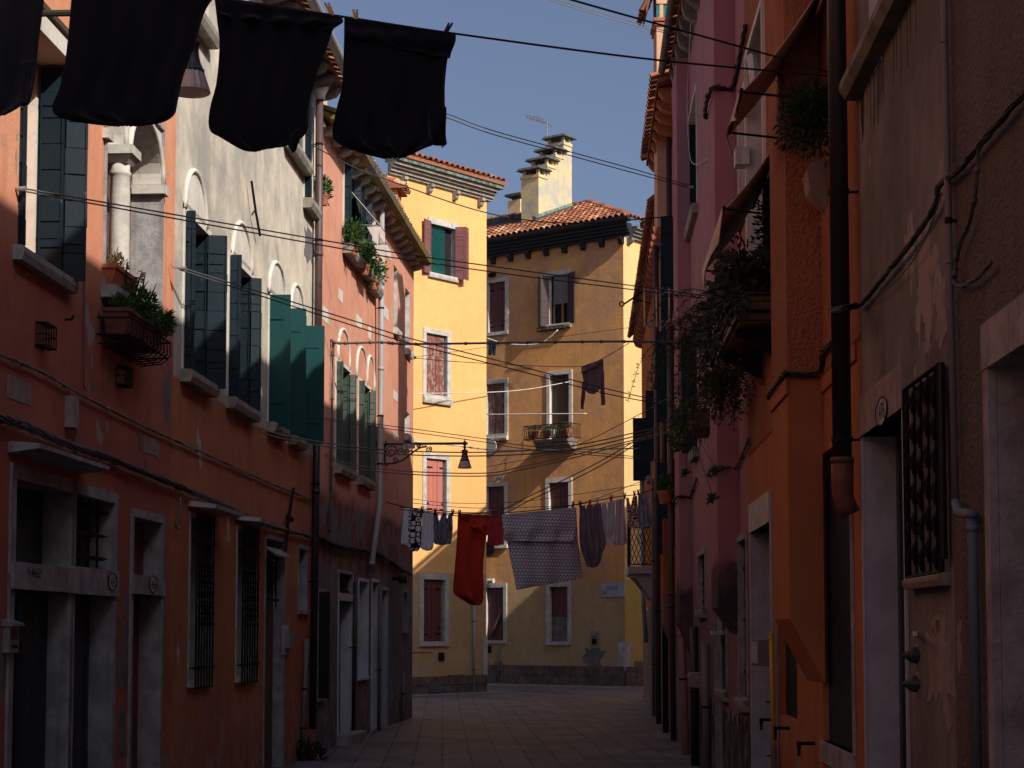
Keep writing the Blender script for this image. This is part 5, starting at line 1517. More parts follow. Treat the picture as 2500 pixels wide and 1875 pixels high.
pair('washing_line', 'looped rope from under the green shutters, sagging across to the rust house', 'washing line', [(605, 1036), (700, 1064), (925, 1097), (1187, 1104), (1392, 1089), (1551, 1056), (1650, 1032)], 9, .008, 'rope', 19.7, 24.2, [(607, 1038, 19.7)])
pair('washing_line', 'looped rope knotted under the sage shutters, rising to the right', 'washing line', [(790, 1108), (860, 1134), (1000, 1151), (1187, 1155), (1271, 1140), (1392, 1113), (1660, 1046)], 7, .008, 'rope', 25.2, 24.3, [(793, 1110, 25.2)])
pair('washing_line', 'thin double line passing just over the lamp bracket', 'washing line', [(788, 1020), (1000, 1046), (1187, 1072), (1300, 1090), (1645, 1124)], 8, .006, 'cable', 25.1, 28.5)
pair('washing_line', 'double rope crossing steeply in front of the ochre house', 'washing line', [(975, 1238), (1187, 1251), (1301, 1207), (1482, 1117), (1660, 1004)], 11, .008, 'darkcable', 31.0, 24.5)
line('overhead_cable', 'thick tied cable stretched level across the street above the lamp', 'cable', [(806, 829), (830, 838), (930, 836), (1000, 840), (1250, 837), (1480, 834), (1655, 835)], .016, 'cable', 25.5, 24.6, ties=22)
line('overhead_cable', 'single cable sloping from the cream house past the yellow cornice', 'cable', [(738, 341), (849, 401), (940, 437), (1190, 520), (1400, 545), (1640, 528)], .009, 'darkcable', 23.6, 26.0)
line('overhead_cable', 'tied white cable running behind the lamp toward the balcony', 'cable', [(1008, 1078), (1110, 1087), (1187, 1097), (1300, 1099), (1420, 1097), (1560, 1095)], .014, 'whiterope', 36.0, 38.0, ties=18)
line('overhead_cable', 'thin slack wire over the laundry from the pink house corner', 'cable', [(1006, 1218), (1100, 1228), (1250, 1226), (1400, 1208), (1570, 1182)], .006, 'cable', 35.2, 38.0)
line('overhead_cable', 'thin wire hanging lowest above the laundry', 'cable', [(1004, 1228), (1150, 1240), (1300, 1238), (1420, 1228), (1580, 1170)], .006, 'darkcable', 35.0, 36.0)
line('overhead_cable', 'thin rope sloping up behind the crossing double rope to the rust house', 'cable', [(1187, 1140), (1300, 1118), (1420, 1082), (1560, 1012), (1650, 960)], .006, 'cable', 33.0, 25.2)
line('washing_line', 'white bar line across the shuttered windows of the ochre house', 'washing line', [(1189, 1012), (1300, 1011), (1432, 1010)], .018, 'whiterope', 55.5, 53.6)
line('washing_line', 'slack white rope tied under the flower rack', 'washing line', [(1189, 826), (1230, 838), (1280, 842), (1325, 836), (1362, 806)], .022, 'whiterope', 55.5, 54.2)
line('washing_line', 'thin white line rising past the oldest shutters of the yellow house', 'washing line', [(1003, 961), (1187, 958), (1290, 950), (1390, 932)], .012, 'whiterope', 45.9, 52.0)
shl = thing('washing_line', 'taut black washing line that carries the four black shirts', 'washing line', pt(2062, 189, 9.72))
LP = [(-60, -94), (180, -58), (520, -8), (833, 40), (1110, 82), (1600, 146), (2058, 188)]
L1P = [pt(px, py, 7.55 + (9.70 - 7.55) * (px + 60) / 2118) for px, py in LP]
q = MB(); q.tube(smooth_path(L1P, 10), .0055, 6); q.build('strand', M['darkcable'], shl, smooth=True)
L2P = [pt(px, py, y) for px, py, y in ((1150, -70, 8.9), (1400, 1, 9.1), (1560, 46, 9.25), (1800, 112, 9.5), (2056, 184, 9.70))]
q = MB(); q.tube(smooth_path(L2P, 10), .0055, 6); q.build('strand', M['darkcable'], shl, smooth=True)
q = MB(); c = pt(2066, 188, 9.72); q.lathe(c - Vector((0, 0, .012)), [(.02, 0), (.022, .012), (.02, .024)], 10); q.tube([c - Vector((.07, 0, .0)), c + Vector((.03, .02, 0))], [.010, .018], 6); q.tube([c, c + Vector((.09, .03, -.005))], .008, 6); q.build('pulley', M['metal'], shl)
pair('washing_line', 'dotted double line high at the top against the sky', 'washing line', [(1300, -20), (1400, 12), (1560, 58), (1640, 80)], 7, .005, 'rope', 21.0, 23.0)
pair('washing_line', 'double line from behind the right black shirt up to the rose house hook', 'washing line', [(930, 228), (1090, 278), (1200, 318), (1400, 373), (1550, 414), (1688, 455)], 9, .006, 'darkcable', 20.0, 20.6, [(1686, 457, 20.6)])
# cables strung along the facades
def bundle(name, label, cat, path, r, mat, strands=3, tw=9, group=None):
    P = smooth_path(path, 10); q = MB()
    acc = 0; L = [0]
    for i in range(1, len(P)): acc += (P[i] - P[i - 1]).length; L.append(acc)
    for s in range(strands):
        Q = []
        for i, p in enumerate(P):
            t = (P[min(i + 1, len(P) - 1)] - P[max(0, i - 1)]).normalized(); a = t.orthogonal().normalized(); b = t.cross(a)
            ph = L[i] * tw + 2 * pi * s / strands + R.uniform(-.25, .25)
            Q.append(p + (a * cos(ph) + b * sin(ph)) * r * (1.05 if strands <= 3 else R.uniform(1.2, 2.6)))
        q.tube(Q, r, 5)
    for i in range(6, len(P) - 6, 9):
        t = (P[i + 1] - P[i]).normalized(); q.tube([P[i] - t * .012, P[i] + t * .012], r * 2.6, 7)
    return tag(q.build(name, M[mat], smooth=True), label, cat, group)
def on(W, d, pts): return [W.at(px, py, d) for px, py in pts]
bundle('cable_bundle', 'thick twisted cable bundle sagging along the red house above its doors', 'cable', on(WL, .05, [(-10, 1018), (60, 1040), (160, 1083), (290, 1128), (430, 1185), (560, 1240), (660, 1284), (770, 1312)]) , .0105, 'cable', 6, 5)
bundle('cable_bundle', 'twisted cable bundle along the decayed grey ground floor of the pink house', 'cable', on(WL3, .05, [(778, 1314), (830, 1335), (900, 1346), (940, 1362), (1004, 1402)]), .016, 'darkcable', 4, 11)
bundle('cable_bundle', 'thin tied conduit cable climbing along the wall above the vent cages', 'cable', on(WL, .03, [(-10, 862), (100, 908), (220, 975), (330, 1030), (450, 1085), (600, 1152), (690, 1192), (780, 1226)]), .008, 'rope', 2, 24)
bundle('cable_bundle', 'grey vertical cable dropping beside the sage shutters', 'cable', on(WL3, .04, [(814, 832), (812, 900), (810, 1050), (809, 1150), (805, 1300)]), .010, 'cable', 2, 5)
bundle('cable_bundle', 'bundle of cables rising steeply across the grey wall', 'cable', on(WR, .03, [(2530, 195), (2470, 262), (2400, 345), (2340, 415), (2292, 455), (2284, 500), (2230, 585), (2170, 660), (2110, 735), (2092, 748)]), .0042, 'darkcable', 7, 4)
line_ = on(WR, .03, [(2300, 470), (2262, 575), (2215, 655), (2150, 718), (2095, 745)])
q = MB(); q.tube(smooth_path(line_, 10), .003, 5); tag(q.build('cable', M['cable'], smooth=True), 'single pale wire sagging under the steep cable bundle', 'cable')
bundle('cable_bundle', 'loop of grey cables hanging down from the bundle on the dark stucco', 'cable', on(WR, .03, [(2388, 360), (2384, 450), (2370, 530), (2340, 610), (2333, 660), (2330, 690), (2352, 697), (2390, 675), (2420, 640)]), .004, 'cable', 3, 10)
pts = [WR.at(2092, 747, .05), WR.at(2060, 752, .17), WR.at(2030, 758, .16)]
bundle('cable_bundle', 'short cable bundle wrapped round the black downpipe', 'cable', pts, .006, 'darkcable', 5, 12)
zc = 3.17
pts = [WR.at(2030, 835, .03), WR.at(2010, 862, .02), WR.P(WR.uy(ub0 - .05), zc, .03), WR.P(WR.uy(ub0 - .02), zc, .2), WR.P(WR.uy(ub0 + .02), zc, .225), WR.P(WR.uy(ub1 - .02), zc - .01, .225), WR.P(WR.uy(ub1 + .05), zc - .03, .18), WR.P(WR.uy(ub1 + .1), zc - .05, .03)]
bundle('cable_bundle', 'cable bundle bent around the orange chimney breast', 'cable', pts, .006, 'darkcable', 4, 12)
def around(zc, y0, y1, d, lab, mat='darkcable', r=.009):
    p = [WR.P(WR.uy(y0 - 1.4), zc + .12, .03), WR.P(WR.uy(y0 - .1), zc, .03), WR.P(WR.uy(y0 - .02), zc, d * .6), WR.P(WR.uy(y0 + .02), zc, d + .03), WR.P(WR.uy(y1 - .05), zc, d + .03), WR.P(WR.uy(y1 + .04), zc, d * .6), WR.P(WR.uy(y1 + .1), zc - .03, .03), WR.P(WR.uy(y1 + 1.2), zc - .1, .03)]
    bundle('cable_bundle', lab, 'cable', p, r, mat, 3, 9)
around(WR.z(1770, 1175), 16.42, 17.3, .195, 'cable bundle bent around the nearer rose chimney breast', 'rope')
around(WR.z(1660, 1250), 23.5, 24.6, .17, 'cable bundle bent around the farther rose chimney breast')
around(WR.z(1770, 307), 16.42, 17.3, .195, 'pipe like cable bend high on the nearer rose chimney breast', 'darkcable', .012)
q = MB(); q.tube(smooth_path([WR.at(1690, -20, .05), WR.at(1680, 180, .06), WR.at(1678, 280, .05), WR.at(1684, 380, .04), WR.at(1700, 402, .03), WR.at(1728, 388, .02)], 10), .006, 5)
tag(q.build('cable', M['whiterope'], smooth=True), 'loose white cable looping down the rose wall by its upper shutter', 'cable')

# ------------------------------------------------------------------ washing
def plane_between(p, q): 
    return Wall(p[0], p[1], q[0] - p[0], q[1] - p[1], 0, -1)
WT1 = plane_between((L1P[0].x, L1P[0].y), (L1P[-1].x, L1P[-1].y))
WT2 = plane_between(((930 - CX) / F * 31, 31), ((1600 - CX) / F * 34, 34))
WT3 = plane_between(((1000 - CX) / F * 46, 46), ((1535 - CX) / F * 40, 40))
def lerp(a, b, t): return a + (b - a) * t
def cloth(name, label, cat, W, patches, mat, group=None, folds=5, amp=.02, d0=0.0, gap=.016, nu=22, nv=26, seed=1, flip=False):
    """patches: lists of (left px,py, right px,py) rows from the line down"""
    rr = random.Random(seed); q = MB(); uvs = []
    for pi_, rows in enumerate(patches):
        off = d0 + pi_ * gap
        rows = [(*W.hit(a, b, off), *W.hit(c, d, off)) for a, b, c, d in rows]
        m = len(rows); ph = [rr.uniform(0, 6.28) for _ in range(4)]; base = len(q.v)
        for j in range(nv + 1):
            t = j / nv * (m - 1); i = min(int(t), m - 2); f = t - i
            P = [rows[max(0, i - 1)], rows[i], rows[i + 1], rows[min(m - 1, i + 2)]]
            def cr(k):
                a, b, c, d = (r[k] for r in P)
                return .5 * (2 * b + (c - a) * f + (2 * a - 5 * b + 4 * c - d) * f * f + (3 * b - a - 3 * c + d) * f ** 3)
            ul, zl, ur, zr_ = cr(0), cr(1), cr(2), cr(3); g = j / nv
            for s in range(nu + 1):
                x = s / nu; u, z = lerp(ul, ur, x), lerp(zl, zr_, x)
                w = amp * (.25 + .75 * g) * (sin(folds * 2 * pi * x + ph[0] + 1.5 * g) + .6 * sin(folds * 3.7 * x * 1.7 + ph[1] - 2 * g) + .5 * sin(9 * g + ph[2] + 4 * x))
                w += amp * .8 * sin(3.1 * g + ph[3]) * (x - .5)
                q.v.append(W.P(u, z, off + w)); uvs.append((u, z))
        for j in range(nv):
            for s in range(nu):
                a = base + j * (nu + 1) + s
                q.f.append([a, a + 1, a + nu + 2, a + nu + 1]); q.c.append(.5)
    u0 = min(a for a, b in uvs); z0 = min(b for a, b in uvs)
    q.uv = [(a - u0, b - z0) for a, b in uvs]
    o = q.build(name, M[mat], smooth=True, recalc=False)
    sd = o.modifiers.new('thickness', 'SOLIDIFY'); sd.thickness = .005; sd.offset = 0
    return tag(o, label, cat, group)
bs = 'black shirts on the taut line'
cloth('t_shirt', 'charcoal shirt at the edge of the photo, leftmost on the taut line', 'shirt', WT1, [[(-160, -109, 112, -68), (-150, 0, 106, 8), (-140, 100, 94, 100), (-130, 180, 87, 160), (-120, 240, 60, 248), (-110, 300, 8, 284)], [(52, 150, 92, 150), (50, 215, 90, 168), (54, 250, 76, 235), (62, 255, 70, 254)]], 'greyblack', bs, 3, .016, seed=3)
cloth('t_shirt', 'black shirt hiding the near street lamp, second on the taut line', 'shirt', WT1, [[(180, -58, 524, -8), (172, 40, 500, 30), (163, 130, 476, 110), (150, 205, 448, 185), (131, 258, 434, 245), (152, 284, 425, 280), (226, 300, 392, 298), (290, 308, 330, 306)]], 'blackcloth', bs, 4, .018, seed=5)
cloth('t_shirt', 'black shirt between two others, third on the taut line with wooden pegs', 'shirt', WT1, [[(522, -8, 833, 40), (530, 60, 812, 74), (536, 110, 796, 120), (530, 200, 770, 185), (514, 265, 752, 262), (513, 315, 752, 310), (540, 335, 738, 335), (592, 364, 700, 356), (630, 367, 660, 360)], [(524, -6, 834, 42), (530, 25, 832, 58), (540, 42, 810, 72)], [(708, 330, 750, 300), (706, 352, 737, 328), (712, 374, 724, 366)]], 'blackcloth', bs, 4, .018, seed=9)
cloth('t_shirt', 'black shirt with a folded hem against the sky, rightmost on the taut line', 'shirt', WT1, [[(840, 42, 1110, 82), (839, 120, 1094, 135), (834, 210, 1086, 200), (820, 270, 1084, 255), (812, 325, 1082, 310), (832, 352, 1060, 350), (890, 372, 1030, 364), (940, 385, 985, 385)], [(840, 42, 1110, 82), (840, 66, 1106, 112), (842, 88, 1097, 143)], [(1052, 262, 1088, 262), (1050, 320, 1090, 302), (1056, 348, 1090, 345), (1072, 352, 1086, 356)]], 'blackcloth', bs, 4, .018, seed=13)
def peg(px, py, y, tilt, mat, label, group, h=.075):
    c = pt(px, py, y); q = MB()
    dx = tilt * h
    for s in (-1, 1):
        q.tube([c + Vector((s * .006, 0, 0)), c + Vector((-dx * .5 + s * .005, .002, h * .55)), c + Vector((-dx + s * .009, 0, h))], [.0065, .0075, .005], 4)
    q.tube([c + Vector((-dx * .4 - .012, 0, h * .42)), c + Vector((-dx * .4 + .012, 0, h * .42))], .004, 4)
    tag(q.build('clothes_peg', M[mat]), label, 'clothes peg', group)
g = 'pegs on the taut line'
peg(813, 44, 8.43, .42, 'pegwood', 'leaning wooden peg at the right corner of the middle black shirt', g)
peg(870, 60, 8.48, .1, 'pegwood', 'upright wooden peg at the left corner of the rightmost black shirt', g)
peg(1082, 92, 8.7, -.5, 'bluepeg', 'navy plastic peg at the right corner of the rightmost black shirt', g)
peg(545, 12, 8.17, .2, 'pegwood', 'wooden peg at the left corner of the middle black shirt', g)

LL = [(905, 1200), (935, 1222), (990, 1238), (1060, 1250), (1125, 1254), (1190, 1254), (1235, 1252), (1320, 1244), (1408, 1232), (1500, 1214), (1570, 1203), (1640, 1170)]
q = MB(); q.tube(smooth_path([WT2.at(px, py) for px, py in LL], 6), .010, 6)
tag(q.build('washing_line', M['darkcable'], smooth=True), 'low washing line full of laundry between the pink and rust houses', 'washing line')
lg = 'laundry on the low line'
def lc(name, label, cat, patches, mat, **k): return cloth(name, label, cat, WT2, patches, mat, lg, **k)
lc('cloth', 'narrow pale cloth hanging at the left end of the low line', 'cloth', [[(987, 1238, 998, 1240), (984, 1262, 997, 1262), (980, 1300, 995, 1300), (978, 1328, 996, 1332)]], 'pale', folds=2, amp=.02, seed=21)
lc('dress', 'white cloth printed with dark rings and red dots', 'cloth', [[(997, 1241, 1030, 1246), (998, 1275, 1029, 1280), (995, 1320, 1027, 1325), (998, 1338, 1024, 1340), (1006, 1346, 1018, 1346)]], 'rings', folds=3, amp=.02, seed=22)
lc('vest', 'plain pale grey vest between the printed and the striped pieces', 'vest', [[(1030, 1247, 1058, 1252), (1031, 1280, 1058, 1280), (1027, 1325, 1058, 1325), (1030, 1340, 1056, 1340), (1042, 1345, 1050, 1344)]], 'pale', folds=3, amp=.025, seed=23)
lc('shorts', 'dark navy striped shorts hanging upside down', 'shorts', [[(1058, 1252, 1070, 1253), (1059, 1268, 1071, 1268), (1058, 1290, 1078, 1290), (1057, 1315, 1080, 1318), (1062, 1328, 1080, 1332)], [(1080, 1253, 1090, 1254), (1074, 1268, 1092, 1268), (1074, 1290, 1104, 1280), (1074, 1315, 1102, 1318), (1076, 1332, 1098, 1328)], [(1096, 1254, 1105, 1254), (1090, 1270, 1104, 1270), (1086, 1290, 1102, 1290)]], 'stripe', folds=2, amp=.02, seed=24)
lc('sheet', 'long red sheet with a swag fold, lowest of the laundry', 'sheet', [[(1120, 1255, 1192, 1257), (1118, 1290, 1190, 1290), (1115, 1340, 1184, 1330), (1112, 1400, 1179, 1390), (1111, 1445, 1184, 1440), (1124, 1460, 1183, 1468), (1150, 1476, 1172, 1478)], [(1121, 1255, 1192, 1257), (1134, 1270, 1191, 1276), (1148, 1284, 1190, 1296), (1164, 1296, 1186, 1308)]], 'redcloth', folds=2, gap=.03, amp=.07, seed=25, nu=30, nv=34)
lc('shorts', 'small crimson shorts pegged beside the long red sheet', 'shorts', [[(1194, 1257, 1206, 1258), (1193, 1290, 1208, 1285), (1189, 1326, 1208, 1326), (1192, 1332, 1207, 1334)], [(1209, 1258, 1223, 1258), (1207, 1285, 1224, 1290), (1207, 1326, 1226, 1318), (1208, 1333, 1218, 1332)]], 'redcloth2', folds=2, amp=.02, seed=26)
lc('bed_sheet', 'large white sheet printed with navy edged hexagons, folded over the line', 'sheet', [[(1232, 1256, 1406, 1240), (1236, 1300, 1410, 1290), (1242, 1330, 1412, 1320), (1252, 1390, 1420, 1375), (1260, 1440, 1424, 1411)], [(1226, 1256, 1405, 1239), (1228, 1290, 1408, 1290), (1227, 1320, 1400, 1322)]], 'hexcloth', folds=3, amp=.03, gap=.07, seed=27, nu=34, nv=34)
lc('trousers', 'mauve grey baggy trousers right of the hexagon sheet', 'trousers', [[(1416, 1236, 1426, 1234), (1414, 1290, 1438, 1290), (1414, 1330, 1440, 1330), (1426, 1365, 1446, 1365), (1432, 1384, 1452, 1386)], [(1434, 1233, 1446, 1231), (1424, 1280, 1450, 1280), (1428, 1330, 1462, 1330), (1436, 1370, 1466, 1360), (1444, 1384, 1456, 1384)], [(1450, 1231, 1466, 1228), (1448, 1280, 1470, 1280), (1450, 1320, 1478, 1330), (1452, 1350, 1468, 1358), (1454, 1376, 1460, 1374)]], 'mauve', folds=2, amp=.035, seed=28)
lc('blouse', 'crinkled pale blouse with ruffled sleeves right of the mauve trousers', 'blouse', [[(1470, 1228, 1478, 1226), (1467, 1260, 1484, 1260), (1464, 1295, 1482, 1300), (1468, 1306, 1482, 1304), (1476, 1328, 1482, 1330)], [(1484, 1226, 1502, 1222), (1484, 1260, 1500, 1255), (1480, 1300, 1502, 1295), (1488, 1315, 1502, 1300), (1490, 1325, 1500, 1325)]], 'pale', folds=4, amp=.018, seed=29)
lc('nightshirt', 'plain pale lilac nightshirt with a wide hem', 'nightshirt', [[(1503, 1221, 1526, 1217), (1503, 1250, 1525, 1250), (1502, 1290, 1528, 1285), (1498, 1328, 1532, 1322), (1502, 1331, 1530, 1328)]], 'lilac', folds=2, amp=.02, seed=30)
lc('dress', 'beige cloth with a red and brown swirling print', 'dress', [[(1528, 1216, 1535, 1215), (1529, 1235, 1539, 1232), (1531, 1260, 1556, 1260), (1530, 1284, 1556, 1282), (1532, 1290, 1552, 1290)], [(1544, 1213, 1556, 1210), (1540, 1232, 1556, 1232), (1534, 1262, 1558, 1262), (1534, 1286, 1556, 1284)]], 'swirl', folds=2, amp=.018, seed=31)
lc('denim_skirt', 'washed blue denim skirt at the right end of the low line', 'skirt', [[(1557, 1210, 1580, 1203), (1557, 1240, 1584, 1235), (1557, 1270, 1590, 1265), (1560, 1292, 1596, 1282)]], 'denim', folds=3, amp=.02, seed=32)
pk = 'pegs on the low line'
for k, (px, py, m, lab) in enumerate(((1031, 1246, 'iron', 'dark peg at the left strap of the pale grey vest'), (1062, 1251, 'iron', 'dark peg at the left of the striped shorts'), (1104, 1253, 'iron', 'dark peg at the right corner of the striped shorts'),
        (1121, 1254, 'iron', 'tall dark peg holding the left corner of the red sheet'), (1197, 1254, 'letter_white', 'white peg on the crimson shorts'), (1218, 1253, 'redcloth2', 'red peg on the crimson shorts'), (1398, 1233, 'bluecloth', 'blue peg on the right corner of the hexagon sheet'),
        (1417, 1232, 'leaf', 'green peg at the left of the mauve trousers'), (1438, 1229, 'redcloth2', 'red peg on the mauve trousers'), (1459, 1225, 'pale', 'pale peg on the right leg of the mauve trousers'), (1492, 1218, 'redcloth2', 'red peg on the crinkled blouse'),
        (1525, 1212, 'leaf', 'green peg between the nightshirt and the swirl print'), (1549, 1207, 'brownwood', 'brown peg on the swirl printed cloth'), (1560, 1204, 'brownwood', 'brown peg on the denim skirt'))):
    p = WT2.at(px, py); q = MB(); tl = R.uniform(-.02, .02)
    for s in (-1, 1): q.tube([p + Vector((s * .012, -.01, -.05)), p + Vector((tl + s * .010, -.01, .02)), p + Vector((tl + s * .018, -.01, .07))], .011, 4)
    tag(q.build('clothes_peg', M[m]), lab, 'clothes peg', pk)
LM = [(1012, 874), (1100, 882), (1300, 893), (1420, 894), (1470, 876), (1535, 838)]
q = MB(); q.tube(smooth_path([WT3.at(px, py) for px, py in LM], 8), .009, 5); tag(q.build('washing_line', M['darkcable'], smooth=True), 'thin washing line that carries the maroon jumper', 'washing line')
q = MB(); q.tube(smooth_path([WT3.at(px, py) for px, py in [(1012, 872), (1200, 846), (1400, 818), (1535, 800)]], 8), .006, 5); tag(q.build('washing_line', M['darkcable'], smooth=True), 'upper return of the line over the maroon jumper', 'washing line')
q = MB(); c = WT3.at(1012, 873); q.tube([c - Vector((.06, 0, 0)), c, c + Vector((.05, 0, 0))], [.01, .045, .02], 8); tag(q.build('pulley', M['iron']), 'small black pulley on the edge of the pink house', 'pulley')
cloth('jumper', 'maroon knit jumper hanging upside down with dangling sleeves', 'jumper', WT3, [[(1420, 896, 1473, 877), (1423, 920, 1474, 915), (1427, 945, 1470, 940), (1432, 957, 1464, 950), (1442, 962, 1452, 962)], [(1419, 930, 1430, 935), (1419, 960, 1428, 962), (1417, 985, 1424, 990), (1418, 998, 1424, 999)], [(1464, 915, 1474, 905), (1466, 950, 1474, 945), (1467, 985, 1478, 982), (1468, 990, 1476, 988)], [(1420, 894, 1473, 876), (1420, 912, 1472, 886)]], 'maroonknit', folds=2, amp=.02, seed=41)
WT4 = Wall(WB.P(3, 0, .5).x, WB.P(3, 0, .5).y, WB.D.x, WB.D.y, WB.N.x, WB.N.y)
cloth('shorts', 'dark blue shorts hanging beside the yellow house corner', 'shorts', WT4, [[(1192, 832, 1203, 830), (1191, 850, 1203, 850), (1191, 866, 1198, 868)], [(1203, 830, 1214, 827), (1203, 848, 1212, 846), (1202, 866, 1208, 869)]], 'bluecloth', folds=2, amp=.02, seed=42)

# ------------------------------------------------------------------ plants
def clump(mb, c, rx, ry, rz, n, l, w, up=.3, seed=1, shell=.35):
    rr = random.Random(seed); c = Vector(c)
    cl = [Vector((rr.uniform(-1, 1), rr.uniform(-1, 1), rr.uniform(-1, 1))) for _ in range(max(4, n // 45))]
    for i in range(n):
        v = Vector((rr.gauss(0, 1), rr.gauss(0, 1), rr.gauss(0, 1))).normalized() * (shell + (1 - shell) * rr.random() ** .5)
        k = cl[i % len(cl)]; v = (v * .62 + k * .5)
        p = c + Vector((v.x * rx, v.y * ry, v.z * rz))
        d = (Vector((v.x, v.y, v.z + up)) + Vector((rr.uniform(-.6, .6), rr.uniform(-.6, .6), rr.uniform(-.5, .6)))).normalized()
        mb.leaf(p, d, w * rr.uniform(.7, 1.2), l * rr.uniform(.6, 1.25))
def rosette(mb, c, r, n=16, up=.5):
    ax = Vector((-.45, -.75, .35 + up * .3)).normalized(); e1 = ax.orthogonal().normalized(); e2 = ax.cross(e1)
    for k in range(n):
        a = k * 2.4; f = 1 - k / n * .6
        mb.leaf(Vector(c) + ax * (.2 * k / n * r), e1 * cos(a) + e2 * sin(a) + ax * (.15 + k / n), r * .45 * f, r * f, ax)
W = WL
t = thing('flower_pot', 'terracotta pot with a dry plant on the sill of the column window', 'flower pot', W.P(W.u(270, 690), 4.37, .03))
a = (W.u(248, 690), W.u(300, 690))
q = MB(); q.hexa([W.P(a[0] + .03, 4.365, -.08), W.P(a[1] - .03, 4.365, -.08), W.P(a[1] - .03, 4.365, .08), W.P(a[0] + .03, 4.365, .08), W.P(a[0], 4.49, -.10), W.P(a[1], 4.49, -.10), W.P(a[1], 4.49, .11), W.P(a[0], 4.49, .11)])
q.wbox(W, a[0] - .01, a[1] + .01, 4.491, 4.525, -.11, .12); q.build('pot', M['terra'], t)
q = MB(); clump(q, W.P((a[0] + a[1]) / 2, 4.60, .04), .10, .2, .13, 220, .045, .02, .6, 3); clump(q, W.P(a[1] - .1, 4.50, .12), .06, .12, .08, 90, .04, .02, -.2, 4)
for k in range(14): b = W.P(lerp(a[0], a[1], R.random()), 4.5, .0); q.tube([b, b + Vector((R.uniform(-.08, .1), R.uniform(-.1, .1), R.uniform(.1, .24)))], .003, 4)
q.build('dry_foliage', M['dryleaf'], t)
t = thing('window_box', 'terracotta window box in an iron basket with green bushy plants', 'window box', W.P(W.u(320, 800), 3.9, .1))
a = (W.u(300, 780, .2), W.u(385, 800, .2)); z0, z1 = 3.96, 4.13
q = MB()
for (b, c) in ((a[0], a[0] + .52), (a[0] + .56, a[1])):
    q.hexa([W.P(b + .03, z0, .06), W.P(c - .03, z0, .06), W.P(c - .03, z0, .21), W.P(b + .03, z0, .21), W.P(b, z1, .04), W.P(c, z1, .04), W.P(c, z1, .24), W.P(b, z1, .24)])
    q.wbox(W, b - .01, c + .01, z1 + .001, z1 + .03, .03, .25)
q.build('trough', M['plasticterra'], t)
q = MB()
for z, d in ((z0 - .02, .26), (z0 + .11, .28)): q.tube([W.P(a[0] - .05, z, .01), W.P(a[0] - .05, z, d), W.P(a[1] + .12, z, d), W.P(a[1] + .12, z, .01)], .008, 5)
for k in range(12):
    u = a[0] - .03 + k * (a[1] - a[0] + .13) / 11; q.tube([W.P(u, z0 + .11, .28), W.P(u, z0 - .0, .29), W.P(u, z0 - .07, .22), W.P(u, z0 - .09, .02)], .006, 5)
for s in (.08, .15): q.tube([W.P(a[0] - .03, z0 - .09 + s * .1, s), W.P(a[1] + .1, z0 - .09 + s * .1, s)], .006, 5)
q.build('iron_basket', M['iron'], t)
q = MB(); um = lerp(a[0], a[1], .55)
clump(q, W.P(um, 4.26, .17), .14, .36, .14, 800, .06, .022, .35, 8); clump(q, W.P(a[1] - .05, 4.2, .24), .12, .2, .12, 330, .06, .022, .1, 9)
q.build('foliage', M['leaf'], t)
q = MB(); clump(q, W.P(a[0] + .2, 4.17, .14), .09, .25, .05, 320, .09, .008, 1.2, 10); q.build('grassy_foliage', M['grassleaf'], t)
q = MB()
for k in range(9):
    u = lerp(a[0] + .35, a[1], R.random()); b = W.P(u, 4.25, .10); e = Vector((R.uniform(-.05, .14), R.uniform(-.1, .1), R.uniform(.22, .36)))
    q.tube([b, b + e * .5 + Vector((0, 0, .03)), b + e], [.012, .010, .002], 5)
q.build('aloe', M['darkleaf'], t)
W = WL3
for k, (px, py, rx, rz, lab) in enumerate(((862, 583, .16, .26, 'green bushy plant on the first sill of the pink house, under the awnings'), (891, 630, .18, .28, 'green bushy plant on the second sill of the pink house'), (914, 673, .18, .24, 'green bushy plant on the third sill beside the grey drainpipe'), (790, 468, .10, .2, 'small green plant on the wall right of the brown drainpipe'))):
    c = W.at(px, py, .14)
    t = thing('potted_plant', lab, 'plant', c - Vector((0, 0, rz)), 'sill plants of the pink house')
    q = MB(); clump(q, c, rx, .32 if k < 3 else .12, rz, 520 if k < 3 else 260, .075, .03, .3, 50 + k); q.build('foliage', M['leaf'], t)
    q = MB(); q.lathe(c - Vector((0, 0, rz * .95)), [(.05, 0), (.08, .12), (.085, .12), (.085, .15), (.07, .15)], 12); q.build('pot', M['terra'], t)
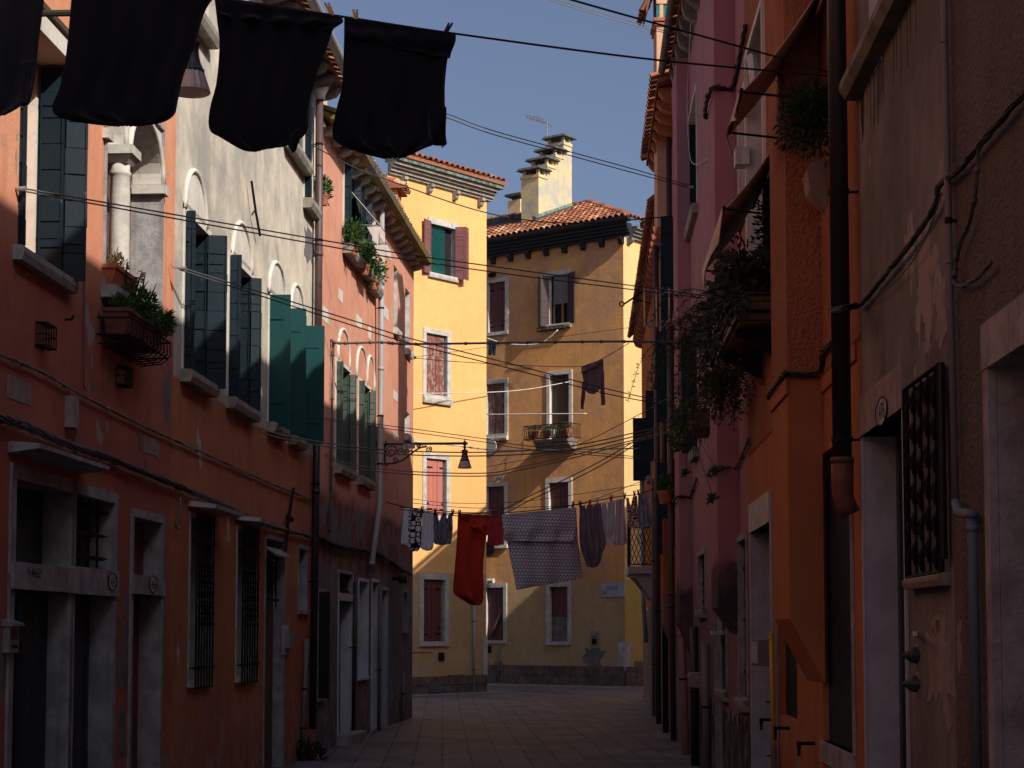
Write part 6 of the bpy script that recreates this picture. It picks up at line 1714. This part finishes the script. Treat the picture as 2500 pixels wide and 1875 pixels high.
# pink house awnings
for k, (pa, pb, lab) in enumerate((((849, 462), (930, 556), 'narrow white awning over the first upper window of the pink house'), ((880, 527), (946, 600), 'narrow white awning over the second upper window of the pink house'))):
    ua = W.u(pa[0], pa[1]); za = W.z(pa[0], pa[1]); ub = W.u(pb[0], pb[1], .5); zb_ = W.z(pb[0], pb[1], .5)
    t = thing('awning', lab, 'awning', W.P(ua, za - .3, .1), 'awnings of the pink house')
    q = MB(); q.hexa([W.P(ua - .0, za, .02), W.P(ub, zb_ + .02, .50), W.P(ub + .35, zb_ + .02, .50), W.P(ua + .55, za, .02), W.P(ua, za + .012, .02), W.P(ub, zb_ + .032, .50), W.P(ub + .35, zb_ + .032, .5), W.P(ua + .55, za + .012, .02)]); q.build('canopy', M['whiteawning'], t)
    q = MB(); q.wbox(W, ub - .1, ub + .38, zb_ - .17, zb_ + .015, .495, .505)
    q.prism(Wall(W.P(ub - .1, 0, .5).x, W.P(ub - .1, 0, .5).y, -W.N.x, -W.N.y, -W.D.x, -W.D.y), [(0, zb_ + .01), (.22, zb_ + .03), (.03, zb_ - .30)], 0, .006); q.build('valance', M['whiteawning'], t)
    q = MB(); q.tube([W.P(ub - .12, zb_ + .015, .5), W.P(ub + .4, zb_ + .015, .5)], .012, 6)
    for u in (ub - .1, ub + .3): q.tube([W.P(u, zb_ + .01, .5), W.P(u - .05, zb_ + .03, .02)], .010, 5)
    q.build('frame', M['metal'], t)
W = WL
t = thing('weed', 'leafy weed growing at the foot of the orange wall', 'plant', WL.at(752, 1866, .12))
q = MB(); c = WL.at(752, 1862, .12); clump(q, c + Vector((0, 0, .12)), .22, .3, .15, 420, .08, .04, .3, 70); q.build('foliage', M['darkleaf'], t)
W = WR
def hang(mb, base, length, spread, n, l, w, seed, out=.0):
    """arching stems that hang down and carry small leaves"""
    rr = random.Random(seed); tw = MB()
    for i in range(n):
        p = Vector(base) + Vector((rr.gauss(0, spread[0]), rr.gauss(0, spread[1]), rr.uniform(-.05, .1)))
        v = Vector((rr.uniform(-1, .3) * .6 + out, rr.uniform(-.6, .6), rr.uniform(.1, .7))); L = length * rr.uniform(.35, 1.1); pts = [p.copy()]
        st = 14
        for k in range(st):
            v = (v + Vector((rr.uniform(-.15, .15), rr.uniform(-.15, .15), -.22))).normalized(); p = p + v * L / st; pts.append(p.copy())
            for _ in range(3): mb.leaf(p + Vector((rr.uniform(-.01, .01),) * 3), Vector((rr.uniform(-1, 1), rr.uniform(-1, 1), rr.uniform(-.8, .6))), w * rr.uniform(.6, 1.2), l * rr.uniform(.6, 1.3))
        tw.tube(pts, .003, 3, False)
    return tw
t = thing('hanging_plant', 'dark round bush hanging on the orange wall behind the black downpipe', 'plant', W.at(1985, 385, .14))
c = W.at(1988, 292, .13)
q = MB(); clump(q, c, .15, .24, .21, 1500, .05, .016, .0, 80, .2); clump(q, c + Vector((-.13, .05, .0)), .10, .12, .16, 220, .05, .014, -.1, 81); q.build('foliage', M['darkleaf'], t)
q = MB()
for k in range(26):
    e = Vector((R.uniform(-.30, .02), R.uniform(-.1, .1), R.uniform(-.2, .24))); q.tube([c, c + e * .6 + Vector((0, 0, .03)), c + e], .0028, 3, False)
q.build('stems', M['twig'], t)
t = thing('balcony_planter', 'dark slatted wooden planter box projecting beyond the orange chimney breast', 'planter', W.P(W.uy(13.6), 3.6, .2))
z0, z1 = 3.87, 4.07; y0, y1 = W.uy(12.75), W.uy(14.6)
q = MB()
for k in range(3):
    za, zb_ = z0 + k * .068, z0 + k * .068 + .060
    q.wbox(W, y0, y1, za, zb_, .30, .33); q.wbox(W, y0, y0 + .03, za, zb_, .01, .299); q.wbox(W, y1 - .03, y1, za, zb_, .01, .299)
q.wbox(W, y0 + .031, y1 - .031, z0 - .02, z0 + .01, .01, .299); q.wbox(W, y0 + .031, y1 - .031, z0 + .011, z1 - .04, .03, .29)
q.build('box', M['brownwood'], t)
q = MB()
for u in (y0 + .3, y1 - .4): extr(q, W, [(.002, z0 - .03), (.31, z0 - .025), (.31, z0 - .05), (.05, z0 - .20), (.002, z0 - .22)], u, u + .06)
q.tube([W.P(y0 - .02, z1 - .02, .01), W.P(y0 - .02, z1 - .02, .35), W.P(y1 + .02, z1 - .02, .35)], .009, 5); q.tube([W.P(y0 - .02, z0 + .06, .01), W.P(y0 - .02, z0 + .06, .35), W.P(y1 + .02, z0 + .06, .35)], .012, 5)
q.build('bracket', M['iron'], t)
q = MB(); c = W.P(W.uy(13.3), 4.22, .24); clump(q, c, .22, .6, .20, 620, .095, .042, .5, 84); clump(q, W.P(W.uy(14.2), 4.0, .38), .12, .5, .18, 300, .08, .034, -.1, 85); clump(q, W.P(W.uy(13.0), 4.02, .36), .07, .5, .10, 200, .09, .04, -.4, 88)
for k in range(16): rosette(q, W.P(W.uy(12.7 + R.random() * 1.9), 4.15 + R.random() * .22, .12 + R.random() * .32), .11, 12, .4)
q.build('foliage', M['sageleaf'], t)
q = MB(); clump(q, W.P(W.uy(13.0), 4.62, .07), .07, .3, .36, 420, .05, .02, .4, 86); clump(q, W.P(W.uy(13.8), 4.5, .2), .10, .3, .2, 160, .05, .02, .4, 87); q.build('climber_foliage', M['darkleaf'], t)
tp = 'trailing plants of the rose house'
t = thing('trailing_plant', 'thin stemmed plant arching out and trailing left of the planter box', 'plant', W.at(1690, 960, .3), tp)
q = MB(); tw = hang(q, W.at(1742, 790, .15), 1.0, (.05, .8), 80, .045, .016, 90, -.05); f = q.build('foliage', M['darkleaf'], t); tw.build('stems', M['twig'], t)
t = thing('trailing_plant', 'dense dark mass of foliage hanging below the planter box', 'plant', W.at(1775, 1060, .3), tp)
q = MB(); c = W.at(1775, 945, .2); clump(q, c, .18, .7, .28, 1250, .045, .016, -.1, 92, .1); tw = hang(q, W.at(1775, 930, .2), .62, (.07, .55), 46, .045, .016, 93); clump(q, W.at(1700, 900, .12), .12, .9, .32, 420, .045, .015, -.1, 94, .1); clump(q, W.at(1655, 960, .10), .10, .8, .28, 260, .045, .015, -.1, 98, .1)
q.build('foliage', M['darkleaf'], t); tw.build('stems', M['twig'], t)
t = thing('succulent_planter', 'hanging planter with pale rosettes and green succulents on the rose wall', 'planter', W.at(1690, 1075, .2), tp)
h = (W.uy(18.6), W.uy(19.7)); zc = W.z(1700, 1062, .2)
q = MB(); q.wbox(W, h[0], h[1], zc, zc + .2, .05, .30); q.build('box', M['brownwood'], t)
q = MB(); clump(q, W.P(lerp(*h, .7), zc + .2, .32), .16, .6, .17, 620, .045, .03, .1, 95); clump(q, W.P(lerp(*h, 1.0), zc + .02, .38), .12, .3, .16, 300, .045, .03, -.2, 96); q.build('foliage', M['leaf'], t)
q = MB()
for k in range(8): rosette(q, W.P(lerp(*h, R.random() * 1.1), zc + .12 + R.random() * .15, .34 + R.random() * .06), .09)
ro = (W.at(1675, 1156, .30), W.at(1742, 1218, .32), W.at(1751, 1152, .22), W.at(1672, 1090, .34))
q.build('foliage', M['sageleaf'], t)
for c in ro:
    q = MB(); rosette(q, c, .085, 16, -.1); q.build('rosette', M['sageleaf'], t)
q = MB()
for c in ro: q.tube(smooth_path([W.P(lerp(*h, .4), zc + .12, .30), (W.P(lerp(*h, .4), zc - .05, .36) + c) / 2 + Vector((.02, 0, .1)), c], 5), .004, 4)
for k in range(40):
    b = W.P(lerp(h[0] - 1.2, h[1], R.random()), zc - .02 + R.random() * .1, .1 + .25 * R.random()); q.tube([b, b + Vector((R.uniform(-.03, .03), R.uniform(-.05, .05), -R.uniform(.05, .28)))], .003, 3)
q.build('stems', M['twig'], t)
t = thing('potted_plant', 'small green pot plant in a wire ring on the rust house', 'plant', W.P(W.uy(26.9), 3.55, .2))
c = W.P(W.uy(26.9), 3.82, .2); q = MB(); clump(q, c, .14, .2, .14, 260, .06, .03, .2, 97); q.build('foliage', M['leaf'], t)
q = MB(); q.lathe(c - Vector((0, 0, .28)), [(.08, 0), (.11, .16), (.12, .16), (.12, .2), (.1, .2)], 12); q.tube([c - Vector((0, 0, .12)), W.P(W.uy(26.9), 3.7, 0)], .01, 4); q.build('pot', M['terra'], t)
# pots on the ochre balcony
W = WB
for k in range(6):
    u = lerp(b22[0] - .3, b22[1] + .4, k / 5); c = W.P(u, bz - .06, .40 if k % 2 else .48)
    t = thing('flower_pot', ['terracotta pot at the right end of the balcony rail', 'pot with low green plant, second from the right on the balcony', 'pale pot right of the balcony middle', 'pot with green tuft left of the balcony middle', 'terracotta pot, second from the left on the balcony', 'pot with green tuft at the left end of the balcony'][k], 'flower pot', c, 'pots on the ochre balcony')
    q = MB(); q.lathe(c, [(.08, 0), (.12, .2), (.13, .2), (.13, .24), (.11, .24)], 12); q.build('pot', M['terra' if k != 2 else 'stone'], t)
    q = MB(); clump(q, c + Vector((0, 0, .32)), .13, .13, .09, 90, .08, .04, .5, 100 + k); q.build('foliage', M['leaf' if k % 2 else 'dryleaf'], t)

# ------------------------------------------------------------------ awnings of the orange house
W = WR
def awning(label, y0, y1, zt, zo, d, torn, zone):
    t = thing('awning', label, 'awning', W.P(W.uy((y0 + y1) / 2), zo - .2, d * .5), 'beige awnings of the orange house')
    q = MB(); n = 10; u0, u1 = W.uy(y0), W.uy(y1); k0 = len(q.v)
    for j in range(7):
        f = j / 6
        for i in range(n + 1):
            x = i / n; q.v.append(W.P(lerp(u0, u1, x), lerp(zt, zo, f) - .035 * sin(pi * f) - .01 * sin(3 * pi * x) * f, lerp(.04, d, f)))
    for j in range(6):
        for i in range(n): a = k0 + j * (n + 1) + i; q.f.append([a, a + 1, a + n + 2, a + n + 1]); q.c.append(.5)
    o = q.build('canopy', M['beigeawning'], t, smooth=True); sd = o.modifiers.new('thickness', 'SOLIDIFY'); sd.thickness = .006
    q = MB(); k0 = 0; rr = random.Random(zone)
    for j in range(6):
        f = j / 5
        for i in range(n + 1):
            x = i / n; q.v.append(W.P(lerp(u0, u1, x), zo - f * torn * (1 + .5 * sin(7 * x + zone) + rr.uniform(-.1, .1)), d + .02 + .03 * sin(9 * x + 2 * f) * f))
    for j in range(5):
        for i in range(n): a = j * (n + 1) + i; q.f.append([a, a + 1, a + n + 2, a + n + 1]); q.c.append(.5)
    o = q.build('valance', M['beigeawning'], t, smooth=True); sd = o.modifiers.new('thickness', 'SOLIDIFY'); sd.thickness = .006
    q = MB(); q.tube([W.P(u0 - .03, zo + .005, d + .005), W.P(u1 + .03, zo + .005, d + .005)], .011, 6)
    q.build('front_bar', M['iron'], t)
    for u in (u0, u1):
        q = MB(); q.tube([W.P(u, zo, d), W.P(u, zo - .06, .02)], .008, 5); q.build('arm', M['iron'], t)
    q = MB(); q.tube([W.P(u0 - .03, zt, .03), W.P(u1 + .03, zt, .03)], .016, 6)
    q.build('roller', M['iron'], t)
awning('upper beige awning over the orange house, sloping out under the top of the photo', 10.15, 11.0, 5.36, 4.74, .50, .10, 1)
awning('lower beige awning with a torn valance above the wooden planter', 12.35, 14.5, 5.10, 4.58, .43, .16, 2)
# intercom, letter plate, dish, antenna, wall camera
W = WL
t = thing('intercom', 'pale intercom box on the red wall left of door 1462', 'intercom', W.at(28, 1595))
h = (W.u(16), W.u(39), W.z(28, 1593), W.z(28, 1530))
q = MB(); q.wbox(W, *h, .002, .05); extr(q, W, [(.002, h[3] + .002), (.08, h[3] + .002), (.08, h[3] + .02), (.002, h[3] + .05)], h[0] - .02, h[1] + .02); q.build('casing', M['metal'], t)
q = MB()
for k in range(5): q.wbox(W, h[0] + .03, h[1] - .03, h[3] - .03 - k * .014, h[3] - .023 - k * .014, .051, .054)
q.wbox(W, h[0] + .04, h[1] - .04, h[2] + .03, h[2] + .05, .051, .056); q.build('speaker_slots', M['iron'], t)
t = thing('letter_box', 'white letter box right of the brown door of the orange ground floor', 'letter box', W.at(697, 1595))
h = (W.u(693), W.u(706), W.z(697, 1598), W.z(697, 1527)); q = MB(); q.wbox(W, *h, .002, .02); q.build('backplate', M['stone'], t)
q = MB(); q.wbox(W, h[0] + .1, h[1] + .05, h[2] + .08, h[3] - .06, .021, .08); q.build('box', M['metal'], t)
t = thing('television_antenna', 'small television antenna behind the stepped chimney', 'antenna', WB.P(4.4, 16.0, -3.6))
c0 = pt(1335, 345, 60.3); c1 = pt(1336, 298, 60.3); c2 = pt(1284, 285, 60.3)
q = MB(); q.tube([pt(1335, 372, 60.3) - Vector((0, 0, 1.6)), c1], .025, 5); q.build('mast', M['metal'], t)
q = MB(); q.tube([c1, c2], .022, 5)
for k in range(9):
    p = c1.lerp(c2, .06 + k * .105); l = .42 - .025 * k; q.tube([p + Vector((-l * .5, -l, .04)), p + Vector((l * .5, l, -.04))], .010, 4)
q.build('boom', M['metal'], t)
W = WB
for px, py, lab, m in ((1200, 1091, 'round grey disc lamp on the ochre wall beside the yellow corner', 'greypipe'), (1195, 1340, 'dark round lamp below the crimson shorts', 'iron')):
    t = thing('wall_lamp', lab, 'wall lamp', W.at(px, py), 'round wall lamps')
    c = W.at(px, py, .12); q = MB(); q.tube([W.at(px, py, .0), c], .05, 8); q.build('stem', M['iron'], t)
    q = MB(); q.tube([c, c + W.N * .03, c + W.N * .06], [.2, .24, .23], 20); q.build('disc', M[m], t)
for px, py, lab in ((1219, 1166, 'white camera above the third floor shutters of the ochre house'), (1198, 1418, 'white camera at the bare patch above the braced shutters'), (1201, 671, 'dark camera over the top left maroon shutters')):
    t = thing('security_camera', lab, 'camera', W.at(px, py), 'small wall cameras')
    c = W.at(px, py, .14); q = MB(); q.tube([c - W.D * .12, c + W.D * .10], .075, 10); q.build('body', M['camera_white' if py > 700 else 'iron'], t)
    q = MB(); q.tube([c, W.at(px, py, 0)], .03, 6); q.build('arm', M['iron'], t)
W = WR
t = thing('drying_rack', 'folding zigzag drying rack fixed to the rust house high up', 'drying rack', W.P(W.uy(25.3), 6.2, .2))
q = MB(); u = W.uy(25.25)
for z in (5.98, 6.45):
    for s in (-1, 1): q.tube([W.P(u, z + s * .05 * (1 if k % 2 else -1), .02 + k * .09) for k in range(7)], .010, 4)
q.build('lattice', M['metal'], t)
q = MB()
for d in (.20, .38, .55): q.tube([W.P(u, 5.95, d), W.P(u, 6.48, d)], .012, 4)
q.build('bars', M['pegwood'], t)
t = thing('wall_bracket', 'black ring ended bracket sticking out over the far orange house', 'bracket', W.at(1560, 742, .1))
a = W.P(W.uy(37), W.z(1560, 742, .2), .02); b = pt(1524, 742, 36.9); q = MB(); q.tube([a, b], .02, 5); q.tube([a - Vector((0, 0, .35)), a.lerp(b, .7)], .014, 5)
q.tube([b + Vector((-.05 + .05 * cos(k * .63), 0, .05 * sin(k * .63))) for k in range(11)], .014, 5); q.build('arm', M['iron'], t)

# small wall hardware on the left
W = WL
q = MB(); q.tube(smooth_path(on(WL, .02, [(209, 300), (207, 500), (206, 700), (205, 900), (206, 945), (214, 952)]), 6), .006, 5)
tag(q.build('cable', M['cable'], smooth=True), 'thin vertical cable down the red house beside the column window', 'cable')
t = thing('conduit', 'short vertical conduit with a rusty white box above the doors 1462 and 1463', 'conduit', W.at(175, 1140))
q = MB(); q.tube(on(WL, .03, [(184, 968), (184, 1050), (183, 1142)]), .013, 8); q.build('pipe', M['dullpipe'], t, smooth=True)
h = (W.u(157), W.u(170), W.z(163, 1045), W.z(163, 968)); q = MB(); q.wbox(W, *h, .002, .07); q.build('box', M['ghost'], t)
t = thing('wall_hook', 'iron hook hanging over the first grilled window of the orange ground floor', 'hook', W.at(438, 1290))
q = MB(); q.tube(smooth_path(on(WL, .05, [(441, 1215), (439, 1262), (440, 1284), (432, 1290), (428, 1276)]), 6), .011, 6); q.build('bar', M['dullpipe'], t, smooth=True)
t = thing('iron_tie', 'black iron tie rod crossing the cable bundle above the brown door', 'tie rod', W.at(700, 1340))
q = MB(); q.tube(on(WL, .06, [(717, 1192), (706, 1262), (697, 1345)]), .02, 5); q.tube(on(WL, .05, [(704, 1262), (712, 1268)]), .035, 6); q.build('rod', M['iron'], t)
t = thing('wall_lamp', 'small blue green wall lamp over the last ground floor door of the pink house', 'wall lamp', WL3.at(962, 1415, .1))
c = WL3.at(958, 1413, .0); q = MB(); q.tube([c, c + WL3.N * .1], .03, 8); q.build('stem', M['iron'], t)
q = MB(); q.tube([c + WL3.N * .1, c + WL3.N * .13, c + WL3.N * .26], [.06, .09, .085], 14); q.build('shade', M['lampgreen'], t, smooth=True)
for px, py, lab in ((160, 690, 'small iron hook under the dark navy shutters'), (1 + 158, 780, 'rusty knob right of the upper vent cage')):
    q = MB(); a = W.at(px, py, 0); q.tube([a, a + W.N * .05, a + W.N * .06 + Vector((0, 0, .03))], .010, 6)
    tag(q.build('wall_hook', M['iron']), lab, 'hook')
for k, (pp, dw_) in enumerate((((1650, 62), 0), ((1530, 40), 0))): pass
# ------------------------------------------------------------------ daylight
to_sun = Vector((.694 * cos(SUN_EL), -.720 * cos(SUN_EL), sin(SUN_EL)))
sl = bpy.data.lights.new('sun', 'SUN'); sl.energy = SUN_E; sl.angle = radians(.53); sl.color = (1.0, .90, .76)
so = bpy.data.objects.new('sun', sl); COL.objects.link(so); so.location = (20, -20, 40)
so.rotation_euler = to_sun.to_track_quat('Z', 'Y').to_euler()
w = bpy.data.worlds.new('World'); SC.world = w; w.use_nodes = True
nt = w.node_tree; bg = nt.nodes['Background']; bg.inputs['Strength'].default_value = SKY_E
sk = nt.nodes.new('ShaderNodeTexSky'); sk.sky_type = 'NISHITA'; sk.sun_disc = False
sk.sun_elevation = SUN_EL; sk.sun_rotation = math.atan2(to_sun.x, to_sun.y)
sk.air_density = 1.0; sk.dust_density = SKY_DUST; sk.ozone_density = 5.5
hs_ = nt.nodes.new('ShaderNodeHueSaturation'); hs_.inputs['Saturation'].default_value = .84; hs_.inputs['Hue'].default_value = .508
nt.links.new(sk.outputs[0], hs_.inputs['Color']); nt.links.new(hs_.outputs[0], bg.inputs['Color'])
SC.view_settings.view_transform = 'Standard'; SC.view_settings.look = 'None'
SC.view_settings.exposure = EXPO; SC.view_settings.gamma = 1; SC.view_settings.use_curve_mapping = False
cy = SC.cycles
cy.max_bounces = 8; cy.diffuse_bounces = 5; cy.transparent_max_bounces = 8; cy.use_denoising = True
